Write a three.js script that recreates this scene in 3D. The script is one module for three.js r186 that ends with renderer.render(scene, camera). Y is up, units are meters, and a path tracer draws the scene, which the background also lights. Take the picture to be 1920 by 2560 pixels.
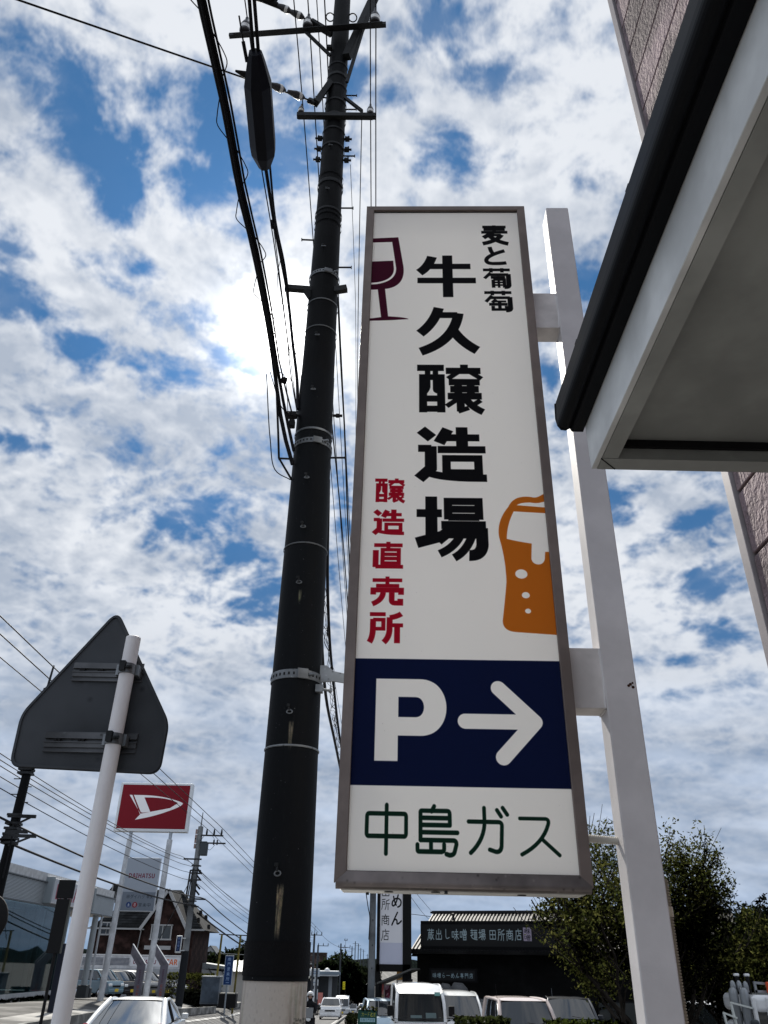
import * as THREE from 'three';
import { mergeGeometries, mergeVertices } from 'three/addons/utils/BufferGeometryUtils.js';
import { RoundedBoxGeometry } from 'three/addons/geometries/RoundedBoxGeometry.js';
import { MarchingCubes } from 'three/addons/objects/MarchingCubes.js';
import { createNoise2D, createNoise3D } from 'simplex-noise';

// ---------------------------------------------------------------- camera, sky, sun, exposure
const scene = new THREE.Scene();
const camera = new THREE.PerspectiveCamera(66.66, 0.75, 0.1, 9000);
camera.position.set(0, 1.6, 0);
camera.up.set(-0.02071, 0.86533, 0.50077);
camera.lookAt(0.00599, 1.6 + 0.50098, -0.86544);
const renderer = new THREE.WebGLRenderer();
renderer.toneMapping = THREE.LinearToneMapping;
renderer.toneMappingExposure = 1.35;
renderer.shadowMap.enabled = true;

function rng(seed) { let s = seed >>> 0; return () => { s = (s + 0x6d2b79f5) | 0; let t = Math.imul(s ^ (s >>> 15), 1 | s); t = (t + Math.imul(t ^ (t >>> 7), 61 | t)) ^ t; return ((t ^ (t >>> 14)) >>> 0) / 4294967296; }; }
const rnd = rng(20240917);
const R = (a, b) => a + (b - a) * rnd();
const clamp = (x, a = 0, b = 1) => Math.min(b, Math.max(a, x));
const lerp = (a, b, t) => a + (b - a) * t;
const smooth = (a, b, x) => { const t = clamp((x - a) / (b - a)); return t * t * (3 - 2 * t); };
const V = (x, y, z) => new THREE.Vector3(x, y, z);
const rad = (d) => d * Math.PI / 180;

const SUN = V(-0.1306, 0.6739, -0.7272).normalize();
const sun = new THREE.DirectionalLight(new THREE.Color(1, 0.95, 0.86), 4.8);
sun.position.copy(SUN).multiplyScalar(120);
sun.castShadow = true;
sun.shadow.radius = 2.5;
sun.shadow.mapSize.set(2048, 2048);
Object.assign(sun.shadow.camera, { left: -60, right: 60, top: 60, bottom: -60, near: 1, far: 400 });
scene.add(sun, sun.target);

// broken altocumulus with blue gaps: azimuth, elevation (degrees), half sizes, how open
const GAPS = '-36.4 53.5 2.1 1.8 1|-39.1 54.1 1.1 1.1 .8|-33.3 52 1.6 1.7 1|-30.8 50.3 1.9 1.4 1|-28.5 49.2 1.6 1.2 1|-27.5 51.1 .7 1.5 .5|-34.9 57.4 .8 1.3 .5|-19.4 50.5 1.7 1.3 .9|-17.5 51.4 .9 .7 .6|-14.6 54.6 3 2.2 1|-20.5 55.7 1.3 1.2 .8|-10.9 54.2 1.8 1.9 .9|-4 58.8 1 1.3 .8|.7 58 1.1 .9 .6|5.5 61.9 1.6 1.1 .8|8.7 60.8 1.3 .6 .5|12.6 58.5 1.9 .9 .75|6.9 54.7 1.7 1.1 .6|2.4 62.7 .9 .7 .5|-33.2 39.9 1.5 1 1|-34.9 42.4 .9 1.1 .7|-23.2 44.6 .6 .6 .6|-26.7 38.4 1.6 .9 .7|-28.3 39.8 .8 .6 .4|-17.3 42.7 .7 .8 .5|-21.1 38.1 2.1 .7 .65|-14.5 40 1.1 .6 .75|-10.8 39.5 1.2 .5 .9|-29.3 30.9 1.8 .5 .85|-21.1 32.6 .9 .6 .6|-15.3 28.8 2.2 1.4 .95|-16.9 29.7 1.3 .8 .6|-11.6 26.5 1.7 .7 .85|-9 23.2 1.8 1.2 .85|-12.8 24.7 .7 .5 .4|20.3 45 1 1.6 .8|22.1 47.4 .8 .4 .7|17.7 42.5 .8 1.8 .6|15.5 39.6 .6 1.4 .8|19.1 29.4 .9 .9 .9|25.1 27.5 1.3 .4 .9|22.3 26.6 1.6 .4 .6|20.7 26.1 1 .5 .6|25 23.4 1.6 .9 .95|24.9 19.8 1 .7 .85|22.3 18.5 1.4 .3 .7|26.1 16.6 .8 .4 .8|21.7 16.1 1.2 .3 .75|-3.3 30.2 .6 3.1 .6|19.2 46.7 .9 .9 .5|-6.6 50.5 1.3 1.2 .3|20.1 60.6 1.1 .7 .35|20.6 54.1 1.2 1.1 .35|-7.4 18.5 1.3 .5 .4|-25.4 42.9 .9 .3 .35'
  .split('|').map((s) => s.split(' ').map(Number));
const IN_VIEW = [-42, 32, 4, 66];
const SKY_LOOK = { base: 0.30, gain: 1.0 };
function buildSky(W = 4096) {
  const H = W / 2, data = new Float32Array(W * H * 4), n2 = createNoise2D(rng(11)), m2 = createNoise2D(rng(12)), s2 = createNoise2D(rng(13)), g2 = createNoise2D(rng(14));
  const fbm = (f, x, y, oct, gain = 0.5) => { let a = 1, s = 0, t = 0; for (let i = 0; i < oct; i++) { s += a * f(x, y); t += a; x = x * 2.03 + 7.1; y = y * 2.03 - 3.7; a *= gain; } return s / t; };
  const bil = (f, x, y, oct, gain) => { let a = 1, s = 0, t = 0; for (let i = 0; i < oct; i++) { s += a * Math.abs(f(x, y)); t += a; x = x * 2.07 + 3.3; y = y * 2.07 + 8.1; a *= gain; } return s / t; };
  for (let row = 0; row < H; row++) {
    const el = ((row + 0.5) / H - 0.5) * 180, y = Math.sin(rad(el)), c = Math.cos(rad(el));
    for (let col = 0; col < W; col++) {
      const ph = ((col + 0.5) / W - 0.5) * 2 * Math.PI, x = Math.cos(ph) * c, z = Math.sin(ph) * c, o = (row * W + col) * 4;
      data[o + 3] = 1;
      if (el < -0.5) { data[o] = 0.30; data[o + 1] = 0.33; data[o + 2] = 0.36; continue; }
      const yy = Math.max(y, 0);
      // clear air: deep blue overhead, paler and greyer towards the horizon
      const hz = Math.exp(-yy * 5.5);
      const air = [lerp(0.024, 0.115, hz), lerp(0.108, 0.23, hz), lerp(0.265, 0.395, hz)];
      // cloud sheet seen from below
      const k = 1 / (yy + 0.24), px = x * k * 2.1, pz = z * k * 2.1;
      const wx = fbm(m2, px * 1.6 + 5, pz * 1.6, 3) * 0.07, wz = fbm(m2, px * 1.6, pz * 1.6 + 9, 3) * 0.07, qx = px + wx, qz = pz + wz;
      const big = fbm(n2, qx * 1.1, qz * 1.1, 2), fine = fbm(n2, qx * 2.7 + 20, qz * 2.7, 7, 0.62);
      const puff = 0.36 - bil(g2, qx * 3.6 + 11, qz * 3.6, 6, 0.56), ripple = fbm(g2, px * 9.0, pz * 9.0, 5, 0.66);
      const az = Math.atan2(x, -z) * 180 / Math.PI; let open = 0;
      const inView = az > IN_VIEW[0] - 8 && az < IN_VIEW[1] + 8 && el > IN_VIEW[2] && el < IN_VIEW[3] + 8;
      const edge = inView ? smooth(IN_VIEW[0] - 8, IN_VIEW[0] + 2, az) * (1 - smooth(IN_VIEW[1] - 2, IN_VIEW[1] + 8, az)) * smooth(IN_VIEW[2], IN_VIEW[2] + 6, el) * (1 - smooth(IN_VIEW[3] - 2, IN_VIEW[3] + 8, el)) : 0;
      if (edge > 0) {
        for (const g of GAPS) {
          const da = (az - g[0]) * c / (g[2] * 1.3), de = (el - g[1]) / (g[3] * 1.3), q = da * da + de * de;
          if (q < 7) open = Math.max(open, g[4] * Math.exp(-q * 0.6));
        }
      }
      const wild = 0.72 + 0.30 * big + 0.9 * fine + 0.5 * puff + 0.2 * ripple, held = 0.74 + 0.14 * big + 0.72 * fine + 0.8 * puff + 0.30 * ripple - 1.08 * open;
      const low = smooth(26, 4, el);
      let dens = lerp(wild, held, edge);
      const strat = fbm(s2, px * 0.62 + 3, pz * 1.15, 6, 0.55);
      dens = lerp(dens, 0.62 + 0.55 * strat, low * 0.8);
      const alpha = lerp(0.04 + 0.08 * smooth(-0.2, 0.5, big + fine), 1, smooth(-0.16, 0.74, dens)) * lerp(1, smooth(-1, 6, el), 0.55);
      // thick parts turn blue grey underneath, thin rims stay bright
      const shade = clamp(0.44 + 0.75 * fbm(s2, px * 0.55 + 70, pz * 0.55, 2) + 1.0 * fbm(s2, px * 1.15 + 40, pz * 1.15, 6, 0.6) + 0.35 * (dens - 0.75) - 1.15 * puff - 0.35 * ripple);
      const cosS = clamp(x * SUN.x + y * SUN.y + z * SUN.z, -1, 1), th = Math.acos(cosS) * 180 / Math.PI;
      const sunny = 0.06 * Math.exp(-((th / 24) ** 2)) + 0.08 * Math.exp(-((th / 9) ** 2));
      const lowTint = [0.285, 0.35, 0.46].map((v) => v * (1 + 0.5 * strat + 0.12 * fine));
      const br = [lerp(0.585, 0.315, shade), lerp(0.61, 0.36, shade), lerp(0.65, 0.435, shade)].map((v, i) => lerp(v, lowTint[i], low * 0.8));
      const core = 6 * Math.exp(-((th / 2.3) ** 2)) + 0.7 * Math.exp(-((th / 4.4) ** 2));
      for (let i = 0; i < 3; i++) {
        const cloud = br[i] * (1 + sunny * [1.06, 1, 0.93][i] + 0.55 * smooth(0.35, -0.8, cosS)) + core * (0.55 + 0.45 * smooth(-0.3, 0.4, ripple + fine)) * [1, 0.99, 0.96][i];
        const clear = air[i] * (1 + 0.8 * Math.exp(-((th / 12) ** 2))) + [1, 1, 1][i] * (core * 0.35 + 0.05 * Math.exp(-((th / 8) ** 2)));
        data[o + i] = lerp(clear, cloud, alpha);
      }
    }
  }
  const t = new THREE.DataTexture(data, W, H, THREE.RGBAFormat, THREE.FloatType);
  t.mapping = THREE.EquirectangularReflectionMapping; t.magFilter = THREE.LinearFilter; t.minFilter = THREE.LinearFilter; t.needsUpdate = true;
  return t;
}
scene.background = buildSky();
scene.environment = scene.background;
scene.environmentIntensity = 1.0;
scene.backgroundIntensity = 1.0;

// ---------------------------------------------------------------- helpers
const used = new Map();
function numbered(name) { const n = used.get(name) ?? 0; used.set(name, n + 1); return n ? `${name}_${String(n).padStart(3, '0')}` : name; }
function flat(g) {
  g = g.index ? g.toNonIndexed() : g;
  for (const k of Object.keys(g.attributes)) if (!['position', 'normal', 'uv'].includes(k)) g.deleteAttribute(k);
  if (!g.attributes.normal) g.computeVertexNormals();
  if (!g.attributes.uv) g.setAttribute('uv', new THREE.BufferAttribute(new Float32Array(g.attributes.position.count * 2), 2));
  g.clearGroups();
  return g;
}
// uv in metres, by the way each face points
function metric(g) {
  const p = g.attributes.position, n = g.attributes.normal, u = g.attributes.uv;
  for (let t = 0; t < p.count; t += 3) {
    let ax = 0, ay = 0, az = 0;
    for (let i = t; i < t + 3; i++) { ax += n.getX(i); ay += n.getY(i); az += n.getZ(i); }
    ax = Math.abs(ax); ay = Math.abs(ay); az = Math.abs(az);
    for (let i = t; i < t + 3; i++) {
      const x = p.getX(i), y = p.getY(i), z = p.getZ(i);
      if (ay >= ax && ay >= az) u.setXY(i, x, z); else if (ax >= az) u.setXY(i, z, y); else u.setXY(i, x, y);
    }
  }
  return g;
}
function obj(name, geos, material, parent = scene, keepUv = false) {
  const list = (Array.isArray(geos) ? geos : [geos]).map(flat);
  let g = list.length > 1 ? mergeGeometries(list) : list[0];
  if (!keepUv) metric(g);
  const m = new THREE.Mesh(g, material);
  m.name = numbered(name); m.castShadow = m.receiveShadow = true;
  parent.add(m);
  return m;
}
const objs = (name, geos, material, parent, keep) => geos.map((g) => obj(name, g, material, parent, keep));
function tag(o, label, category, group) { o.userData.label = label; o.userData.category = category; if (group) o.userData.group = group; return o; }
function thing(name, label, category, pos = [0, 0, 0], turn = 0, group) {
  const o = new THREE.Group(); o.name = numbered(name); o.position.set(...pos); o.rotation.y = turn; scene.add(o);
  return tag(o, label, category, group);
}
function struct(name, geos, m, keepUv) { const o = obj(name, geos, m, scene, keepUv); o.userData.kind = 'structure'; return o; }
function stuff(o) { o.userData.kind = 'stuff'; return o; }
function dup(src, pos, turn = 0, label, scale = 1) {
  const c = src.clone(); c.name = numbered(src.name.replace(/_\d{3}$/, '')); c.position.set(...pos); c.rotation.y = turn; c.scale.multiplyScalar(scale);
  c.userData = { ...src.userData }; if (label) c.userData.label = label; scene.add(c); return c;
}
function box(w, h, d, x = 0, y = 0, z = 0, ry = 0, rx = 0, rz = 0) {
  const g = new THREE.BoxGeometry(w, h, d); if (rx) g.rotateX(rx); if (rz) g.rotateZ(rz); if (ry) g.rotateY(ry); return g.translate(x, y, z);
}
function rbox(w, h, d, r, x = 0, y = 0, z = 0, ry = 0, rx = 0, rz = 0) {
  const g = new RoundedBoxGeometry(w, h, d, 2, Math.min(r, w / 2.01, h / 2.01, d / 2.01)); if (rx) g.rotateX(rx); if (rz) g.rotateZ(rz); if (ry) g.rotateY(ry); return g.translate(x, y, z);
}
const UP = V(0, 1, 0);
function cyl(a, b, r0, r1 = r0, seg = 14, open = false) {
  const d = b.clone().sub(a), g = new THREE.CylinderGeometry(r1, r0, d.length(), seg, 1, open);
  g.applyQuaternion(new THREE.Quaternion().setFromUnitVectors(UP, d.normalize())); return g.translate((a.x + b.x) / 2, (a.y + b.y) / 2, (a.z + b.z) / 2);
}
function beam(a, b, w, h) { // square bar from a to b
  const d = b.clone().sub(a), len = d.length(), g = new THREE.BoxGeometry(w, h, len);
  const m = new THREE.Matrix4().lookAt(a, b, Math.abs(d.y) / len > 0.99 ? V(1, 0, 0) : UP); g.applyMatrix4(m); return g.translate((a.x + b.x) / 2, (a.y + b.y) / 2, (a.z + b.z) / 2);
}
function tube(pts, r, seg = pts.length * 6, radial = 6) { return new THREE.TubeGeometry(new THREE.CatmullRomCurve3(pts), seg, r, radial, false); }
function sag(a, b, drop, n = 14) { const o = []; for (let i = 0; i <= n; i++) { const t = i / n; o.push(a.clone().lerp(b, t).add(V(0, -drop * 4 * t * (1 - t), 0))); } return o; }
function lathe(pts, seg = 20) { return new THREE.LatheGeometry(pts.map((p) => new THREE.Vector2(p[0], p[1])), seg); }
function prism(pts, depth, bevel = 0, inset = false) { // outline in x,y; thickness along +z
  const s = new THREE.Shape(pts.map((p) => new THREE.Vector2(p[0], p[1])));
  return new THREE.ExtrudeGeometry(s, { depth, bevelEnabled: bevel > 0, bevelSize: bevel, bevelThickness: bevel, bevelSegments: 3, bevelOffset: inset ? -bevel : 0, curveSegments: 10 });
}
function ring(y, r, h, x = 0, z = 0, seg = 28) { return lathe([[r - 0.004, -h / 2], [r, -h / 2 + 0.003], [r, h / 2 - 0.003], [r - 0.004, h / 2]], seg).translate(x, y, z); }

// tileable noise textures
function tileNoise(seed) {
  const r = rng(seed), P = new Float32Array(256 * 256).map(() => r());
  return (x, y, per) => {
    const xi = Math.floor(x), yi = Math.floor(y), fx = x - xi, fy = y - yi, s = fx * fx * (3 - 2 * fx), t = fy * fy * (3 - 2 * fy);
    const at = (a, b) => P[(((a % per) + per) % per) + (((b % per) + per) % per) * 256];
    return lerp(lerp(at(xi, yi), at(xi + 1, yi), s), lerp(at(xi, yi + 1), at(xi + 1, yi + 1), s), t);
  };
}
function fbmTile(seed) { const n = tileNoise(seed); return (u, v, base, oct, gain = 0.5, sx = 1) => { let a = 1, s = 0, t = 0, p = base; for (let i = 0; i < oct && p <= 256; i++) { s += a * n(u * p * sx, v * p, p); t += a; a *= gain; p *= 2; } return s / t; }; }
function dataTex(size, fn, srgb = true, rep = 1) {
  const d = new Uint8Array(size * size * 4);
  for (let y = 0; y < size; y++) for (let x = 0; x < size; x++) { const c = fn(x / size, y / size, x, y), o = (y * size + x) * 4; for (let i = 0; i < 3; i++) d[o + i] = clamp(Array.isArray(c) ? c[i] : c, 0, 1) * 255; d[o + 3] = 255; }
  const t = new THREE.DataTexture(d, size, size); t.wrapS = t.wrapT = THREE.RepeatWrapping; t.magFilter = THREE.LinearFilter; t.minFilter = THREE.LinearMipmapLinearFilter; t.generateMipmaps = true; if (srgb) t.colorSpace = THREE.SRGBColorSpace; t.repeat.set(1 / rep, 1 / rep); t.needsUpdate = true; return t;
}
function canvasTex(w, h, draw) {
  const c = document.createElement('canvas'); c.width = w; c.height = h; const g = c.getContext('2d'); draw(g, w, h);
  const t = new THREE.CanvasTexture(c); t.colorSpace = THREE.SRGBColorSpace; t.anisotropy = 8; return t;
}
const N1 = fbmTile(3), N2 = fbmTile(5), N3 = fbmTile(9);
const grainMap = (lo, hi, seed, rep, base = 4, spots = 0) => { const f = fbmTile(seed); const r = rng(seed + 1); return dataTex(256, (u, v) => { const n = f(u, v, base, 6, 0.6); let k = lerp(lo, hi, smooth(0.25, 0.75, n)); if (spots && r() < spots) k *= 0.5 + r(); return k; }, true, rep); };
const bumpMap = (seed, rep, base = 16, oct = 4) => { const f = fbmTile(seed); return dataTex(256, (u, v) => f(u, v, base, oct, 0.6), false, rep); };
const GRAIN = { faint: grainMap(0.93, 1, 20, 1.7), soft: grainMap(0.82, 1, 21, 1.7), rough: grainMap(0.6, 1, 22, 2.3, 5, 0.02), patchy: grainMap(0.5, 1, 23, 5.1, 3, 0.01), speck: grainMap(0.88, 1, 24, 0.6, 8, 0.05) };
const BUMP = { fine: bumpMap(31, 0.25, 32, 3), mid: bumpMap(32, 1.1, 16, 4), coarse: bumpMap(33, 3.7, 8, 5) };
function mat(rgb, rough = 0.7, o = {}) { const { grain, bump, bs, ...rest } = o; const m = new THREE.MeshPhysicalMaterial({ color: new THREE.Color().setRGB(...rgb), roughness: rough, specularIntensity: rough >= 0.5 && rgb[0] < 0.1 ? 0.22 : 0.6, side: THREE.DoubleSide, ...rest }); if (grain) m.map = GRAIN[grain]; if (bump) { m.bumpMap = BUMP[bump]; m.bumpScale = bs ?? 0.002; } return m; }

const MT = {
  poleBlack: mat([0.006, 0.0065, 0.0075], 0.6, { specularIntensity: 0.15, grain: 'speck', bump: 'fine', bs: 0.0015 }),
  concrete: mat([0.36, 0.345, 0.32], 0.9, { grain: 'patchy', bump: 'mid', bs: 0.003 }),
  steel: mat([0.32, 0.34, 0.36], 0.5, { metalness: 0.6, grain: 'rough' }),
  steelDark: mat([0.035, 0.038, 0.042], 0.6, { metalness: 0.1, specularIntensity: 0.4, grain: 'rough' }),
  cableBlack: mat([0.008, 0.008, 0.010], 0.6, { specularIntensity: 0.2 }),
  porcelain: mat([0.7, 0.7, 0.68], 0.25, { clearcoat: 0.6 }),
  postPaint: mat([0.72, 0.695, 0.70], 0.55, { grain: 'faint', bump: 'fine', bs: 0.0006 }),
  whitePost: mat([0.86, 0.84, 0.85], 0.55, { grain: 'faint', bump: 'fine', bs: 0.0006 }),
  whitePaint: mat([0.78, 0.78, 0.78], 0.5, { grain: 'soft' }),
  rust: mat([0.16, 0.06, 0.03], 0.95, { grain: 'rough' }),
  trim: mat([0.225, 0.18, 0.16], 0.42, { metalness: 0.3, grain: 'soft', bump: 'fine', bs: 0.0004 }),
  glassDark: mat([0.012, 0.016, 0.02], 0.04, { clearcoat: 1, clearcoatRoughness: 0.02, specularIntensity: 1 }),
  tyre: mat([0.02, 0.02, 0.02], 0.9),
  black: mat([0.008, 0.008, 0.009], 0.7, { specularIntensity: 0.4 }),
  asphalt: mat([0.075, 0.076, 0.078], 0.88, { grain: 'rough', bump: 'mid', bs: 0.004 }),
};
// ---------------------------------------------------------------- lettering: strokes on a 100 x 100 square; h = level stroke, v = upright or slanting stroke, o = outline filled
const GLYPH = {
  ushi: 'v:M53 0V100|h:M20 27H92|h:M2 61H100|v:M27 3Q20 30 5 42',
  hisashi: 'v:M36 2Q28 36 5 58|h:M30 18H66|v:M68 14Q60 74 6 96|v:M56 46Q70 76 96 93',
  jo: 'h:M0 7H41|t:M9 96V26H36V96|t:M9 69H36|t:M9 89H36|s:M16 8V46Q15 52 11 57|s:M28 8V50Q28 56 35 55|t:M72 0V12|h:M44 13H97|s:M62 16L47 29|s:M82 16L98 29|h:M48 36H95|h:M50 50H93|h:M46 64H97|t:M62 32V66|t:M81 32V66|t:M65 66V94|s:M63 68L44 84|s:M61 94L77 87|t:M71 66Q81 86 98 95|s:M95 72L84 81',
  zo: 'v:M7 5L23 21|h:M3 40H22|v:M21 36V76L4 95|h:M15 82Q30 94 99 93|v:M46 4L33 30|v:M66 0V38|h:M42 20H91|h:M31 42H99|t:M43 88V58H88V88|h:M43 84H88',
  ba: 'v:M22 0V70|h:M1 28H37|v:M1 76L40 64|t:M46 38V8H90V38|t:M46 21H90|t:M46 34H90|h:M36 47H99|v:M54 50L30 72|v:M46 60H93V78Q91 96 74 95|t:M64 60Q56 82 33 93|t:M80 60Q72 88 53 99',
  mugi: 't:M50 0V36|h:M6 9H94|h:M10 22H90|h:M1 37H99|v:M44 38L8 66|t:M34 52H74|v:M76 50Q58 84 4 97|v:M32 58Q58 88 99 98',
  to: 'v:M30 0Q33 28 46 44|v:M92 22Q14 48 12 74Q12 94 50 92Q78 92 96 88',
  bu: 'h:M1 9H99|t:M30 0V22|t:M70 0V22|t:M28 24L5 52|h:M22 33H92|v:M92 30V86Q90 97 76 95|h:M28 47H80|t:M36 58H76V98|t:M36 58V98|s:M36 72H76|s:M36 85H76|s:M56 40V98',
  do: 'h:M1 9H99|t:M30 0V22|t:M70 0V22|t:M28 24L5 54|h:M22 34H92|v:M92 31V86Q90 97 76 95|t:M42 42L28 58|s:M38 52H78|h:M16 66H82|t:M54 52V90|t:M30 74V91H78V74',
  choku: 'h:M4 13H96|t:M50 0V26|t:M32 30H84V80H32Z|t:M32 47H84|t:M32 63H84|v:M10 32V95|h:M10 93H98',
  uri: 'h:M5 13H95|t:M50 0V32|h:M16 33H86|v:M8 64V48H92V64|v:M38 56Q36 84 6 97|v:M64 56V82Q64 94 76 93H90V78',
  tokoro: 'h:M2 6H48|t:M12 24H42V54H12|v:M12 22V60Q11 84 3 98|v:M94 4Q78 15 60 17|v:M60 16V60Q58 84 44 98|h:M60 42H99|v:M82 42V100',
  naka: 'r:M10 20H90Q96 20 96 26V58Q96 64 90 64H10Q4 64 4 58V26Q4 20 10 20Z|r:M50 3V97',
  shima: 'r:M44 3L38 13|r:M12 69V15Q12 12 15 12H74Q80 12 80 18V40H12|r:M12 26H79|r:M12 54H97|r:M12 69H87Q95 69 94 77L90 90Q88 97 78 97L71 95|r:M5 78V87Q5 91 9 91H60Q66 90 66 85V77|r:M36 72V90',
  ga: 'r:M4 33H74Q84 33 83 42L80 82Q78 95 66 94L52 90|r:M42 4V30Q42 68 7 97|r:M73 8L82 21|r:M87 3L97 17',
  su: 'r:M4 12H68Q79 13 74 26Q58 70 4 97|r:M56 60L97 97',
  me: 'b:M22 18Q30 60 46 82|b:M64 6Q46 78 22 88Q4 88 10 62Q26 28 64 32Q98 40 90 72Q84 92 62 96',
  n: 'b:M58 4Q34 44 8 96Q30 46 46 56Q58 62 54 82Q58 100 94 66',
  ta: 'c:M10 14H90V88H10Z|c:M50 14V88|c:M10 50H90',
  sho: 'c:M50 2V16|c:M8 18H92|c:M36 22L40 32|c:M64 22L58 32|c:M10 98V36H90V92L78 94|c:M38 42Q36 54 22 58|c:M60 42V52Q62 58 78 54|c:M34 64H68V84H34Z',
  ten: 'c:M52 0V12|c:M18 16H96|c:M22 16Q22 70 4 98|c:M58 24V54|c:M58 38H86|c:M36 58H84V90H36Z',
  tokoro_b: 'c:M8 8L44 4|c:M14 26H40V50H14|c:M14 24Q14 76 2 96|c:M92 6Q76 18 58 20|c:M60 18Q60 74 44 98|c:M60 44H98|c:M80 44V100',
  kura: 'c:M4 12H96|c:M32 2V22|c:M66 2V22|c:M18 32Q18 80 4 98|c:M18 32H92|c:M62 22Q70 76 96 94|c:M88 52Q72 86 50 98|c:M30 46H58V84H30Z|c:M44 46V84',
  de: 'c:M50 2V92|c:M20 16V44H80V16|c:M10 56V92H90V56',
  shi: 'c:M34 4V66Q36 98 84 76',
  mi: 'c:M6 26H34V72H6Z|c:M48 26H92|c:M40 48H98|c:M70 4V98|c:M68 50Q58 78 38 90|c:M72 50Q82 76 98 86',
  so: 'c:M4 26H30V72H4Z|c:M52 4L58 16|c:M82 4L76 16|c:M42 20H94V50H42Z|c:M68 20V50|c:M42 35H94|c:M48 60H88V96H48Z|c:M48 78H88',
  men: 'c:M8 14H44|c:M26 2V60|c:M8 34H44|c:M6 58Q30 52 44 50|c:M14 62Q20 90 98 94|c:M52 12H98|c:M58 28H94V80H58Z|c:M70 28V80|c:M82 28V80',
  ra: 'c:M40 4L60 12|c:M30 28Q24 60 26 66Q60 44 78 62Q84 90 36 94',
  bar: 'c:M6 50H94',
  sen: 'c:M14 14H86|c:M24 26H76V54H24Z|c:M24 40H76|c:M50 2V64|c:M6 66H94|c:M66 56V92L52 94|c:M30 76L38 86',
  mon: 'c:M10 98V8H42V46H10|c:M90 98V8H58V46H90|c:M10 28H42|c:M58 28H90',
  da: 'c:M36 4Q30 34 6 52|c:M34 22H82Q80 70 20 98|c:M40 44L64 62|c:M78 2L84 14|c:M92 0L98 12',
  i: 'c:M84 4Q50 44 8 56|c:M52 38V98',
  ha: 'c:M34 14Q28 60 6 90|c:M60 14Q84 50 96 90',
  tsu: 'c:M14 18L22 44|c:M44 10L50 38|c:M86 12Q84 70 34 96',
  tsuchi: 'c:M50 6V90|c:M20 40H80|c:M4 90H96',
  hi: 'c:M20 6H80V94H20Z|c:M20 50H80',
  ei: 'c:M22 4L28 16|c:M48 2V16|c:M80 4L70 16|c:M8 34V22H92V34|c:M28 36H72V56H28Z|c:M20 68H80V96H20Z',
  gyo: 'c:M36 2V26|c:M62 2V26|c:M6 26H94|c:M12 44H88|c:M6 62H94|c:M50 28V98|c:M46 62Q30 84 6 94|c:M54 62Q70 84 96 94',
  ka_k: 'c:M6 28H82Q82 84 60 94|c:M40 4Q42 70 6 96',
  do_k: 'c:M36 2V98|c:M36 38Q60 48 80 62|c:M66 4L74 18|c:M84 0L92 14',
};
function glyph(g, name, x, y, w, h, weight = 1) {
  g.save(); g.translate(x, y); g.scale(w / 100, h / 100); g.lineJoin = 'miter';
  const W = { h: 13, v: 17, t: 12, s: 8.5, r: 9, b: 14, c: 8 };
  for (const s of GLYPH[name].split('|')) {
    const k = s[0];
    g.lineWidth = W[k] * weight; g.lineCap = k === 'r' || k === 'b' || k === 'c' ? 'round' : 'butt'; g.lineJoin = k === 'r' || k === 'b' || k === 'c' ? 'round' : 'miter';
    g.stroke(new Path2D(s.slice(2)));
  }
  g.restore();
}
// ---------------------------------------------------------------- lie of the land: the street falls away from the camera, then climbs
function along(tab, d) { for (let i = 1; i < tab.length; i++) if (d <= tab[i][0]) { const [a, b] = [tab[i - 1], tab[i]]; return lerp(a[1], b[1], clamp((d - a[0]) / (b[0] - a[0]))); } return tab[tab.length - 1][1]; }
const ROAD = [[-60, 0], [0, 0], [8, -0.18], [20, -0.62], [26, -0.8], [50, -1.7], [80, -2.72], [100, -3.5], [140, -5.4], [175, -7.05], [215, -7.7], [260, -7.3], [330, -6.5], [440, -5.6], [560, -4.9], [760, -4.6], [6000, -4.6]];
const LEFT = [[-60, 0], [30, -0.1], [40, -0.5], [54, -0.95], [66, -1.05], [90, -2.2], [110, -3.6], [140, -5.2], [175, -7], [215, -7.6], [260, -7.3], [330, -6.5], [440, -5.6], [560, -4.9], [760, -4.6], [6000, -4.6]];
const LOT = [[-60, 0.1], [36, 0], [40, -0.05], [46, -0.2], [56, -0.5], [65, -0.85], [90, -1.4], [150, -1.5], [190, -4], [260, -6], [6000, -5]];
function ground(x, z) {
  const d = -z, r = along(ROAD, d), l = along(LEFT, d), o = along(LOT, d), a = lerp(r, l, smooth(-6.4, -9.2, x)), far = smooth(60, 200, d);
  let y = lerp(a, o, smooth(-9.6, -12.6, x));
  return y;
}
const GY = (x, z) => ground(x, z);

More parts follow.
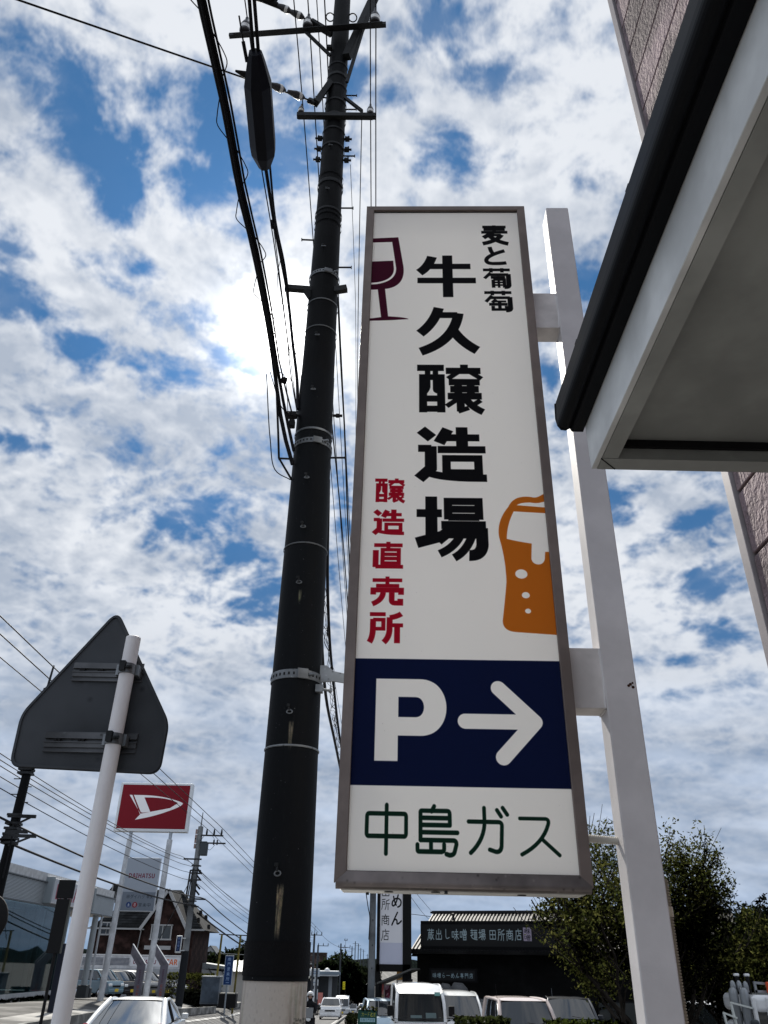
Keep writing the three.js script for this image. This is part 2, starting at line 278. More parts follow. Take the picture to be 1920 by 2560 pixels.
// ---------------------------------------------------------------- the shop's tall light-box sign on its steel post
const sheet0 = (w, h) => new THREE.PlaneGeometry(w, h);
function signFace() {
  const S = 420, W = 486, H = 2040, X = (u) => (u - 0.058) * S, Y = (v) => (6.817 - v) * S;
  return canvasTex(W, H, (g) => {
    g.fillStyle = '#f5f3ef'; g.fillRect(0, 0, W, H);
    const put = (n, u0, u1, v1, v0, wt = 1) => glyph(g, n, X(u0), Y(v1), X(u1) - X(u0), Y(v0) - Y(v1), wt);
    g.strokeStyle = '#08080c';
    put('ushi', 0.405, 0.852, 6.325, 5.885); put('hisashi', 0.41, 0.855, 5.785, 5.335); put('jo', 0.412, 0.865, 5.235, 4.8); put('zo', 0.405, 0.862, 4.695, 4.265); put('ba', 0.405, 0.84, 4.155, 3.72);
    put('mugi', 0.912, 1.12, 6.665, 6.45, 1.12); put('to', 0.918, 1.098, 6.42, 6.222, 1.05); put('bu', 0.908, 1.114, 6.188, 5.978, 1.05); put('do', 0.908, 1.112, 5.95, 5.742, 1.05);
    g.strokeStyle = '#9c0722';
    put('jo', 0.145, 0.336, 4.287, 4.103); put('zo', 0.138, 0.334, 4.057, 3.876); put('choku', 0.144, 0.332, 3.829, 3.648, 1.1); put('uri', 0.139, 0.334, 3.595, 3.412); put('tokoro', 0.135, 0.334, 3.365, 3.178);
    // wine glass, cut by the left edge
    const P = (pts) => { g.beginPath(); pts.forEach((p, i) => (p.length === 2 ? (i ? g.lineTo(X(p[0]), Y(p[1])) : g.moveTo(X(p[0]), Y(p[1]))) : g.quadraticCurveTo(X(p[0]), Y(p[1]), X(p[2]), Y(p[3])))); g.closePath(); };
    g.fillStyle = '#3d0822';
    P([[0, 6.512], [0.264, 6.529], [0.308, 6.2], [0.325, 5.99, 0.172, 5.968], [0.2, 5.69], [0.33, 5.683, 0.35, 5.664], [0.2, 5.648, 0, 5.646], [0, 5.664], [0.1, 5.672, 0.149, 5.683], [0.118, 5.962], [0.05, 5.957, 0, 5.963]]); g.fill();
    g.fillStyle = '#f5f3ef';
    P([[0, 6.467], [0.217, 6.476], [0.252, 6.19], [0.258, 6.05, 0.11, 6.018], [0.05, 6.01, 0, 6.01]]); g.fill();
    g.fillStyle = '#3d0822';
    P([[0, 6.256], [0.228, 6.268], [0.235, 6.18], [0.235, 6.055, 0.09, 6.034], [0.04, 6.03, 0, 6.033]]); g.fill();
    // beer glass, cut by the right edge
    g.fillStyle = '#b8641a';
    P([[1.3, 4.21], [1.198, 4.176], [1.16, 4.145, 1.13, 4.157], [1.02, 4.175, 0.98, 4.083], [0.9, 3.98, 0.913, 3.866], [0.945, 3.72, 0.94, 3.567], [0.925, 3.45, 0.905, 3.325], [0.9, 3.262, 0.973, 3.255], [1.3, 3.235]]); g.fill();
    g.fillStyle = '#f5f3ef';
    P([[1.3, 4.15], [1.198, 4.122], [1.16, 4.108, 1.12, 4.117], [1.06, 4.118, 1.033, 4.097], [1.3, 4.075]]); g.fill();
    P([[1.012, 4.052], [1.3, 4.035], [1.3, 3.772], [1.184, 3.771], [1.178, 3.725], [1.17, 3.687, 1.135, 3.686], [1.1, 3.69, 1.098, 3.725], [1.107, 3.827], [1.02, 3.84, 0.958, 3.858], [0.965, 3.96, 1.012, 4.052]]); g.fill();
    for (const [u, v, r] of [[1.031, 3.622, 0.036], [1.048, 3.485, 0.0235], [1.054, 3.385, 0.0175]]) { g.beginPath(); g.ellipse(X(u), Y(v), r * S, r * S * 0.86, 0, 0, 7); g.fill(); }
    // parking band
    g.fillStyle = '#051136'; g.fillRect(0, Y(3.085), W, Y(2.4) - Y(3.085));
    g.fillStyle = '#f5f3ef';
    g.beginPath(); g.moveTo(X(0.187), Y(2.97)); g.lineTo(X(0.43), Y(2.97)); g.bezierCurveTo(X(0.62), Y(2.97), X(0.62), Y(2.658), X(0.43), Y(2.658)); g.lineTo(X(0.31), Y(2.658)); g.lineTo(X(0.31), Y(2.525)); g.lineTo(X(0.187), Y(2.525)); g.closePath();
    g.moveTo(X(0.311), Y(2.868)); g.lineTo(X(0.311), Y(2.758)); g.lineTo(X(0.405), Y(2.758)); g.bezierCurveTo(X(0.465), Y(2.758), X(0.465), Y(2.868), X(0.405), Y(2.868)); g.closePath(); g.fill('evenodd');
    g.strokeStyle = '#f5f3ef'; g.lineCap = 'round'; g.lineJoin = 'round'; g.lineWidth = 0.082 * S;
    g.beginPath(); g.moveTo(X(0.672), Y(2.741)); g.lineTo(X(1.04), Y(2.741)); g.moveTo(X(0.858), Y(2.925)); g.lineTo(X(1.046), Y(2.741)); g.lineTo(X(0.868), Y(2.553)); g.stroke();
    g.strokeStyle = '#07261b';
    put('naka', 0.15, 0.366, 2.312, 2.068); put('shima', 0.404, 0.622, 2.31, 2.066); put('ga', 0.665, 0.876, 2.308, 2.08); put('su', 0.925, 1.124, 2.276, 2.078);
    // grime along the joints of the panel, small flecks
    const r = rng(77); for (let i = 0; i < 260; i++) { g.fillStyle = `rgba(60,50,45,${0.03 + 0.1 * r()})`; const x = r() * W, y = r() * H; g.fillRect(x, y, 0.6 + r() * 1.2, 0.6 + r() * 2.5); }
  });
}
{
  const t = thing('light_box_sign', 'tall white light box shop sign with blue parking arrow band on square white post', 'sign', [-0.2, 0, -4.2]);
  t.rotation.order = 'YXZ'; t.rotation.set(0, rad(-2), -0.0068);
  const W = 1.265, b = 1.91, top = 6.875, F = 0.058, dep = 0.26;
  const fm = MT.trim;
  // cabinet shell: two sides, top, underside
  obj('cabinet', [box(0.02, top - b - 0.06, dep - 0.05, 0.012, (top + b) / 2 + 0.03, -dep / 2 - 0.03), box(0.02, top - b - 0.06, dep - 0.05, W - 0.012, (top + b) / 2 + 0.03, -dep / 2 - 0.03), box(W, 0.02, dep - 0.05, W / 2, top - 0.012, -dep / 2 - 0.03)], mat([0.55, 0.54, 0.54], 0.5, { grain: 'soft' }), t);
  obj('rear_panel', sheet0(W - 0.03, top - b - 0.02).translate(W / 2, (top + b) / 2, -dep + 0.01), new THREE.MeshPhysicalMaterial({ color: new THREE.Color().setRGB(0.86, 0.85, 0.83), roughness: 0.95, side: THREE.DoubleSide, transmission: 0.5, thickness: 0 }), t);
  const under = obj('underside', box(W - 0.07, 0.012, dep - 0.07, W / 2, b + 0.004, -dep / 2 - 0.01), mat([0.72, 0.71, 0.68], 0.35, { metalness: 0.5, grain: 'soft' }), t);
  for (const [x, z] of [[0.27, -0.09], [0.5, -0.05], [0.93, -0.12]]) obj('drain_hole', lathe([[0, 0], [0.02, 0], [0.024, -0.004], [0, -0.004]], 14).translate(x, b - 0.002, z), MT.steelDark, under);
  obj('bolt', [lathe([[0, -0.012], [0.009, -0.012], [0.009, 0], [0, 0]], 6).translate(0.55, b, -0.03), lathe([[0, -0.012], [0.009, -0.012], [0.009, 0], [0, 0]], 6).translate(0.16, b, -0.2)], MT.steelDark, under);
  // front rails with mitred ends
  const railV = (x0, x1) => prism([[x0, b + 0.03], [x1, b + (x0 < 0.5 ? 0.075 : 0.03)], [x1, top - (x0 < 0.5 ? F : 0)], [x0, top - (x0 < 0.5 ? 0 : F)]], 0.045, 0.004);
  obj('frame_rail', prism([[0.004, b + 0.032], [F, b + 0.078], [F, top - F + 0.01], [0.004, top - 0.004]], 0.042, 0.004).translate(0, 0, -0.045), fm, t);
  obj('frame_rail', prism([[W - F, b + 0.078], [W - 0.004, b + 0.032], [W - 0.004, top - 0.004], [W - F, top - F + 0.01]], 0.042, 0.004).translate(0, 0, -0.045), fm, t);
  obj('frame_rail', prism([[0.008, top - 0.004], [F + 0.004, top - F + 0.014], [W - F - 0.004, top - F + 0.014], [W - 0.008, top - 0.004]], 0.042, 0.004).translate(0, 0, -0.045), fm, t);
  // lower rail: rounded nose that rolls under the box
  { const s = []; for (let i = 0; i <= 8; i++) { const a = i / 8 * Math.PI / 2; s.push([0.028 - 0.028 * Math.cos(a), b + 0.034 - 0.034 * Math.sin(a)]); }
    const out = [[0.004, b + 0.082], [0, b + 0.078], ...s, [0.034, b + 0.002], [0.034, b + 0.08]];
    const e = prism(out, W - 0.02, 0).rotateY(Math.PI / 2); // profile x -> -z ; sweep along x
    obj('frame_rail', e.translate(0.01, 0, 0), mat([0.26, 0.225, 0.215], 0.38, { metalness: 0.4, grain: 'rough' }), t); }
  const face = new THREE.PlaneGeometry(W - 2 * F + 0.01, 4.86);
  const faceM = obj('face_panel', face.translate(W / 2, 1.957 + 2.43, -0.016), new THREE.MeshPhysicalMaterial({ map: signFace(), roughness: 0.95, specularIntensity: 0.3, side: THREE.DoubleSide, transmission: 0.25, thickness: 0 }), t, true);
  faceM.userData.label = 'white printed panel with black, red and green characters and a blue parking band';
  objs('gasket', [box(0.006, 4.85, 0.012, F + 0.001, 4.387, -0.012), box(0.006, 4.85, 0.012, W - F - 0.001, 4.387, -0.012), box(W - 2 * F, 0.006, 0.012, W / 2, 6.815, -0.012), box(W - 2 * F, 0.006, 0.012, W / 2, 1.985, -0.012)], MT.black, t);
  // post and its two arms
  const post = obj('post', [rbox(0.18, 6.95, 0.17, 0.008, 1.545, 3.475, -0.165), box(0.172, 0.004, 0.162, 1.545, 6.952, -0.165)], MT.postPaint, t);
  objs('rust_spot', [0, 1, 2, 3].map((i) => lathe([[0, 0.001], [0.004 + 0.002 * (i % 3), 0.001], [0.006 + 0.003 * (i % 2), 0], [0, 0]], 7).rotateX(Math.PI / 2).translate(1.612 - 0.012 * (i % 3), 2.985 - 0.008 * i, -0.079)), MT.rust, post);
  for (const y of [5.825, 3.015]) {
    const a = obj('post_arm', rbox(0.195, 0.35, 0.155, 0.006, 1.362, y, -0.165), mat([0.86, 0.82, 0.80], 0.55, { grain: 'soft', bump: 'fine', bs: 0.0006 }), t);
    objs('weld_bead', [tube([V(1.45, y + 0.17, -0.09), V(1.455, y + 0.05, -0.086), V(1.449, y - 0.17, -0.09)], 0.006), tube([V(1.45, y - 0.178, -0.24), V(1.452, y - 0.178, -0.09)], 0.005)], MT.whitePost, a);
  }
  // corrugated conduit from box to post and down behind the post
  const tan = mat([0.50, 0.44, 0.33], 0.75, { grain: 'soft' });
  const ribs = (a, b2, r, pitch) => { const o = [], d = b2.clone().sub(a), n = Math.round(d.length() / pitch); for (let i = 0; i < n; i++) o.push(cyl(a.clone().addScaledVector(d, i / n), a.clone().addScaledVector(d, (i + 0.55) / n), r, r, 12), cyl(a.clone().addScaledVector(d, (i + 0.55) / n), a.clone().addScaledVector(d, (i + 1) / n), r * 0.82, r * 0.82, 12)); return o; };
  obj('conduit', ribs(V(1.255, 2.19, -0.2), V(1.47, 2.175, -0.2), 0.02, 0.011), mat([0.56, 0.54, 0.49], 0.7), t);
  obj('conduit', [...ribs(V(1.662, 0.1, -0.2), V(1.662, 2.0, -0.2), 0.024, 0.013)], tan, t);
  obj('conduit_coupling', cyl(V(1.662, 1.83, -0.2), V(1.662, 1.875, -0.2), 0.027), mat([0.62, 0.56, 0.44], 0.6), t);
}

// ---------------------------------------------------------------- utility pole with its fittings
const PX0 = -0.548, PZ = -5.3;
const poleR = (y) => along([[0, 0.2], [1.5, 0.186], [2.9, 0.17], [5.3, 0.146], [8.3, 0.121], [12.2, 0.096], [14, 0.09]], y);
const poleX = (y) => PX0 - 0.0035 * Math.max(0, y - 2) - 0.0032 * Math.max(0, y - 7);
function sleeveTex() {
  return canvasTex(512, 2048, (g, W, H) => {
    g.fillStyle = '#101215'; g.fillRect(0, 0, W, H);
    const r = rng(41);
    for (let i = 0; i < 2600; i++) { const k = 8 + r() * 34; g.fillStyle = `rgba(${k},${k + 3},${k + 5},${0.35 * r()})`; g.fillRect(r() * W, r() * H, 1 + r() * 3, 1 + r() * 22); }
    for (let i = 0; i < 420; i++) { const k = 120 + r() * 110; g.fillStyle = `rgba(${k},${k},${k},${0.2 + 0.5 * r()})`; g.beginPath(); g.arc(r() * W, r() * H, 0.4 + r() * 0.8, 0, 7); g.fill(); }
    // pale rust-free lime runs below three of the hooks
    const run = (u, v0, v1, w, a) => { for (let i = 0; i < 900; i++) { const t = r(), x = u + (r() - 0.5) * w * (1 - 0.4 * t), y = lerp(v0, v1, t); g.fillStyle = `rgba(${150 + 40 * r()},${138 + 30 * r()},${110 + 25 * r()},${a * r() * (1 - 0.75 * Math.abs(t - 0.25))})`; g.fillRect((x * W + W) % W, (1 - y) * H, 0.8 + r() * 2, 2 + r() * 22); } };
    const at = (y) => (y - 1.5) / 4.5;
    run(0.005, at(2.0), at(1.74), 0.034, 0.16); run(0.0, at(2.97), at(2.82), 0.028, 0.06); run(-0.004, at(3.92), at(3.84), 0.022, 0.02);
  });
}
const pole = thing('utility_pole', 'tall black sleeved utility pole beside the shop sign with concrete foot, crossarms and step bolts', 'utility pole', [0, 0, 0]);
{
  const t = pole, seg = (a, b, extra, m, name, keep) => {
    const pts = []; for (let i = 0; i <= 10; i++) { const y = lerp(a, b, i / 10); pts.push([poleR(y) + extra, y]); }
    const g = lathe(pts, 40), p = g.attributes.position; for (let i = 0; i < p.count; i++) p.setX(i, p.getX(i) + poleX(p.getY(i))); g.translate(0, 0, PZ); g.computeVertexNormals(); return obj(name, g, m, t, keep);
  };
  const footT = canvasTex(512, 512, (g, W, H) => { g.fillStyle = '#b3aca5'; g.fillRect(0, 0, W, H); const r = rng(43); for (let i = 0; i < 5000; i++) { const k = 115 + r() * 95; g.fillStyle = `rgba(${k},${k - 3},${k - 9},0.22)`; g.fillRect(r() * W, r() * H, 1 + r() * 4, 1 + r() * 4); } for (let i = 0; i < 1400; i++) { const c = [0.12, 0.2, 0.31, 0.36, 0.55, 0.78][Math.floor(r() * 6)], x = (c + (r() + r() - 1) * 0.06) * W; g.fillStyle = `rgba(${70 + 40 * r()},${64 + 36 * r()},${58 + 30 * r()},${0.03 + 0.05 * r()})`; g.fillRect(x, r() * 180, 2 + r() * 8, 8 + r() * 60); } g.fillStyle = 'rgba(170,110,100,0.18)'; for (let i = 0; i < 60; i++) g.fillRect(150 + r() * 40, 20 + r() * 90, 2 + r() * 6, 6 + r() * 20); g.fillStyle = 'rgba(60,58,54,0.5)'; for (let i = 0; i < 40; i++) g.fillRect(60 + r() * 70, 60 + r() * 8, 3 + r() * 8, 1 + r() * 2); });
  seg(-0.3, 1.54, 0, new THREE.MeshPhysicalMaterial({ map: footT, roughness: 0.92, side: THREE.DoubleSide, bumpMap: BUMP.mid, bumpScale: 0.003 }), 'concrete_foot', true);
  const st = sleeveTex();
  seg(1.5, 6.0, 0.006, new THREE.MeshPhysicalMaterial({ map: st, roughness: 0.6, specularIntensity: 0.15, side: THREE.DoubleSide, bumpMap: BUMP.fine, bumpScale: 0.0008 }), 'shaft', true);
  seg(6.0, 13.8, 0.003, MT.poleBlack, 'shaft');
  seg(1.525, 1.70, 0.011, mat([0.006, 0.006, 0.007], 0.6, { bump: 'fine', specularIntensity: 0.12 }), 'sleeve_band');
  for (const y of [8.0, 7.9, 8.62]) seg(y, y + 0.03, 0.012, MT.poleBlack, 'joint_band');
  const lc = [[2.81, 0.014], [4.3, 0.012], [5.36, 0.02], [6.49, 0.012], [6.82, 0.012], [8.08, 0.03], [8.51, 0.05], [9.11, 0.03], [9.38, 0.025], [9.64, 0.03], [9.9, 0.03], [10.18, 0.025], [10.39, 0.045], [10.6, 0.025]];
  for (const [y, h] of lc) obj('band', ring(y, poleR(y) + 0.013, h, poleX(y), PZ), y < 7 ? MT.steel : MT.steelDark, t);
  // strap clamps with punched slots
  for (const [y, h] of [[3.29, 0.062], [5.24, 0.05], [7.18, 0.04]]) {
    const b = obj('strap_clamp', ring(y, poleR(y) + 0.014, h, poleX(y), PZ), MT.steel, t), r = poleR(y) + 0.0142;
    const slots = []; for (let i = 0; i < 15; i++) { const a = rad(-78 + i * 11); if (i > 7 && i < 9) continue; slots.push(box(0.012, h * 0.3, 0.003, 0, 0, 0, a).translate(poleX(y) + Math.sin(a) * r, y, PZ + Math.cos(a) * r)); }
    objs('slot', slots, MT.black, b);
    obj('buckle', [rbox(0.075, h * 1.15, 0.012, 0.004, 0, 0, 0, rad(18)).translate(poleX(y) + Math.sin(rad(18)) * (r + 0.004), y, PZ + Math.cos(rad(18)) * (r + 0.004)), cyl(V(poleX(y) + 0.1, y, PZ + r * 0.86), V(poleX(y) + 0.135, y, PZ + r * 0.93), 0.011)], MT.steel, b);
  }
  // eye hooks down the face
  for (const y of [2.05, 3.02, 3.96, 4.42, 4.86, 5.74, 6.35, 7.48, 8.32, 9.02]) {
    const z = PZ + poleR(y) + 0.004, x = poleX(y) - 0.012;
    const h = obj('eye_hook', [cyl(V(x - 0.012, y + 0.045, z - 0.01), V(x - 0.004, y + 0.014, z + 0.024), 0.007), rbox(0.022, 0.022, 0.012, 0.004, x - 0.014, y + 0.05, z + 0.002)], MT.steelDark, t);
    obj('ring', new THREE.TorusGeometry(0.018, 0.0045, 7, 18).rotateX(rad(-35)).translate(x, y, z + 0.03), MT.steel, h);
  }
  // step bolts
  for (const [y, s] of [[5.15, -1], [5.17, 1], [7.37, 1], [7.74, -1], [8.22, 1], [9.05, 1], [9.87, 1], [10.08, -1], [10.13, 1]]) {
    const r = poleR(y), x = poleX(y);
    obj('step_bolt', [cyl(V(x + s * r * 0.9, y, PZ), V(x + s * (r + 0.12), y + 0.004, PZ), 0.0085), cyl(V(x + s * (r + 0.118), y + 0.004, PZ), V(x + s * (r + 0.126), y + 0.004, PZ), 0.016)], MT.steelDark, t);
  }
  // bracket arm that reaches behind the light box
  obj('stay_bracket', [prism([[0, 0.06], [0.05, 0.06], [0.1, 0.02], [0.34, -0.03], [0.34, -0.085], [0.1, -0.05], [0, -0.06]], 0.012, 0.001).translate(-0.395, 3.33, PZ + 0.04), box(0.05, 0.05, 0.05, -0.385, 3.21, PZ + 0.09), cyl(V(-0.39, 3.21, PZ + 0.1), V(-0.3, 3.195, PZ + 0.1), 0.009), cyl(V(-0.315, 3.2, PZ + 0.1), V(-0.3, 3.196, PZ + 0.1), 0.018, 0.018, 6)], MT.steel, t);
  // cable arm at seven metres
  objs('cable_arm', [beam(V(-0.92, 7.0, -5.22), V(poleX(7) - 0.1, 7.0, -5.24), 0.05, 0.05), beam(V(-0.72, 6.985, -5.22), V(poleX(6.9) - 0.1, 6.9, -5.24), 0.03, 0.07), beam(V(poleX(7) + 0.1, 7.0, -5.24), V(poleX(7) + 0.22, 7.03, -5.24), 0.05, 0.06)], MT.steelDark, t);
  // through bolts in pairs
  for (const y of [8.98, 9.16, 9.34]) for (const s of [-1, 1]) objs('through_bolt', [rbox(0.05, 0.035, 0.05, 0.006, poleX(y) + s * (poleR(y) + 0.035), y, PZ), cyl(V(poleX(y) + s * poleR(y), y, PZ), V(poleX(y) + s * (poleR(y) + 0.085), y, PZ), 0.012), cyl(V(poleX(y) + s * (poleR(y) + 0.05), y + 0.02, PZ), V(poleX(y) + s * (poleR(y) + 0.05), y + 0.05, PZ), 0.008)], MT.steelDark, t);
  // clamp blocks where the bundles land
  obj('cable_clamp', [rbox(0.09, 0.05, 0.06, 0.01, -0.745, 5.52, -5.2), rbox(0.05, 0.07, 0.05, 0.01, -0.735, 5.43, -5.2), cyl(V(-0.8, 5.53, -5.2), V(-0.66, 5.53, -5.22), 0.012)], MT.black, t);
  obj('cable_clamp', [cyl(V(-0.41, 5.6, PZ), V(-0.33, 5.6, PZ), 0.012), rbox(0.03, 0.03, 0.03, 0.006, -0.37, 5.6, PZ)], MT.black, t);
  // lower crossarm with two small pin insulators
  const pin = (x, y, z, s, arm) => {
    const i = obj('insulator', lathe([[0, 0], [0.052, 0], [0.06, 0.02], [0.056, 0.1], [0.062, 0.12], [0.052, 0.16], [0.04, 0.2], [0.022, 0.24], [0.018, 0.3], [0, 0.3]].map(([a, b]) => [a * s, b * s]), 18).translate(x, y, z), mat([0.05, 0.05, 0.055], 0.35), arm);
    obj('insulator_sleeve', lathe([[0.0615, 0.035], [0.064, 0.04], [0.064, 0.095], [0.0615, 0.1]].map(([a, b]) => [a * s, b * s]), 18).translate(x, y, z), MT.porcelain, i);
  };
  const arm2 = obj('crossarm', [beam(V(-0.985, 9.555, -5.18), V(-0.13, 9.575, -5.18), 0.05, 0.055), beam(V(-0.97, 9.515, -5.17), V(-0.16, 9.535, -5.17), 0.055, 0.014)], MT.steelDark, t);
  pin(-0.945, 9.59, -5.18, 0.55, arm2); pin(-0.19, 9.6, -5.18, 0.62, arm2);
  obj('brace', [beam(V(-0.48, 9.93, -5.2), V(-0.28, 9.66, -5.18), 0.03, 0.03), cyl(V(-0.28, 9.58, -5.18), V(-0.28, 9.68, -5.18), 0.012)], MT.steelDark, t);
  // upper crossarm: perforated channel, three pin insulators
  const arm1 = obj('crossarm', [beam(V(-1.9, 11.1, -5.2), V(-0.04, 11.16, -5.06), 0.045, 0.05), beam(V(-1.84, 11.065, -5.17), V(-0.08, 11.125, -5.03), 0.05, 0.012)], MT.steelDark, t);
  { const hs = []; for (const k of [0.42, 0.44, 0.46, 0.6, 0.62, 0.64]) hs.push(box(0.012, 0.02, 0.052, lerp(-1.9, -0.04, k), lerp(11.1, 11.16, k), lerp(-5.2, -5.06, k), rad(-4))); objs('arm_hole', hs, mat([0.5, 0.55, 0.6], 0.8), arm1); }
  pin(-1.72, 11.14, -5.18, 1.05, arm1); pin(-0.97, 11.16, -5.12, 0.95, arm1); pin(-0.175, 11.19, -5.07, 1.05, arm1);
  obj('brace', beam(V(-1.0, 11.1, -5.12), V(-0.68, 10.74, -5.2), 0.03, 0.03), MT.steelDark, t);
  obj('brace', beam(V(-0.49, 10.72, -5.2), V(-0.16, 11.98, -5.1), 0.085, 0.085), MT.steelDark, t);
  obj('brace', beam(V(-0.47, 10.22, -5.2), V(-0.3, 11.25, -5.12), 0.03, 0.03), MT.steelDark, t);
  objs('strain_bracket', [beam(V(-0.68, 11.1, -5.15), V(-0.93, 11.26, -5.1), 0.07, 0.05), box(0.06, 0.05, 0.05, -0.7, 10.9, -5.2)], MT.steelDark, t);
  objs('strain_bracket', [beam(V(-0.66, 10.2, -5.2), V(-0.79, 9.72, -5.14), 0.075, 0.06), rbox(0.11, 0.07, 0.05, 0.02, -0.83, 9.75, -5.14, 0, 0, rad(-28))], MT.steelDark, t);
  objs('cap_ring', [new THREE.TorusGeometry(0.05, 0.008, 7, 22).rotateX(Math.PI / 2).translate(poleX(11.75) - 0.14, 11.75, PZ), new THREE.TorusGeometry(0.05, 0.008, 7, 22).rotateX(Math.PI / 2).translate(poleX(11.75) + 0.14, 11.75, PZ)], MT.steelDark, t);
}
// strain insulators: two white-collared lumps in line with their wire
function strainWire(name, label, a, mid, b, group) {
  const t = thing(name, label, 'wire', [0, 0, 0]);
  const d = mid.clone().sub(a).normalize(), q = new THREE.Quaternion().setFromUnitVectors(UP, d), len = mid.distanceTo(a);
  const lump = (k, s, m, prof) => lathe(prof.map(([r, y]) => [r * s * 0.72, y * s * 1.12]), 16).applyQuaternion(q).translate(a.x + d.x * len * k, a.y + d.y * len * k, a.z + d.z * len * k);
  const body = [[0, 0], [0.02, 0], [0.05, 0.03], [0.062, 0.05], [0.06, 0.11], [0.045, 0.15], [0.03, 0.2], [0, 0.2]];
  const col = [[0.0625, 0.045], [0.066, 0.05], [0.066, 0.078], [0.0625, 0.08]];
  for (const [k, s] of [[0.16, 0.92], [0.45, 0.92]]) { const i = obj('strain_insulator', lump(k, s, 0, body), mat([0.04, 0.04, 0.045], 0.4), t); obj('insulator_collar', lump(k, s, 0, col), MT.porcelain, i); }
  obj('clamp_sleeve', lump(0.74, 0.92, 0, [[0, 0], [0.05, 0.02], [0.058, 0.14], [0.05, 0.24], [0.016, 0.34], [0, 0.34]]), MT.black, t);
  obj('wire_run', [tube(sag(a.clone(), b, 0.02, 10), 0.0095, 60)], MT.cableBlack, t);
  return t;
}
strainWire('service_wire', 'black service wire strung through strain insulators from pole to upper sky corner', V(-0.8, 9.74, -5.14), V(-1.45, 9.5, -4.72), V(-9, 7.2, -0.6));
{
  const t = strainWire('strain_line', 'upper wire end with fat black dead-end sleeve above the long crossarm', V(-0.93, 11.27, -5.1), V(-1.45, 11.44, -4.97), V(-9, 13.2, -3.2));
  obj('dead_end_cover', [rbox(0.34, 0.15, 0.14, 0.05, -1.5, 11.52, -4.95, 0, 0, rad(-24)), rbox(0.2, 0.12, 0.12, 0.05, -1.38, 11.56, -4.95, 0, 0, rad(10))], MT.black, t);
}
// ---------------------------------------------------------------- cables along the near pole
function cable(name, label, pts, r, o = {}) { const t = obj(name, tube(pts, r, o.seg ?? pts.length * 8, o.rad ?? 6), o.m ?? MT.cableBlack); return tag(t, label, o.cat ?? 'cable', o.group); }
{
  const A = [V(-1.5, 7.0, 14), V(-1.22, 6.45, 4), V(-1.08, 6.25, -1.2), V(-1.04, 6.19, -2.33), V(-0.99, 6.1, -2.85), V(-0.955, 5.99, -3.45), V(-0.91, 5.9, -3.75), V(-0.865, 5.78, -4.36), V(-0.85, 5.7, -4.8)];
  const t = thing('cable_bundle', 'thick lashed bundle of black cables crossing the sun glow down to the pole', 'cable');
  const off = (p, x, y, z = 0) => p.map((q) => q.clone().add(V(x, y, z)));
  obj('cable_strand', tube([...off(A, -0.013, 0), V(-0.80, 5.35, -5.12), V(-0.70, 5.03, -5.2)], 0.0165, 90, 7), MT.cableBlack, t);
  obj('cable_strand', tube([...off(A, 0.011, 0.008), V(-0.79, 5.5, -5.08), V(-0.70, 5.16, -5.2)], 0.013, 90, 7), MT.cableBlack, t);
  obj('cable_strand', tube([...off(A, 0.0, -0.02), V(-0.83, 5.3, -5.12), V(-0.79, 5.0, -5.2), V(-0.70, 4.9, -5.22)], 0.009, 90, 6), MT.cableBlack, t);
  obj('messenger_wire', tube([...off(A, 0.033, 0.014), V(-0.74, 5.53, -5.2)], 0.007, 80, 6), MT.cableBlack, t);
  // loops of lashing wire
  const cv = new THREE.CatmullRomCurve3(A); 
  const loops = [[-1.9, 1, 0.2], [-2.25, -1, 0.26], [-2.6, 1, 0.24], [-2.95, -1, 0.26], [-3.25, 1, 0.22], [-3.55, -1, 0.22], [-3.8, 1, 0.2], [-4.1, -1, 0.24], [-4.4, 1, 0.2]];
  const atZ = (z) => { let best = A[3]; for (let i = 0; i <= 400; i++) { const p = cv.getPoint(i / 400); if (Math.abs(p.z - z) < Math.abs(best.z - z)) best = p; } return best.clone(); };
  for (const [z, s, l] of loops) { const p = atZ(z + l / 2), q = atZ(z - l / 2), m = atZ(z); obj('lashing_loop', tube([p.add(V(s * 0.02, 0, 0)), m.clone().add(V(s * 0.06, -0.004, 0.02)), m.clone().add(V(s * 0.07, -0.006, -0.04)), q.add(V(s * 0.018, 0, 0))], 0.0035, 16, 5), MT.cableBlack, t); }
  objs('drop_loop', [tube([V(-0.9, 5.55, -4.72), V(-0.87, 5.15, -5.02), V(-0.82, 4.92, -5.12), V(-0.70, 4.86, -5.16)], 0.0045, 30, 5), tube([V(-0.88, 5.6, -4.75), V(-0.8, 5.42, -4.95), V(-0.74, 5.5, -5.16)], 0.004, 24, 5), tube([V(-0.86, 5.66, -4.8), V(-0.79, 5.66, -4.85), V(-0.77, 5.62, -4.9), V(-0.76, 5.45, -5.1)], 0.003, 24, 5)], MT.cableBlack, t);
  obj('lashing_clip', rbox(0.05, 0.03, 0.06, 0.008, -0.79, 5.64, -4.9, rad(20)), MT.cableBlack, t);
}
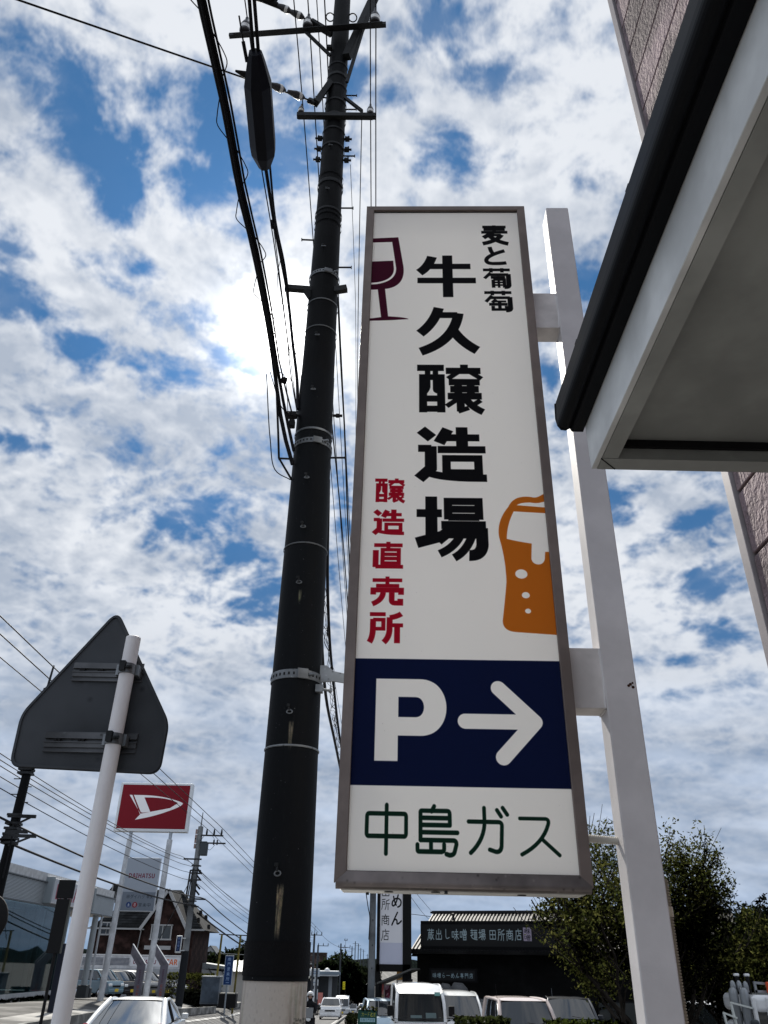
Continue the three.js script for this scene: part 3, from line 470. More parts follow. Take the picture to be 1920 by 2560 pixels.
{
  // splice closure slung between its cables
  const t = thing('splice_closure', 'long black faceted cable splice closure hanging from wires near the pole top', 'cable closure', [0, 0, 0]);
  const hw = [[-3.14, 0.045], [-3.2, 0.062], [-3.36, 0.098], [-3.82, 0.098], [-3.9, 0.092], [-4.02, 0.045]];
  const pos = [], idx = [], N = 8, cx = (z) => -0.945 + (z + 3.2) * 0.035, cy = (z) => 7.14 + (z + 3.2) * 0.06;
  for (const [z, w] of hw) for (let k = 0; k < N; k++) { const a = (k + 0.5) / N * Math.PI * 2; pos.push(cx(z) + Math.cos(a) * w * 1.06, cy(z) + Math.sin(a) * w * 1.15, z); }
  for (let i = 0; i < hw.length - 1; i++) for (let k = 0; k < N; k++) { const a = i * N + k, b = i * N + (k + 1) % N, c = a + N, d = b + N; idx.push(a, c, b, b, c, d); }
  const caps = (s) => { const c = pos.length / 3; pos.push(cx(hw[s][0]), cy(hw[s][0]), hw[s][0]); for (let k = 0; k < N; k++) idx.push(c, s * N + k, s * N + (k + 1) % N); }; caps(0); caps(hw.length - 1);
  const g = new THREE.BufferGeometry(); g.setAttribute('position', new THREE.Float32BufferAttribute(pos, 3)); g.setIndex(idx);
  const g2 = g.toNonIndexed(); g2.computeVertexNormals();
  obj('closure_shell', g2, mat([0.008, 0.009, 0.016], 0.5, { grain: 'soft', specularIntensity: 0.25 }), t);
  for (const dx of [-0.018, 0.018]) obj('entry_cable', tube([V(-0.93 + dx, 8.05, 12), V(-0.915 + dx, 7.45, 0), V(-0.925 + dx * 0.9, 7.22, -2.6), V(-0.942 + dx, 7.16, -3.18)], 0.013, 40, 7), MT.cableBlack, t);
  obj('hanger_rod', tube([V(-1.05, 7.3, -2.98), V(-1.04, 7.26, -3.06), V(-1.025, 7.21, -3.2)], 0.006, 10, 6), MT.black, t); obj('hanger_clamp', cyl(V(-1.034, 7.235, -3.12), V(-1.018, 7.19, -3.24), 0.013), MT.black, t);
  obj('tail_cable', tube([V(-0.965, 7.08, -4.0), V(-0.945, 7.03, -4.5), V(-0.92, 7.02, -4.95), V(-0.905, 7.0, -5.18), V(-0.86, 6.75, -5.22), V(-0.80, 6.35, -5.24), V(-0.735, 5.95, -5.26), V(-0.70, 5.6, -5.22)], 0.014, 70, 7), MT.cableBlack, t);
  obj('tail_cable', tube([V(-0.93, 7.1, -3.95), V(-0.935, 7.05, -4.5), V(-0.905, 7.045, -4.95), V(-0.895, 7.02, -5.2), V(-0.85, 6.7, -5.23), V(-0.74, 5.98, -5.28)], 0.009, 60, 6), MT.cableBlack, t);
  obj('tail_tag', rbox(0.035, 0.07, 0.05, 0.006, -0.955, 7.02, -4.52), MT.cableBlack, t);
  objs('drop_loop', [tube([V(-0.93, 7.02, -4.9), V(-0.96, 6.9, -5.02), V(-0.93, 6.75, -5.15), V(-0.87, 6.72, -5.2)], 0.003, 20, 5), tube([V(-0.78, 6.3, -5.2), V(-0.75, 6.22, -5.16), V(-0.77, 6.1, -5.22)], 0.003, 18, 5), tube([V(-0.80, 6.32, -5.22), V(-0.83, 6.1, -5.2), V(-0.78, 5.9, -5.22)], 0.003, 18, 5)], MT.cableBlack, t);
  cable('drop_wire', 'thin wire running from splice closure alongside its tail cable to the pole', [V(-1.0, 7.08, -3.98), V(-0.96, 6.97, -4.6), V(-0.925, 6.8, -5.0), V(-0.87, 6.5, -5.25), V(-0.80, 6.05, -5.28), V(-0.71, 5.6, -5.26)], 0.005);
}
const FAR = -36;
const long = (x0, y0, x1, y1, x2, y2, r, name, label) => cable(name, label, [...sag(V(x0, y0 + 0.1, 22), V(x1, y1, -5.18), 0.5, 12), ...sag(V(x1, y1, -5.18), V(x2, y2, FAR), 0.55, 12).slice(1)], r, { seg: 120, cat: 'wire' });
long(-1.78, 11.6, -1.72, 11.46, -1.2, 9.6, 0.0075, 'power_line', 'wire tied to the outer insulator at the long crossarm\'s street end');
long(-0.98, 11.6, -0.97, 11.44, -0.7, 9.5, 0.0075, 'power_line', 'wire tied to the middle insulator of the long crossarm');
long(-0.14, 11.6, -0.165, 11.5, 0.1, 9.5, 0.0075, 'power_line', 'wire tied to the insulator on the sign side of the long crossarm');
long(-1.0, 9.95, -0.935, 9.76, -0.6, 8.2, 0.006, 'power_line', 'thin wire over the street end of the short lower crossarm');
long(-0.22, 9.95, -0.19, 9.79, 0.1, 8.2, 0.006, 'power_line', 'thin wire over the sign end of the short lower crossarm');
long(-0.80, 10.7, -0.78, 10.5, -0.5, 8.8, 0.0055, 'power_line', 'pair wire passing just beside the pole between both crossarms');
long(-0.765, 11.1, -0.735, 10.98, -0.45, 9.0, 0.0075, 'power_line', 'dark wire hugging the street side of the pole near its top');
cable('power_line', 'thin wire dropping from the brace foot of the short crossarm towards the sign', [V(-0.28, 9.56, -5.18), V(-0.3, 9.3, -6.05), V(-0.34, 8.4, -9), V(-0.2, 6.8, -20), V(0.1, 6.6, FAR)], 0.005, { cat: 'wire' });
cable('power_line', 'faint thin wire seen between pole and light box top', [V(-0.39, 9.05, -5.4), V(-0.34, 8.5, -7), V(-0.34, 7.5, -9.5), V(-0.2, 6.2, -18), V(0.05, 6.0, FAR)], 0.003, { cat: 'wire' });
cable('telephone_cable', 'dark cable leaving the pole at bracket height and running down past the light box edge', [V(-0.43, 6.98, -5.3), V(-0.385, 6.4, -5.6), V(-0.36, 6.15, -6.2), V(-0.35, 5.85, -7.6), V(-0.3, 5.2, -14), V(0, 5.0, FAR)], 0.008);
cable('telephone_cable', 'second dark cable leaving the pole lower down next to the light box edge', [V(-0.44, 5.7, -5.3), V(-0.40, 5.5, -6.0), V(-0.37, 5.4, -7.4), V(-0.3, 4.9, -14), V(0, 4.6, FAR)], 0.006);
{
  const t = thing('tangled_cable', 'sagging pair of dark cables with frayed lashing wire between pole and light box', 'cable');
  obj('cable_strand', tube([V(-0.44, 5.15, -5.6), V(-0.52, 5.0, -7.3), V(-0.55, 4.86, -8.6), V(-0.55, 4.72, -10), V(-0.53, 4.55, -12), V(-0.3, 4.3, -22), V(0, 4.5, FAR)], 0.017, 80, 7), MT.cableBlack, t);
  obj('cable_strand', tube([V(-0.45, 4.7, -5.6), V(-0.56, 4.62, -7.2), V(-0.60, 4.52, -8.4), V(-0.61, 4.42, -9.6), V(-0.57, 4.33, -11.2), V(-0.4, 4.1, -20), V(0, 4.2, FAR)], 0.019, 80, 7), MT.cableBlack, t);
  const r = rng(5), w = []; for (let k = 0; k < 5; k++) { const p = []; for (let i = 0; i <= 26; i++) { const z = lerp(-6.8, -12.2, i / 26); p.push(V(-0.555 + (r() - 0.5) * 0.09, lerp(4.86, 4.42, i / 26) + (r() - 0.5) * 0.16, z)); } w.push(tube(p, 0.0028, 110, 4)); }
  obj('lashing_wire', w, MT.cableBlack, t);
}

// ---------------------------------------------------------------- crossing sign seen from behind
{
  const t = thing('road_sign', 'grey back of a five-sided crossing sign clamped to a white round post', 'road sign', [-1.43, 0, -4]);
  const V5 = [[0, 3.25, 0.06], [0.372, 2.645, 0.05], [0.364, 2.395, 0.055], [-0.378, 2.418, 0.055], [-0.384, 2.675, 0.05]], P = [];
  V5.forEach(([x, y, r], i) => { const a = V5[(i + 4) % 5], b = V5[(i + 1) % 5], la = Math.hypot(a[0] - x, a[1] - y), lb = Math.hypot(b[0] - x, b[1] - y), p = [x + (a[0] - x) / la * r, y + (a[1] - y) / la * r], q = [x + (b[0] - x) / lb * r, y + (b[1] - y) / lb * r]; for (let k = 0; k <= 7; k++) { const t = k / 7, u = 1 - t; P.push([u * u * p[0] + 2 * u * t * x + t * t * q[0], u * u * p[1] + 2 * u * t * y + t * t * q[1]]); } });
  const g = new THREE.Shape(); g.moveTo(P[0][0], P[0][1]);
  for (let i = 1; i < P.length; i++) g.lineTo(P[i][0], P[i][1]); g.closePath();
  const backM = mat([0.075, 0.082, 0.092], 0.55, { grain: 'patchy', bump: 'fine', bs: 0.0004 });
  obj('plate', new THREE.ExtrudeGeometry(g, { depth: 0.004, bevelEnabled: true, bevelSize: 0.006, bevelThickness: 0.003, bevelSegments: 2 }).translate(0, 0, -0.012), backM, t);
  const rimPts = P.map((p) => V(p[0] * 0.985, (p[1] - 2.7) * 0.985 + 2.7, 0)); rimPts.push(rimPts[0].clone());
  obj('folded_rim', rimPts.slice(0, -1).map((p, i) => beam(p, rimPts[i + 1], 0.006, 0.012)), backM, t);
  const railM = mat([0.15, 0.155, 0.165], 0.5, { metalness: 0.3, grain: 'rough' });
  for (const [x0, x1, y] of [[-0.165, 0.2, 2.905], [-0.23, 0.232, 2.54]]) {
    const rl = obj('mounting_rail', [box(x1 - x0, 0.026, 0.014, (x0 + x1) / 2, y + 0.03, 0.004), box(x1 - x0, 0.026, 0.014, (x0 + x1) / 2, y - 0.016, 0.004), box(x1 - x0, 0.1, 0.005, (x0 + x1) / 2, y, -0.003)], railM, t);
    obj('rail_lip', [box(x1 - x0, 0.005, 0.02, (x0 + x1) / 2, y + 0.016, 0.008), box(x1 - x0, 0.005, 0.018, (x0 + x1) / 2, y - 0.004, 0.008), box(x1 - x0, 0.004, 0.012, (x0 + x1) / 2, y - 0.05, 0.004)], railM, rl);
    objs('rail_notch', [0.12, 0.16, 0.38, 0.42].map((k) => box(0.014, 0.014, 0.01, lerp(x0, x1, k), y + 0.006, 0.012)), MT.black, rl);
  }
  const px = 0.137;
  obj('post', [cyl(V(px + 0.0, 3.075, 0.06), V(px - 0.012, -0.2, 0.06), 0.0382, 0.0382, 28), lathe([[0, 0.004], [0.034, 0.003], [0.0384, 0], [0.0384, -0.01]], 28).translate(px, 3.075, 0.06)], MT.whitePost, t);
  for (const y of [2.9, 2.54]) {
    const c = obj('clamp', [ring(y, 0.044, 0.055, px - 0.002, 0.06), box(0.02, 0.055, 0.06, px + 0.046, y, 0.03), box(0.02, 0.055, 0.06, px - 0.05, y, 0.03)], MT.steel, t);
    obj('clamp_bolt', [box(0.028, 0.05, 0.03, px - 0.012, y + 0.004, 0.112), cyl(V(px + 0.01, y, 0.11), V(px + 0.034, y, 0.11), 0.009, 0.009, 8), cyl(V(px - 0.004, y - 0.004, 0.118), V(px + 0.02, y - 0.004, 0.118), 0.0055)], MT.steelDark, c);
  }
}

// ---------------------------------------------------------------- the shop on the right: clad wall and eave canopy
const WALLX = 2.4;
{
  const t = thing('shop_building', 'tall shop clad in mauve grey stucco boards with pale corner trim', 'building', [WALLX, 0, -4.5]);
  const f = fbmTile(61), g3 = fbmTile(62);
  const stuccoBump = dataTex(512, (u, v) => { const a = f(u, v, 24, 4, 0.6, 1), b = f(u + 0.3, v * 0.5, 48, 3, 0.55); return 0.5 * smooth(0.35, 0.65, a) + 0.5 * smooth(0.4, 0.6, b); }, false, 0.9);
  const cols = [[0.335, 0.25, 0.268], [0.312, 0.232, 0.252], [0.35, 0.262, 0.276], [0.325, 0.238, 0.262]].map((c) => { const m = mat(c, 0.85, { grain: 'rough' }); m.bumpMap = stuccoBump; m.bumpScale = 0.009; return m; });
  obj('wall_core', [box(6, 12.6, 13.3, 3.04, 6.0, 6.72), box(6, 0.3, 13.5, 3.04, 12.4, 6.6)], mat([0.05, 0.045, 0.045], 0.9), t);
  for (let k = -6; k < 20; k++) { const y0 = 3.43 + 0.469 * k, h = 0.469 - 0.024; if (y0 + h < 0.1 || y0 > 12) continue; obj('siding_board', rbox(0.034, h, 13.3, 0.009, 0.022, y0 + 0.012 + h / 2, 6.72), cols[(k + 12) % 4], t); }
  obj('corner_trim', rbox(0.05, 12.6, 0.1, 0.006, 0.012, 6.2, 0.0), mat([0.40, 0.36, 0.37], 0.5, { grain: 'soft' }), t);
  obj('corner_trim', rbox(0.1, 12.6, 0.04, 0.006, 0.088, 6.2, -0.034), mat([0.40, 0.36, 0.37], 0.5, { grain: 'soft' }), t);
}
{
  const X0 = 0.735, Z0 = -2.262, Y0 = 3.1, X1 = WALLX - 0.02, Z1 = 3.4;
  const t = thing('eave_canopy', 'overhanging shop eave with dark rain gutter, pale fascia and grey recessed soffit', 'canopy', [0, 0, 0]);
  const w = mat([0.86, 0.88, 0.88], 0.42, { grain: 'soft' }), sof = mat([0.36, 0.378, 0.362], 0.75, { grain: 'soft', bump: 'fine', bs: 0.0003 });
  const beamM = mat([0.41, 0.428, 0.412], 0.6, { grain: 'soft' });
  obj('fascia', rbox(0.02, 0.42, Z1 - Z0, 0.003, X0 + 0.01, Y0 + 0.21, (Z0 + Z1) / 2), w, t);
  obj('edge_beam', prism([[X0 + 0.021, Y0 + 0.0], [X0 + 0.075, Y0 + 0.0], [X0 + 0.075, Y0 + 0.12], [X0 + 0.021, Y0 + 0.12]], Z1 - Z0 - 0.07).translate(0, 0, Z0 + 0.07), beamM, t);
  obj('end_beam', [box(X1 - X0 - 0.02, 0.40, 0.066, (X0 + X1) / 2 + 0.01, Y0 + 0.2 - 0.0015, Z0 + 0.035)], beamM, t);
  obj('mitre_gap', box(0.09, 0.004, 0.004, X0 + 0.05, Y0 - 0.001, Z0 + 0.036, rad(45)), MT.black, t);
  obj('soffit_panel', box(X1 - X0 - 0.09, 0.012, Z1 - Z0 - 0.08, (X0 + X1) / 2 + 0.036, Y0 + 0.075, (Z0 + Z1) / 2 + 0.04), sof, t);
  objs('soffit_joint_shade', [box(0.012, 0.004, Z1 - Z0 - 0.1, X0 + 0.082, Y0 + 0.067, (Z0 + Z1) / 2 + 0.04), box(X1 - X0 - 0.1, 0.03, 0.012, (X0 + X1) / 2 + 0.04, Y0 + 0.055, Z0 + 0.078)], MT.black, t);  // joint line along the side; the far black strip paints in the recess shade
  obj('roof_deck', box(X1 - X0 + 0.02, 0.03, Z1 - Z0 + 0.02, (X0 + X1) / 2, Y0 + 0.43, (Z0 + Z1) / 2), MT.steelDark, t);
  // box gutter hung on the fascia
  const gm = mat([0.007, 0.0075, 0.009], 0.45, { specularIntensity: 0.12 });
  const prof = [[0, 0.178], [-0.036, 0.178], [-0.042, 0.182], [-0.046, 0.196], ...Array.from({ length: 11 }, (_, i) => { return [-0.066 - 0.028 * Math.sin(rad(-70 + 16 * i)), 0.214 - 0.03 * Math.cos(rad(-70 + 16 * i))]; }), [-0.094, 0.235], [-0.09, 0.30], [-0.085, 0.31], [-0.08, 0.305], [-0.082, 0.24], [-0.075, 0.205], [-0.06, 0.2], [-0.04, 0.205], [-0.01, 0.2], [0, 0.2]].map(([x, y]) => [X0 - 0.002 + x, Y0 + y]);
  obj('gutter', prism(prof, Z1 - Z0 + 0.03).translate(0, 0, Z0 - 0.018), gm, t);
  obj('gutter_end', prism([[0, 0.18], [-0.04, 0.18], [-0.046, 0.194], [-0.062, 0.184], [-0.079, 0.186], [-0.09, 0.204], [-0.095, 0.235], [-0.092, 0.30], [0, 0.30]].map(([x, y]) => [X0 - 0.002 + x, Y0 + y]), 0.006, 0.001).translate(0, 0, Z0 - 0.028), gm, t);
  for (let z = Z0 + 0.3; z < Z1; z += 0.6) obj('gutter_hanger', box(0.09, 0.012, 0.025, X0 - 0.045, Y0 + 0.305, z), gm, t);
}
// ---------------------------------------------------------------- ground, street, pavements
const bend = (d) => along([[0, 0], [90, 0], [175, 1.0], [225, 2.2], [330, 3.6], [450, 5], [560, 6], [800, 8]], d);
{
  const xs = [], zs = []; for (let i = 0; i <= 90; i++) { const k = (i / 90 - 0.5) * 2; xs.push(-6 + Math.sign(k) * (Math.abs(k) * 22 + 3500 * Math.abs(k) ** 8)); }
  for (let i = 0; i <= 130; i++) { const k = i / 130; zs.push(60 - (k * 300 + 5500 * k ** 8)); }
  const pos = [], idx = []; for (const z of zs) for (const x of xs) pos.push(x, ground(x, z) - 0.03, z);
  const W = xs.length; for (let j = 0; j < zs.length - 1; j++) for (let i = 0; i < W - 1; i++) { const a = j * W + i; idx.push(a, a + 1, a + W, a + 1, a + W + 1, a + W); }
  const g = new THREE.BufferGeometry(); g.setAttribute('position', new THREE.Float32BufferAttribute(pos, 3)); g.setIndex(idx); g.computeVertexNormals();
  struct('ground', g, mat([0.22, 0.215, 0.205], 0.9, { grain: 'patchy', bump: 'coarse', bs: 0.01 }));
}
function strip(x0, x1, d0, d1, lift, nx = 4, step = 2, follow = 1) {
  const pos = [], idx = []; let rows = 0; const steps = []; for (let d = d0; d < d1; d += Math.max(step, (d - 60) * 0.04)) steps.push(d); steps.push(d1);
  for (const d of steps) { for (let i = 0; i <= nx; i++) { const x = lerp(x0, x1, i / nx) + follow * bend(d); pos.push(x, ground(x - follow * bend(d) * 0.6, -d) + lift, -d); } rows++; }
  for (let j = 0; j < rows - 1; j++) for (let i = 0; i < nx; i++) { const a = j * (nx + 1) + i; idx.push(a, a + 1, a + nx + 1, a + 1, a + nx + 2, a + nx + 1); }
  const g = new THREE.BufferGeometry(); g.setAttribute('position', new THREE.Float32BufferAttribute(pos, 3)); g.setIndex(idx); g.computeVertexNormals(); return g;
}
struct('road', strip(-8.6, -2.2, -30, 700, 0.01, 8), mat([0.15, 0.15, 0.15], 0.85, { grain: 'rough', bump: 'mid', bs: 0.004 }));
const lineM = mat([0.62, 0.62, 0.60], 0.7, { grain: 'rough' });
struct('road_edge_line', [strip(-2.72, -2.58, -20, 700, 0.016, 1), strip(-8.22, -8.08, -20, 700, 0.016, 1)], lineM);
{ const d = []; for (let k = -10; k < 420; k += 10) d.push(strip(-5.5, -5.36, k, k + 5, 0.016, 1)); struct('road_centre_line', d, lineM); }
struct('road_centre_band', strip(-3.0, -2.84, 150, 420, 0.016, 1), mat([0.6, 0.38, 0.18], 0.8, { grain: 'rough' }));
function kerb(x0, x1, d0, d1, h, m) { const out = []; const n = Math.ceil((d1 - d0) / 2); for (let i = 0; i < n; i++) { const a = lerp(d0, d1, i / n) + 0.006, b = lerp(d0, d1, (i + 1) / n) - 0.006, xa = (x0 + x1) / 2 + bend(a), xb = (x0 + x1) / 2 + bend(b); out.push(beam(V(xa, ground(xa - bend(a) * 0.6, -a) + h / 2, -a), V(xb, ground(xb - bend(b) * 0.6, -b) + h / 2, -b), x1 - x0, h)); } return struct('kerb', out, m); }
const kerbM = mat([0.34, 0.335, 0.32], 0.9, { grain: 'rough', bump: 'mid' });
kerb(-2.2, -2.05, -12, 120, 0.26, kerbM); kerb(-8.75, -8.6, 20, 52, 0.30, kerbM); kerb(-8.75, -8.6, 58, 120, 0.26, kerbM);
struct('pavement', strip(-2.05, 0.3, -30, 120, 0.11, 2), mat([0.45, 0.435, 0.41], 0.9, { grain: 'patchy', bump: 'mid', bs: 0.004 }));
struct('pavement', strip(-10.6, -8.75, 14, 51.5, 0.13, 2), mat([0.40, 0.39, 0.37], 0.9, { grain: 'patchy', bump: 'mid', bs: 0.004 }));
struct('pavement', strip(-10.6, -8.75, 58, 120, 0.11, 2), mat([0.46, 0.445, 0.42], 0.9, { grain: 'patchy', bump: 'mid', bs: 0.004 }));
struct('bounce_forecourt', strip(0.35, 8, -30, 9.9, 0.012, 8, 2, 0), mat([0.46, 0.445, 0.42], 0.9, { grain: 'patchy', bump: 'mid', bs: 0.004 }));  // unseen ground, added and made pale to bounce sunlight onto the sign
struct('car_park', strip(0.35, 14, 10, 60, 0.012, 8, 2, 0), mat([0.12, 0.12, 0.12], 0.88, { grain: 'patchy', bump: 'mid', bs: 0.004 }));
struct('forecourt', strip(-24, -10.65, 45, 64, 0.014, 8, 2, 0), mat([0.22, 0.215, 0.21], 0.85, { grain: 'patchy', bump: 'mid', bs: 0.004 }));
// ---------------------------------------------------------------- vehicles
function patch(a, b, c, d, bulge = V(0, 0, 0), n = 6) { // a b along the bottom, c d along the top
  const pos = [], uv = [], idx = []; for (let j = 0; j <= n; j++) for (let i = 0; i <= n; i++) { const u = i / n, v = j / n, p = a.clone().lerp(b, u).lerp(c.clone().lerp(d, u), v).addScaledVector(bulge, 4 * u * (1 - u)); pos.push(p.x, p.y, p.z); uv.push(u, v); }
  for (let j = 0; j < n; j++) for (let i = 0; i < n; i++) { const k = j * (n + 1) + i; idx.push(k, k + 1, k + n + 1, k + 1, k + n + 2, k + n + 1); }
  const g = new THREE.BufferGeometry(); g.setAttribute('position', new THREE.Float32BufferAttribute(pos, 3)); g.setAttribute('uv', new THREE.Float32BufferAttribute(uv, 2)); g.setIndex(idx); g.computeVertexNormals(); return g;
}
const paint = (rgb, metal = 0) => mat(rgb, 0.34, { clearcoat: 0.9, clearcoatRoughness: 0.06, metalness: metal });
const PAINT = { white: paint([0.74, 0.75, 0.76]), pearl: paint([0.70, 0.72, 0.73]), silver: paint([0.42, 0.44, 0.46], 0.4), cream: paint([0.72, 0.60, 0.55]), sky: paint([0.14, 0.23, 0.29]), pale: paint([0.50, 0.64, 0.74]), black: paint([0.012, 0.012, 0.014]), grey: paint([0.16, 0.165, 0.175], 0.3), navy: paint([0.02, 0.025, 0.035]) };
const lampM = mat([0.75, 0.78, 0.8], 0.08, { clearcoat: 1 }), tailM = mat([0.35, 0.01, 0.012], 0.15, { clearcoat: 1 }), chromeM = mat([0.6, 0.6, 0.62], 0.15, { metalness: 1 }), rubber = mat([0.015, 0.015, 0.016], 0.6), plateY = mat([0.72, 0.52, 0.05], 0.5), plateW = mat([0.75, 0.76, 0.76], 0.5);
const wheelG = () => { const w = lathe([[0.0, -0.09], [0.2, -0.09], [0.275, -0.085], [0.295, -0.06], [0.3, 0], [0.295, 0.06], [0.275, 0.085], [0.2, 0.09], [0, 0.09]], 22).rotateZ(Math.PI / 2); return w; };
const rimG = () => mergeGeometries([lathe([[0, -0.096], [0.05, -0.098], [0.19, -0.09], [0.2, -0.08]], 18).rotateZ(Math.PI / 2), lathe([[0, 0.096], [0.05, 0.098], [0.19, 0.09], [0.2, 0.08]], 18).rotateZ(Math.PI / 2)].map(flat));
function car(name, label, cat, pos, turn, P, group) {
  const t = thing(name, label, cat, pos, turn, group), { L, W, H, hood, belt, nose, ws0, ws1, r1, r0, m } = P, hw = W / 2, tr = P.tumble ?? 0.12, wt = hw - tr, z = (k) => k;
  const F = L / 2, B = -L / 2, bev = 0.07;
  // lower body
  const side = [[B + 0.04, 0.32], [B, 0.5], [B + 0.02, belt - 0.12], [B + 0.08, belt], [ws0, belt], [ws0 + 0.05, Math.max(hood, belt - 0.02)], [F - nose, hood], [F - 0.06, hood - 0.14], [F, hood - 0.3], [F, 0.42], [F - 0.06, 0.26], [B + 0.1, 0.26]];
  obj('body', prism(side, W - 2 * bev, bev, true).rotateY(-Math.PI / 2).translate(hw - bev, 0, 0), m, t);
  const wz = P.wz ?? [F - 0.72, B + 0.62];
  for (const zz of wz) for (const s of [-1, 1]) {
    obj('wheel_arch', lathe([[0.0, -0.01], [0.36, -0.01], [0.37, 0], [0.0, 0.012]], 22).rotateZ(Math.PI / 2).translate(s * (hw - 0.004), 0.33, zz), MT.black, t);
    const w = obj('wheel', wheelG().translate(s * (hw - 0.07), 0.3, zz), MT.tyre, t); obj('rim', rimG().translate(s * (hw - 0.07), 0.3, zz), chromeM, w);
  }
  // glass house
  const rt = H - 0.07, yb = belt + 0.01, ft = P.roofDrop ?? 0, gl = MT.glassDark;
  const a = V(-hw + 0.07, yb, ws0), b = V(hw - 0.07, yb, ws0), c = V(-wt + 0.05, rt - ft, ws1), d = V(wt - 0.05, rt - ft, ws1);
  const bow = V(0, 0, P.bow ?? 0.09);
  const wsM = P.screen ?? gl;
  obj('windscreen', patch(a, b, c, d, bow, 10), wsM, t);
  const e = V(-hw + 0.07, yb, r0), f = V(hw - 0.07, yb, r0), g = V(-wt + 0.05, rt, r1), h = V(wt - 0.05, rt, r1);
  obj('rear_window', patch(f, e, h, g, V(0, 0, -0.05), 8), P.rear ?? gl, t);
  for (const s of [-1, 1]) { // side glass, door by door
    const n = P.doors ?? 2, lo0 = ws0 - 0.08, hi0 = ws1 - 0.02, lo1 = r0 + 0.08, hi1 = r1 + 0.06, x0 = s * (hw - 0.025), x1 = s * (wt + 0.015);
    for (let k = 0; k < n; k++) { const p = k / n, q = (k + 1) / n, g0 = 0.03; obj('side_window', patch(V(x0, yb + 0.01, lerp(lo0, lo1, p) - g0), V(x0, yb + 0.01, lerp(lo0, lo1, q) + g0), V(x1, rt - 0.03, lerp(hi0, hi1, p) - g0), V(x1, rt - 0.03, lerp(hi0, hi1, q) + g0), V(s * 0.015, 0, 0), 4), gl, t);
      if (k) obj('pillar', beam(V(x0, yb, lerp(lo0, lo1, p)), V(x1, rt - 0.02, lerp(hi0, hi1, p)), 0.05, 0.06), P.pillar ?? rubber, t); }
    obj('pillar', tube([V(s * (hw - 0.04), yb - 0.03, ws0 + 0.02), V(s * lerp(hw - 0.035, wt, 0.5), lerp(yb, rt, 0.52), lerp(ws0, ws1, 0.5) + 0.03), V(s * wt, rt - ft - 0.01, ws1)], P.apillar ?? 0.045, 12, 8), m, t);
    obj('pillar', tube([V(s * (hw - 0.05), yb - 0.03, r0), V(s * lerp(hw - 0.04, wt, 0.5), lerp(yb, rt, 0.5), lerp(r0, r1, 0.5) - 0.02), V(s * wt, rt, r1)], P.cpillar ?? 0.06, 12, 8), m, t);
    obj('roof_rail', tube([V(s * wt, rt - ft - 0.01, ws1), V(s * (wt + 0.012), rt + 0.012, lerp(ws1, r1, 0.3)), V(s * (wt + 0.012), rt + 0.012, lerp(ws1, r1, 0.7)), V(s * wt, rt, r1)], 0.04, 16, 8), m, t);
    obj('door_mirror', [rbox(0.17, P.mirH ?? 0.13, 0.1, 0.035, s * (hw + (P.mirX ?? 0.1)), belt + (P.mirY ?? 0.06), ws0 - (P.mirZ ?? 0.22)), beam(V(s * (hw - 0.03), belt, ws0 - 0.2), V(s * (hw + 0.08), belt + 0.04, ws0 - (P.mirZ ?? 0.22)), 0.03, 0.03)], P.mirM ?? m, t);
    obj('headlight', rbox(0.3, P.lampH ?? 0.16, 0.12, 0.05, s * (hw - 0.19), hood - (P.lampY ?? 0.22), F - 0.045), lampM, t);
    obj('tail_light', rbox(0.12, P.tailH ?? 0.3, 0.07, 0.03, s * (hw - 0.08), belt - (P.tailY ?? 0.08), B + 0.02), tailM, t);
    obj('door_handle', rbox(0.02, 0.03, 0.16, 0.01, s * (hw + 0.004), belt - 0.12, ws0 - 0.95), m, t);
  }
  // roof: crowned sheet with a rolled front edge
  { const n = 12, pos = [], idx = []; const cr = P.crown ?? 0.07; for (let j = 0; j <= n; j++) for (let i = 0; i <= n; i++) { const u = i / n * 2 - 1, v = j / n, zz = lerp(ws1 + 0.03, r1 - 0.03, v), lift = cr * (1 - u ** 4 * 0.9) * Math.min(1, smooth(0, 0.22, v) * 1.0) * (1 - 0.7 * smooth(0.8, 1, v)), y = rt - ft * (1 - smooth(0, 0.2, v)) + lift; pos.push(u * (wt + 0.01), y, zz + 0.05 * (1 - u * u) * (1 - v)); }
    for (let j = 0; j < n; j++) for (let i = 0; i < n; i++) { const k = j * (n + 1) + i; idx.push(k, k + 1, k + n + 1, k + 1, k + n + 2, k + n + 1); }
    const q = new THREE.BufferGeometry(); q.setAttribute('position', new THREE.Float32BufferAttribute(pos, 3)); q.setIndex(idx); q.computeVertexNormals(); obj('roof', q, m, t); }
  obj('grille', rbox(W * 0.5, 0.12, 0.05, 0.02, 0, hood - 0.3, F - 0.012), rubber, t);
  obj('bumper', rbox(W - 0.1, 0.2, 0.12, 0.05, 0, 0.42, F - 0.02), P.bumper ?? m, t);
  obj('number_plate', box(0.33, 0.165, 0.01, 0, 0.46, F + 0.05), P.plate ?? plateW, t);
  for (const s of [-0.32, 0.2]) obj('wiper', beam(V(s * W, yb + 0.02, ws0 + 0.1), V(s * W - 0.34, yb + 0.07, ws0 + 0.075), 0.014, 0.014), MT.black, t);
  if (P.antenna) obj('aerial', cyl(V(P.antenna[0], H - 0.05, P.antenna[1]), V(P.antenna[0] * 1.03, H + 0.28, P.antenna[1] - 0.05), 0.006, 0.003, 6), MT.black, t);
  return t;
}
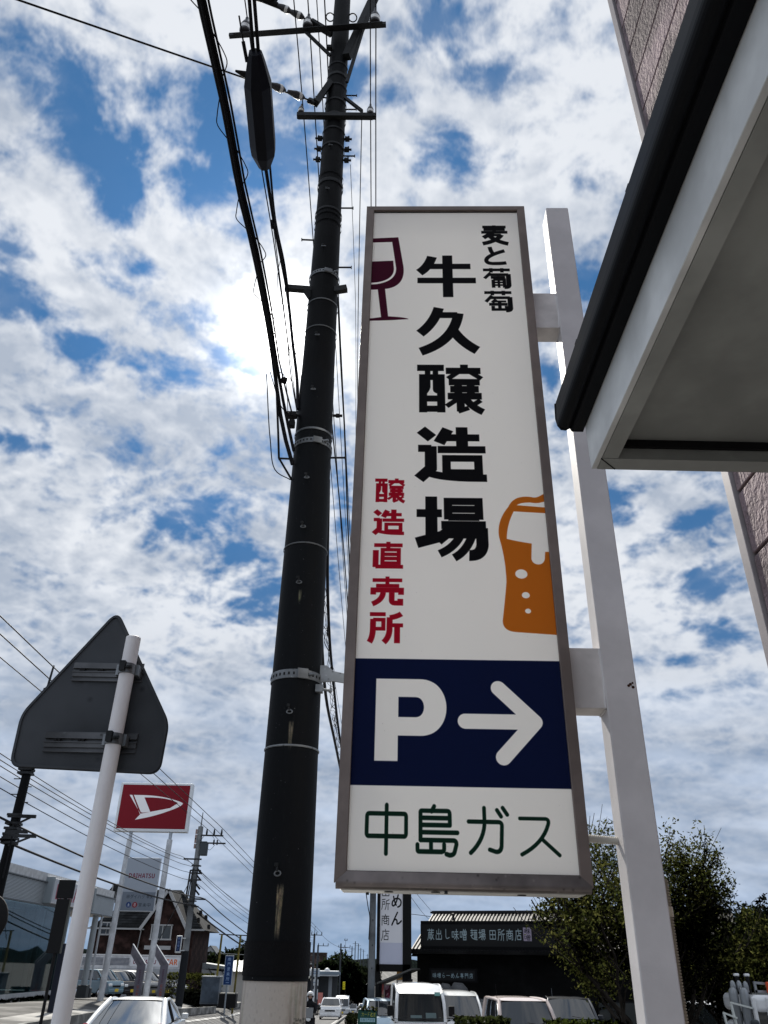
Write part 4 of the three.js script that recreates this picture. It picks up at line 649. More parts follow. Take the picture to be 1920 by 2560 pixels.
const keiVan = (m) => ({ L: 3.4, W: 1.475, H: 1.9, hood: 0.98, belt: 1.0, nose: 0.08, ws0: 1.5, ws1: 1.12, r1: -1.62, r0: -1.68, m, tumble: 0.09, bow: 0.06, crown: 0.08, roofDrop: 0.17, doors: 3, apillar: 0.05, mirX: 0.13, mirY: 0.26, mirZ: -0.02, mirH: 0.25, mirM: MT.black, plate: plateY, wz: [0.95, -1.05] });
const keiTall = (m) => ({ L: 3.4, W: 1.475, H: 1.66, hood: 0.98, belt: 1.02, nose: 0.16, ws0: 1.02, ws1: 0.36, r1: -1.46, r0: -1.6, m, tumble: 0.13, crown: 0.06, doors: 3, plate: plateY });
const sedan = (m) => ({ L: 4.55, W: 1.75, H: 1.47, hood: 0.9, belt: 0.95, nose: 0.3, ws0: 1.0, ws1: 0.12, r1: -1.0, r0: -1.85, m, tumble: 0.24, crown: 0.06, doors: 2 });
const minivan = (m) => ({ L: 4.6, W: 1.7, H: 1.78, hood: 1.0, belt: 1.05, nose: 0.2, ws0: 1.55, ws1: 0.75, r1: -1.95, r0: -2.15, m, tumble: 0.15, crown: 0.08, doors: 3, roofDrop: 0.04 });
const suv = (m) => ({ L: 4.5, W: 1.78, H: 1.68, hood: 1.02, belt: 1.06, nose: 0.18, ws0: 0.85, ws1: 0.15, r1: -1.75, r0: -2.05, m, tumble: 0.2, crown: 0.05, doors: 3 });
const G0 = (x, d) => ground(x, -d) + 0.02;
const put = (name, label, cat, x, d, turn, P, dy = 0, group) => car(name, label, cat, [x, G0(x, d) + dy, -d], turn, P, group);

// parked and moving, nearest first
const kv = put('kei_van', 'white high-roofed small van facing the street with big black door mirrors', 'van', 1.44, 27.6, rad(1), keiVan(PAINT.white), 0.02);
{ // papers and a driver's blue mask hanging inside the screen
  obj('dashboard_papers', [box(0.32, 0.1, 0.006, -0.12, 1.1, 1.36, 0, rad(-30)), box(0.3, 0.16, 0.006, 0.3, 1.13, 1.34, 0.1, rad(-24))], mat([0.6, 0.66, 0.66], 0.8), kv);
  obj('sun_sticker', box(0.16, 0.09, 0.004, 0.5, 1.66, 1.2), mat([0.2, 0.42, 0.4], 0.6), kv);
  kv.children.filter((c) => c.name.startsWith('windscreen')).forEach((c) => { c.material = mat([0.4, 0.46, 0.47], 0.03, { transmission: 1, thickness: 0 }); });
  obj('dashboard', rbox(1.3, 0.12, 0.4, 0.05, 0, 1.02, 1.22), MT.black, kv);
  for (const s of [-1, 1]) obj('seat', [rbox(0.5, 0.62, 0.14, 0.06, s * 0.35, 1.2, 0.55), rbox(0.26, 0.18, 0.1, 0.04, s * 0.35, 1.58, 0.52)], mat([0.02, 0.021, 0.024], 0.8), kv);
  obj('rear_bulkhead', box(1.3, 0.9, 0.02, 0, 1.4, -0.2), MT.black, kv);
}
put('minivan', 'white minivan behind the small van with cloud reflections in its windscreen', 'van', 3.02, 32.2, rad(-2), minivan(PAINT.pearl), 0.0);
put('estate_car', 'silver estate car half hidden behind the white minivan by the dark restaurant', 'car', 4.0, 36.5, rad(186), suv(PAINT.silver), -0.05);
put('kei_wagon', 'cream pink small wagon with a roof aerial and leafy hedge in front', 'car', 3.86, 23.6, rad(2), { ...keiTall(PAINT.cream), H: 1.6, antenna: [-0.62, 0.3], ws1: 0.5, bow: 0.07 }, 0.0);
put('compact_car', 'pale blue compact car beside the white van behind the green board', 'car', 0.55, 34.8, rad(4), { ...keiTall(PAINT.pale), H: 1.52 }, 0.02);
put('off_roader', 'dark off-roader in deep shade under the leafy tree beside hedge', 'car', 6.95, 32, rad(-8), suv(PAINT.navy), 0);
put('hatchback', 'white hatchback partly behind tree branches near the truck', 'car', 9.2, 25.6, rad(-14), { ...keiTall(PAINT.white), W: 1.66, L: 3.9, H: 1.58 }, 0);
put('estate_car', 'grey estate car in tree shade beyond the white hatchback', 'car', 12.2, 35, rad(-20), minivan(PAINT.silver), 0);
put('saloon_car', 'pearl white saloon in the far lane with sky mirrored in its rear glass', 'car', -5.55, 22.6, rad(185), { ...sedan(PAINT.pearl), H: 1.46, r0: -1.95, r1: -0.75, rear: mat([0.02, 0.025, 0.03], 0.03, { clearcoat: 1, clearcoatRoughness: 0.02, specularIntensity: 1 }), cpillar: 0.07 }, 0.03);
put('sport_utility', 'white sport utility vehicle leading the oncoming queue', 'car', -3.38, 82, rad(0), { ...suv(PAINT.white), H: 1.62 }, 0);
put('kei_van', 'silver small van second in the oncoming queue', 'van', -2.85, 98, rad(0), keiVan(PAINT.silver), 0);
put('kei_wagon', 'grey small wagon third in the oncoming queue', 'car', -3.05, 176, 0, keiTall(PAINT.silver), 0.1);
put('saloon_car', 'tiny white car far down the street by the striped pole', 'car', -0.9, 150, 0, sedan(PAINT.white), 0.2);
put('estate_car', 'tiny grey car cresting the distant hill of the street', 'car', -0.4, 470, 0, suv(PAINT.silver), 0.2);
{ // truck seen from behind
  const t = thing('box_truck', 'dark open-bed truck driving away towards the hill', 'truck', [-2.83, ground(-4, -226) + 0.1, -226]);
  obj('bed', [box(2.2, 1.1, 5, 0, 1.5, -2), box(2.25, 0.1, 5, 0, 0.9, -2)], mat([0.10, 0.11, 0.12], 0.7), t); obj('cab', rbox(2.1, 1.9, 1.6, 0.1, 0, 1.6, -5.4), PAINT.grey, t); obj('undertray', box(2.1, 0.5, 0.2, 0, 0.65, 0.3), MT.black, t);
  for (const s of [-1, 1]) for (const z of [-0.6, -5.2]) obj('wheel', wheelG().scale(1.3, 1.4, 1.4).translate(s * 0.9, 0.42, z), MT.tyre, t);
}
// row of cars in the dealer's forecourt, noses to the street
{
  const row = [[-18.4, 62, PAINT.sky, keiTall, 'kei_wagon', 'light blue boxy wagon first in the forecourt row'], [-17.75, 63.5, PAINT.black, (m) => ({ ...keiTall(m), H: 1.62 }), 'kei_wagon', 'black boxy wagon second in the forecourt row'], [-17.1, 65.0, PAINT.grey, (m) => ({ ...minivan(m), H: 1.7 }), 'minivan', 'gunmetal grey minivan third in the forecourt row'], [-16.45, 66.5, PAINT.black, suv, 'sport_utility', 'black car fourth in the forecourt row behind the slanted pylon'], [-15.8, 68, PAINT.navy, sedan, 'saloon_car', 'dark low car last in the forecourt row near the white wall']];
  for (const [x, d, m, f, n, l] of row) car(n, l, 'car', [x, LOTY(d), -d], rad(62), { ...f(m), plate: plateY }, 'cars lined up in the dealer forecourt');
  car('kei_wagon', 'white roofed car behind the first forecourt row', 'car', [-20.6, LOTY(66), -66], rad(62), keiTall(PAINT.white), 'cars lined up in the dealer forecourt');
  car('hatchback', 'red and white hatchback seen beside the showroom corner', 'car', [-20.6, LOTY(58), -58], rad(20), keiTall(paint([0.5, 0.03, 0.05])));
}
function LOTY(d) { return along(LOT, d) + 0.02; }
// truck with folded crane at the right
{
  const t = thing('crane_truck', 'white crane truck with grey upright cylinders and an orange lamp box on its cab', 'truck', [7.46, ground(7.6, -17) - 0.02, -17]);
  const y = -ground(7.6, -17), W2 = PAINT.white;
  obj('cab', [rbox(1.25, 0.95, 1.5, 0.09, 0.25, y + 0.28, -0.6), rbox(1.25, 0.3, 1.5, 0.1, 0.25, y + 1.06, -0.6)], W2, t);
  obj('cab_pillar', [rbox(0.07, 0.72, 0.1, 0.03, -0.36, y + 0.82, 0.12), rbox(0.09, 0.72, 0.1, 0.03, -0.1, y + 0.82, 0.14), rbox(0.09, 0.72, 0.1, 0.03, 0.72, y + 0.82, 0.12)], W2, t);
  obj('side_window', box(0.19, 0.58, 0.02, -0.235, y + 0.83, 0.11), MT.glassDark, t);
  obj('windscreen', patch(V(-0.06, y + 0.55, 0.13), V(0.7, y + 0.55, 0.13), V(-0.05, y + 1.12, 0.06), V(0.7, y + 1.12, 0.06), V(0, 0, 0.06)), MT.glassDark, t);
  const grey = mat([0.33, 0.35, 0.37], 0.4, { metalness: 0.3, grain: 'soft' });
  for (const [x, z] of [[-0.62, -0.1], [-0.46, 0.0]]) obj('stowed_cylinder', lathe([[0, 0], [0.085, 0], [0.085, 1.1], [0.075, 1.17], [0.045, 1.21], [0, 1.22]], 20).translate(x, y + 0.1, z), grey, t);
  for (const [x, h] of [[-0.58, 1.43], [-0.46, 1.43], [-0.34, 1.42]]) obj('pressure_bottle', lathe([[0, 0], [0.05, 0], [0.052, 0.1], [0.04, 0.15], [0.015, 0.18], [0, 0.18]], 14).translate(x, y + h - 0.18, -0.15), grey, t);
  for (const x of [-0.42, -0.22]) { const b = obj('mast_stub', cyl(V(x, y + 1.2, -0.3), V(x, y + 1.5, -0.3), 0.035), MT.black, t); obj('mast_cap', rbox(0.1, 0.05, 0.08, 0.02, x, y + 1.52, -0.3), W2, b); }
  obj('roof_rack', [beam(V(-0.2, y + 1.26, -0.1), V(0.6, y + 1.24, -0.1), 0.04, 0.04), beam(V(-0.2, y + 1.4, -0.1), V(0.1, y + 1.38, -0.1), 0.05, 0.04), beam(V(-0.18, y + 1.24, -0.1), V(-0.18, y + 1.42, -0.1), 0.04, 0.04)], grey, t);
  obj('lamp_box', rbox(0.26, 0.19, 0.16, 0.02, 0.14, y + 1.32, 0.0), mat([0.75, 0.10, 0.03], 0.4), t);
  obj('guard_frame', [beam(V(-0.78, y + 1.08, 0.1), V(-0.42, y + 1.0, 0.16), 0.07, 0.03), beam(V(-0.78, y + 1.08, 0.1), V(-0.7, y + 0.3, 0.1), 0.06, 0.03), beam(V(-0.95, y + 0.92, 0.1), V(-0.72, y + 0.84, 0.13), 0.05, 0.03), beam(V(-0.94, y + 0.92, 0.1), V(-0.88, y + 0.4, 0.1), 0.05, 0.03)], mat([0.6, 0.63, 0.6], 0.5), t);
  obj('wing_mirror', rbox(0.16, 0.3, 0.1, 0.05, -0.48, y + 0.68, 0.3), mat([0.03, 0.04, 0.045], 0.4), t);
  obj('red_reel', rbox(0.1, 0.16, 0.1, 0.03, -0.72, y + 0.62, 0.14), mat([0.4, 0.05, 0.03], 0.6), t);
  for (const s of [-0.25, 0.75]) obj('wheel', wheelG().scale(1.2, 1.3, 1.3).translate(s, 0.39, -0.4), MT.tyre, t);
  obj('chassis', box(1.0, 0.2, 1.6, 0.25, 0.6, -0.6), MT.black, t);
}
// ---------------------------------------------------------------- far side of the street
function text(g, s, x, y, size, o = {}) { g.font = `${o.w ?? 'bold'} ${size}px sans-serif`; g.textAlign = o.a ?? 'center'; g.textBaseline = 'middle'; g.save(); g.translate(x, y); g.scale(o.sx ?? 1, 1); g.fillText(s, 0, 0); g.restore(); }
const printM = (tex, rough = 0.45) => new THREE.MeshPhysicalMaterial({ map: tex, roughness: rough, specularIntensity: 0.4, side: THREE.DoubleSide });
const sheet = (w, h, x, y, z, ry = 0) => { const g = new THREE.PlaneGeometry(w, h); if (ry) g.rotateY(ry); return g.translate(x, y, z); };
const letters = (s, rgb, w = 1024, h = 192, bg = null, sz = 150, sx = 1, italic = '') => canvasTex(w, h, (g) => { g.fillStyle = bg; g.fillRect(0, 0, w, h); g.fillStyle = rgb; g.font = `${italic} bold ${sz}px sans-serif`; g.textAlign = 'center'; g.textBaseline = 'middle'; g.save(); g.translate(w / 2, h / 2 + 6); g.scale(sx, 1); g.fillText(s, 0, 0); g.restore(); });
{ // showroom: facade along x = -16
  const t = thing('car_showroom', 'glass fronted car showroom with ribbed grey fascia and white parapet', 'building', [-16, 0, 0]);
  const wht = mat([0.62, 0.63, 0.64], 0.6, { grain: 'soft' }), ribM = mat([0.40, 0.43, 0.45], 0.45, { metalness: 0.4 });
  obj('parapet', [box(0.3, 0.42, 33, -0.15, 4.98, -37.9), box(9, 0.42, 0.3, -4.5, 4.98, -54.3)], wht, t);
  const ribs = []; for (let k = 0; k < 17; k++) { const y = 3.86 + 0.054 * k; ribs.push(box(0.05, 0.036, 33, 0.0, y, -37.9), box(9, 0.036, 0.05, -4.5, y, -54.42)); }
  stuff(obj('fascia_rib', ribs, ribM, t));
  obj('fascia_backing', [box(0.1, 0.98, 32.9, -0.1, 4.3, -37.9), box(9, 0.98, 0.1, -4.5, 4.3, -54.3)], mat([0.2, 0.215, 0.23], 0.6), t);
  obj('eaves_trim', [box(0.16, 0.06, 33.1, 0.03, 3.80, -37.9), box(0.16, 0.05, 33.1, 0.03, 4.785, -37.9)], mat([0.1, 0.11, 0.12], 0.5), t);
  obj('canopy_soffit', box(9, 0.05, 8.4, -4.5, 3.79, -50.2), mat([0.5, 0.5, 0.5], 0.7), t);
  obj('ceiling', box(9, 0.06, 25, -4.6, 3.72, -33.8), mat([0.55, 0.57, 0.57], 0.8), t);
  for (const [x, z] of [[-1.2, -39.5], [-2.6, -41], [-1.6, -43], [-3.4, -40]]) obj('ceiling_lamp', box(0.2, 0.03, 1.4, x, 3.675, z), mat([0.8, 0.82, 0.82], 0.5), t);
  obj('back_wall', [box(0.1, 3.6, 25, -8.5, 1.95, -33.8), box(8.5, 3.6, 0.1, -4.3, 1.95, -46.2)], mat([0.18, 0.21, 0.22], 0.8), t);
  obj('showroom_floor', box(9, 0.25, 25, -4.6, 0.0, -33.8), mat([0.16, 0.17, 0.17], 0.4), t);
  obj('plinth', [box(0.3, 0.42, 25, 0.12, -0.06, -33.8)], mat([0.52, 0.53, 0.54], 0.8, { grain: 'soft' }), t);
  const pane = mat([0.46, 0.60, 0.63], 0.02, { transmission: 1, thickness: 0, ior: 1.9 });
  for (let k = 0; k < 18; k++) { const z = -46.1 + 1.36 * (k + 0.5); obj('glass_pane', box(0.012, 3.6, 1.345, 0, 1.96, z), pane, t); }
  obj('mullion', [box(0.3, 3.65, 0.3, 0.0, 1.95, -46.25), box(0.18, 3.65, 0.18, -0.25, 1.95, -43.6)], mat([0.07, 0.085, 0.09], 0.4), t);
  obj('canopy_column', cyl(V(-0.2, -0.5, -51.9), V(-0.2, 3.8, -51.9), 0.17, 0.17, 20), mat([0.28, 0.31, 0.335], 0.45), t);
  obj('canopy_column', cyl(V(0.0, -0.6, -52.4), V(0.0, 3.8, -52.4), 0.06, 0.06, 12), mat([0.36, 0.38, 0.41], 0.4), t);
  obj('column_base', rbox(0.55, 0.9, 0.55, 0.03, -0.2, -0.2, -51.9), mat([0.05, 0.055, 0.06], 0.6), t);
  obj('column_base', rbox(0.25, 0.8, 0.25, 0.03, 0.0, -0.3, -52.4), mat([0.05, 0.055, 0.06], 0.6), t);
  // letter box on the fascia
  const lb = obj('letter_box', [rbox(0.32, 1.12, 6.6, 0.03, 0.14, 4.44, -45.9)], mat([0.55, 0.56, 0.58], 0.5), t);
  obj('letter_face', sheet(6.4, 1.0, 0, 0, 0, Math.PI / 2).translate(0.306, 4.44, -45.9), printM(canvasTex(1024, 160, (g) => { g.fillStyle = '#a9acb2'; g.fillRect(0, 0, 1024, 160); g.fillStyle = '#86243c'; text(g, 'DAIHATSU', 512, 84, 150, { sx: 1.18 }); })), lb, true);
  obj('letter_box_cheek', rbox(0.5, 1.2, 0.16, 0.05, 0.16, 4.44, -42.55), mat([0.22, 0.25, 0.27], 0.5), t);
  obj('letter_box_cheek', rbox(0.5, 1.2, 0.16, 0.05, 0.16, 4.44, -49.25), mat([0.22, 0.25, 0.27], 0.5), t);
  obj('wall_panel', box(0.1, 3.6, 2.0, -2.2, 1.95, -48.6), mat([0.5, 0.51, 0.53], 0.7), t);
  // things on show inside
  obj('hanging_banner', rbox(0.05, 0.9, 3.0, 0.02, -1.2, 1.55, -40.5), mat([0.34, 0.42, 0.44], 0.7), t);
  obj('banner_print', sheet(2.8, 0.8, 0, 0, 0, Math.PI / 2).translate(-1.17, 1.55, -40.5), printM(canvasTex(512, 160, (g) => { g.fillStyle = '#6f8387'; g.fillRect(0, 0, 512, 160); g.fillStyle = '#243236'; text(g, 'TANTO', 190, 100, 86); g.fillStyle = '#10181a'; g.fillRect(330, 60, 150, 84); g.fillStyle = '#9fb0b2'; text(g, '559', 405, 104, 70); })), t, true);
}
const hedgeG = (n, w, h, d, s, seed) => { const r = rng(seed), pos = [], nor = []; for (let i = 0; i < n; i++) { const e = r(); let x = (r() - 0.5) * w, y = r() * h, z = (r() - 0.5) * d; if (e < 0.4) y = h * (0.82 + 0.22 * r()); else if (e < 0.75) z = d / 2 * (0.85 + 0.25 * r()); const a = V(r() - 0.5, r() - 0.5, r() - 0.5).normalize(), b = V(r() - 0.5, r() - 0.3, r() - 0.5).cross(a).normalize(), k = s * (0.6 + 0.8 * r()); const p = V(x, y, z), q = a.clone().multiplyScalar(k), u = b.clone().multiplyScalar(k * 0.45), nn = a.clone().cross(b); for (const v of [p.clone().sub(q), p.clone().add(u), p.clone().add(q), p.clone().sub(q), p.clone().add(q), p.clone().sub(u)]) { pos.push(v.x, v.y, v.z); nor.push(nn.x, nn.y, nn.z); } } const g = new THREE.BufferGeometry(); g.setAttribute('position', new THREE.Float32BufferAttribute(pos, 3)); g.setAttribute('normal', new THREE.Float32BufferAttribute(nor, 3)); return g; };
const leaf = (rgb, tr = 0.35) => mat(rgb, 0.55, { specularIntensity: 0.35 });
{ const t = thing('low_hedge', 'low dark clipped hedge strip under the showroom plinth', 'hedge', [-15.2, -0.35, -38]); stuff(obj('foliage', hedgeG(2600, 0.9, 0.35, 16, 0.07, 81), leaf([0.02, 0.028, 0.014]), t)); obj('hedge_core', box(0.7, 0.28, 16, 0, 0.13, 0), mat([0.02, 0.028, 0.014], 1), t); }
{ // tall double-post dealer sign
  const t = thing('pylon_sign', 'tall dealer sign with red logo board and grey name board between two white posts', 'sign', [-11.65, 0, -44]);
  const post = mat([0.62, 0.64, 0.67], 0.45, { grain: 'soft' });
  for (const [x0, x1] of [[-1.2, -1.03], [0.94, 1.05]]) { obj('post', cyl(V(x0, -0.9, 0), V(x1, 7.0, 0), 0.15, 0.14, 22), post, t); obj('post_spigot', cyl(V(x1, 7.0, 0), V(x1 + 0.01, 7.5, 0), 0.085, 0.085, 14), mat([0.35, 0.38, 0.42], 0.4, { metalness: 0.4 }), t); }
  const bd = obj('logo_board', rbox(3.86, 2.45, 0.42, 0.03, -0.01, 8.58, -0.06), mat([0.62, 0.64, 0.66], 0.45, { metalness: 0.2 }), t);
  obj('logo_face', sheet(3.6, 2.2, -0.01, 8.6, 0.155), printM(canvasTex(1024, 626, (g, W, H) => {
    g.fillStyle = '#76071a'; g.fillRect(0, 0, W, H); g.fillStyle = '#f0eeee'; g.strokeStyle = '#f0eeee';
    g.fill(new Path2D('M118 150L160 150L318 420L760 330L880 250L910 268L800 350Q640 420 430 470L260 505L330 420Z'));
    g.fill(new Path2D('M182 150L330 150L470 388L362 402L330 396Z'));
    g.fill(new Path2D('M300 150Q560 150 760 200Q930 240 945 262Q930 300 800 352L790 318Q880 278 872 262Q820 220 660 196Q500 178 350 184Z'));
  }), 0.5), bd, true);
  const nb = obj('name_board', rbox(1.72, 2.47, 0.16, 0.02, -0.09, 4.87, 0.02), mat([0.48, 0.51, 0.55], 0.5), t);
  obj('name_face', sheet(1.66, 2.4, -0.09, 4.87, 0.103), printM(canvasTex(512, 740, (g, W, H) => {
    g.fillStyle = '#99a0aa'; g.fillRect(0, 0, W, H); g.fillStyle = '#6d7580'; g.fillRect(0, 480, W, 260);
    g.fillStyle = '#6d1830'; text(g, 'DAIHATSU', 256, 250, 92, { sx: 0.93 });
    g.strokeStyle = '#2d343d'; ['ta', 'da', 'i', 'ha', 'tsu'].forEach((n, i) => glyph(g, n, 70 + i * 58, 520, 48, 52, 1.3)); ['ushi', 'hisashi'].forEach((n, i) => glyph(g, n, 380 + i * 52, 522, 44, 50));
    g.fillStyle = '#223a6a'; g.beginPath(); g.arc(120, 660, 40, 0, 7); g.fill(); g.fillStyle = '#7c2b35'; g.beginPath(); g.arc(215, 660, 40, 0, 7); g.fill(); g.strokeStyle = '#dfe2e6'; glyph(g, 'tsuchi', 98, 636, 44, 46, 1.2); glyph(g, 'hi', 198, 638, 34, 42, 1.2);
    g.strokeStyle = '#333a42'; ['ei', 'gyo', 'naka'].forEach((n, i) => glyph(g, n, 272 + i * 66, 632, 56, 56, 1.1));
  })), nb, true);
}
{ // white forecourt wall with big letters
  const t = thing('boundary_wall', 'long white forecourt wall with slatted vent and red and orange lettering', 'wall', [-19.0, -1.0, -71]); t.scale.set(1.076, 1.03, 1);
  obj('wall_body', [box(7.6, 2.72, 0.3, 0.05, 1.36, 0)], mat([0.60, 0.61, 0.63], 0.7, { grain: 'soft' }), t);
  obj('wall_coping', box(7.7, 0.06, 0.36, 0.05, 2.75, 0), mat([0.7, 0.7, 0.7], 0.6), t);
  obj('lower_panel', box(7.6, 1.85, 0.03, 0.05, 0.95, 0.166), mat([0.42, 0.44, 0.47], 0.75, { grain: 'soft' }), t);
  obj('letter_strip', sheet(3.5, 0.62, 1.95, 2.32, 0.156), printM(canvasTex(1024, 180, (g, W, H) => { g.fillStyle = '#cfd0d4'; g.fillRect(0, 0, W, H); g.fillStyle = '#6e1f33'; text(g, 'DAIHATSU', 300, 92, 118, { sx: 0.86 }); g.fillStyle = '#d2611c'; text(g, 'U-CAR', 800, 92, 150, { sx: 0.9 }); })), t, true);
  for (const x of [-2.55, -0.65]) for (let k = 0; k < 6; k++) obj('vent_slat', box(1.5, 0.045, 0.03, x, 2.1 + k * 0.085, 0.158), mat([0.12, 0.13, 0.16], 0.6), t);
  obj('wall_joint', [0.9, 2.7].map((x) => box(0.02, 1.9, 0.02, x, 0.95, 0.176)), mat([0.3, 0.31, 0.33], 0.8), t);
  obj('notice_plate', box(0.45, 0.7, 0.03, 1.75, 1.2, 0.19), mat([0.35, 0.37, 0.4], 0.6), t);
}
{ const t = thing('low_wall', 'low pale block wall at the forecourt corner beside the pole', 'wall', [-11.5, 0, -50.5]); obj('wall_body', box(1.9, 0.62, 0.2, 0, -0.75, 0, rad(14)), mat([0.40, 0.42, 0.44], 0.85, { grain: 'patchy' }), t); obj('wall_foot', box(1.92, 0.16, 0.22, 0, -0.98, 0.005, rad(14)), mat([0.12, 0.13, 0.14], 0.9), t); }
function slantPylon(x, y, z, label) {
  const t = thing('slanted_pylon', label, 'sign', [x, y, z], 0, 'grey cranked dealer pylons');
  const out = [[0.02, 0], [0.42, 0], [0.45, 1.95], [-0.42, 2.92], [-0.45, 2.44], [0.02, 1.86]];
  obj('pylon_body', prism(out, 0.14, 0.012).translate(0, 0, -0.07), mat([0.17, 0.165, 0.20], 0.5, { grain: 'soft' }), t);
  obj('pylon_edge', beam(V(0.47, 1.95, 0), V(-0.42, 2.95, 0), 0.17, 0.03), mat([0.6, 0.62, 0.65], 0.4), t);
  obj('pylon_print', sheet(0.3, 1.75, 0.235, 0.95, 0.084), printM(canvasTex(128, 720, (g) => { g.fillStyle = '#65636f'; g.fillRect(0, 0, 128, 720); g.save(); g.translate(64, 60); g.rotate(Math.PI / 2); g.font = 'bold 62px sans-serif'; g.textBaseline = 'middle'; g.fillStyle = '#4a2a3c'; g.fillText('DAIHATSU', 0, 0, 290); g.fillStyle = '#8c4538'; g.font = 'bold 84px sans-serif'; g.fillText('U-CAR', 320, 0, 290); g.restore(); })), t, true);
  obj('pylon_mark', beam(V(-0.12, 2.28, 0.086), V(0.2, 1.92, 0.086), 0.03, 0.004), mat([0.04, 0.03, 0.05], 0.6), t);
}
slantPylon(-13.37, -0.62, -52, 'grey cranked pylon in front of the parked dark cars');
slantPylon(-12.5, -0.6, -54, 'grey cranked pylon in front of the white wall lettering');
{ // brown brick house with gables
  const t = thing('brick_house', 'dark brown house with steep gable, white trim and slate roof', 'house', [0, -1.1, -80]);
  const br = mat([0.045, 0.025, 0.022], 0.9, { grain: 'rough', bump: 'mid', bs: 0.01 }), roofM = mat([0.028, 0.03, 0.032], 0.8, { grain: 'rough' }), tr = mat([0.30, 0.305, 0.31], 0.6);
  obj('wall', [box(9.3, 5.1, 8, -20.6, 2.55, -4), box(3.6, 5.1, 1.4, -18.3, 2.55, 0.6)], br, t);
  obj('gable_wall', prism([[-20.1, 5.1], [-16.5, 5.1], [-18.3, 7.9]], 0.3).translate(0, 0, 1.0), br, t);
  const q = (pts) => { const g = new THREE.BufferGeometry(); const p = []; for (const [a, b, c, d] of pts) p.push(...a, ...b, ...c, ...a, ...c, ...(d ?? c)); g.setAttribute('position', new THREE.Float32BufferAttribute(p, 3)); g.computeVertexNormals(); return g; };
  const roof = obj('roof', q([[[-25.4, 5.0, 0.3], [-15.0, 5.0, 0.3], [-18.4, 8.5, -4], [-22.0, 8.5, -4]], [[-15.0, 5.0, 0.3], [-15.0, 5.0, -8.4], [-18.4, 8.5, -4]], [[-25.4, 5, 0.3], [-22.0, 8.5, -4], [-25.4, 5, -8.4]], [[-25.4, 5, -8.4], [-22, 8.5, -4], [-18.4, 8.5, -4], [-15, 5, -8.4]], [[-20.3, 5.0, 1.7], [-18.3, 8.1, 1.7], [-18.3, 8.1, -4], [-20.3, 5.0, -4]], [[-16.3, 5.0, 1.7], [-18.3, 8.1, 1.7], [-18.3, 8.1, -4], [-16.3, 5.0, -4]]]), roofM, t);
  { const sh = []; for (let k = 0; k < 16; k++) { const f = k / 16; sh.push(box(lerp(10.2, 3.8, f), 0.02, 0.05, lerp(-20.2, -20.2, f), 5.03 + 3.5 * f, 0.3 - 4.3 * f)); } stuff(obj('slate_course', sh, mat([0.02, 0.021, 0.023], 0.85), roof)); }
  obj('barge_board', beam(V(-20.4, 4.9, 1.75), V(-18.3, 8.15, 1.75), 0.08, 0.26), tr, t); obj('barge_board', beam(V(-16.2, 4.9, 1.75), V(-18.3, 8.15, 1.75), 0.08, 0.26), tr, t);
  obj('dormer', [prism([[-25.6, 7.3], [-22.6, 7.3], [-22.6, 8.75], [-24.5, 8.85]], 1.6).translate(0, 0, -4)], roofM, t);
  obj('dormer_trim', beam(V(-24.6, 8.8, -2.36), V(-24.65, 7.4, -2.36), 0.1, 0.1), tr, t);
  obj('gutter', box(5.3, 0.13, 0.13, -22.8, 5.0, 0.36), tr, t); obj('gutter', box(1.5, 0.13, 0.13, -15.7, 5.0, 0.36), tr, t);
  obj('downpipe', cyl(V(-20.6, 5.0, 0.3), V(-20.9, 1.5, 0.1), 0.05, 0.05, 8), tr, t);
  const win = (x, y, w, h, z) => { const f = obj('window', [box(w + 0.2, 0.1, 0.12, x, y + h / 2, z), box(w + 0.2, 0.12, 0.16, x, y - h / 2, z), box(0.1, h, 0.12, x - w / 2, y, z), box(0.1, h, 0.12, x + w / 2, y, z), box(0.07, h, 0.1, x + 0.1, y, z)], tr, t); obj('pane', box(w - 0.08, h - 0.08, 0.03, x, y, z - 0.03), mat([0.05, 0.06, 0.07], 0.05), f); };
  win(-18.55, 4.75, 1.75, 1.12, 1.34); win(-23.9, 5.0, 0.8, 0.95, 0.05); 
  obj('band_course', box(2.3, 0.3, 0.1, -18.7, 3.55, 1.34), tr, t);
}
// poles and wires on the far side
function streetPole(x, z, h, r0, r1, label, opts = {}) {
  const t = thing('utility_pole', label, 'utility pole', [x, 0, z], 0, opts.group), y0 = ground(x, z) - 0.2, m = opts.m ?? mat([0.20, 0.215, 0.23], 0.85, { grain: 'patchy' });
  obj('shaft', cyl(V(0, y0, 0), V(opts.lean ?? 0, h, 0), r0, r1, 14), m, t);
  for (const [y, a, b] of opts.arms ?? []) obj('crossarm', beam(V(a, y, 0.12), V(b, y - 0.01, 0.12), 0.08, 0.08), MT.steelDark, t);
  for (const [y, xx] of opts.pins ?? []) obj('insulator', lathe([[0, 0], [0.05, 0], [0.06, 0.1], [0.05, 0.2], [0.03, 0.32], [0, 0.32]], 10).translate(xx, y, 0.12), MT.steelDark, t);
  if (opts.rod) obj('lightning_rod', cyl(V(opts.lean ?? 0, h, 0), V((opts.lean ?? 0) + 0.02, h + opts.rod, 0), 0.04, 0.025, 8), m, t);
  return t;
}
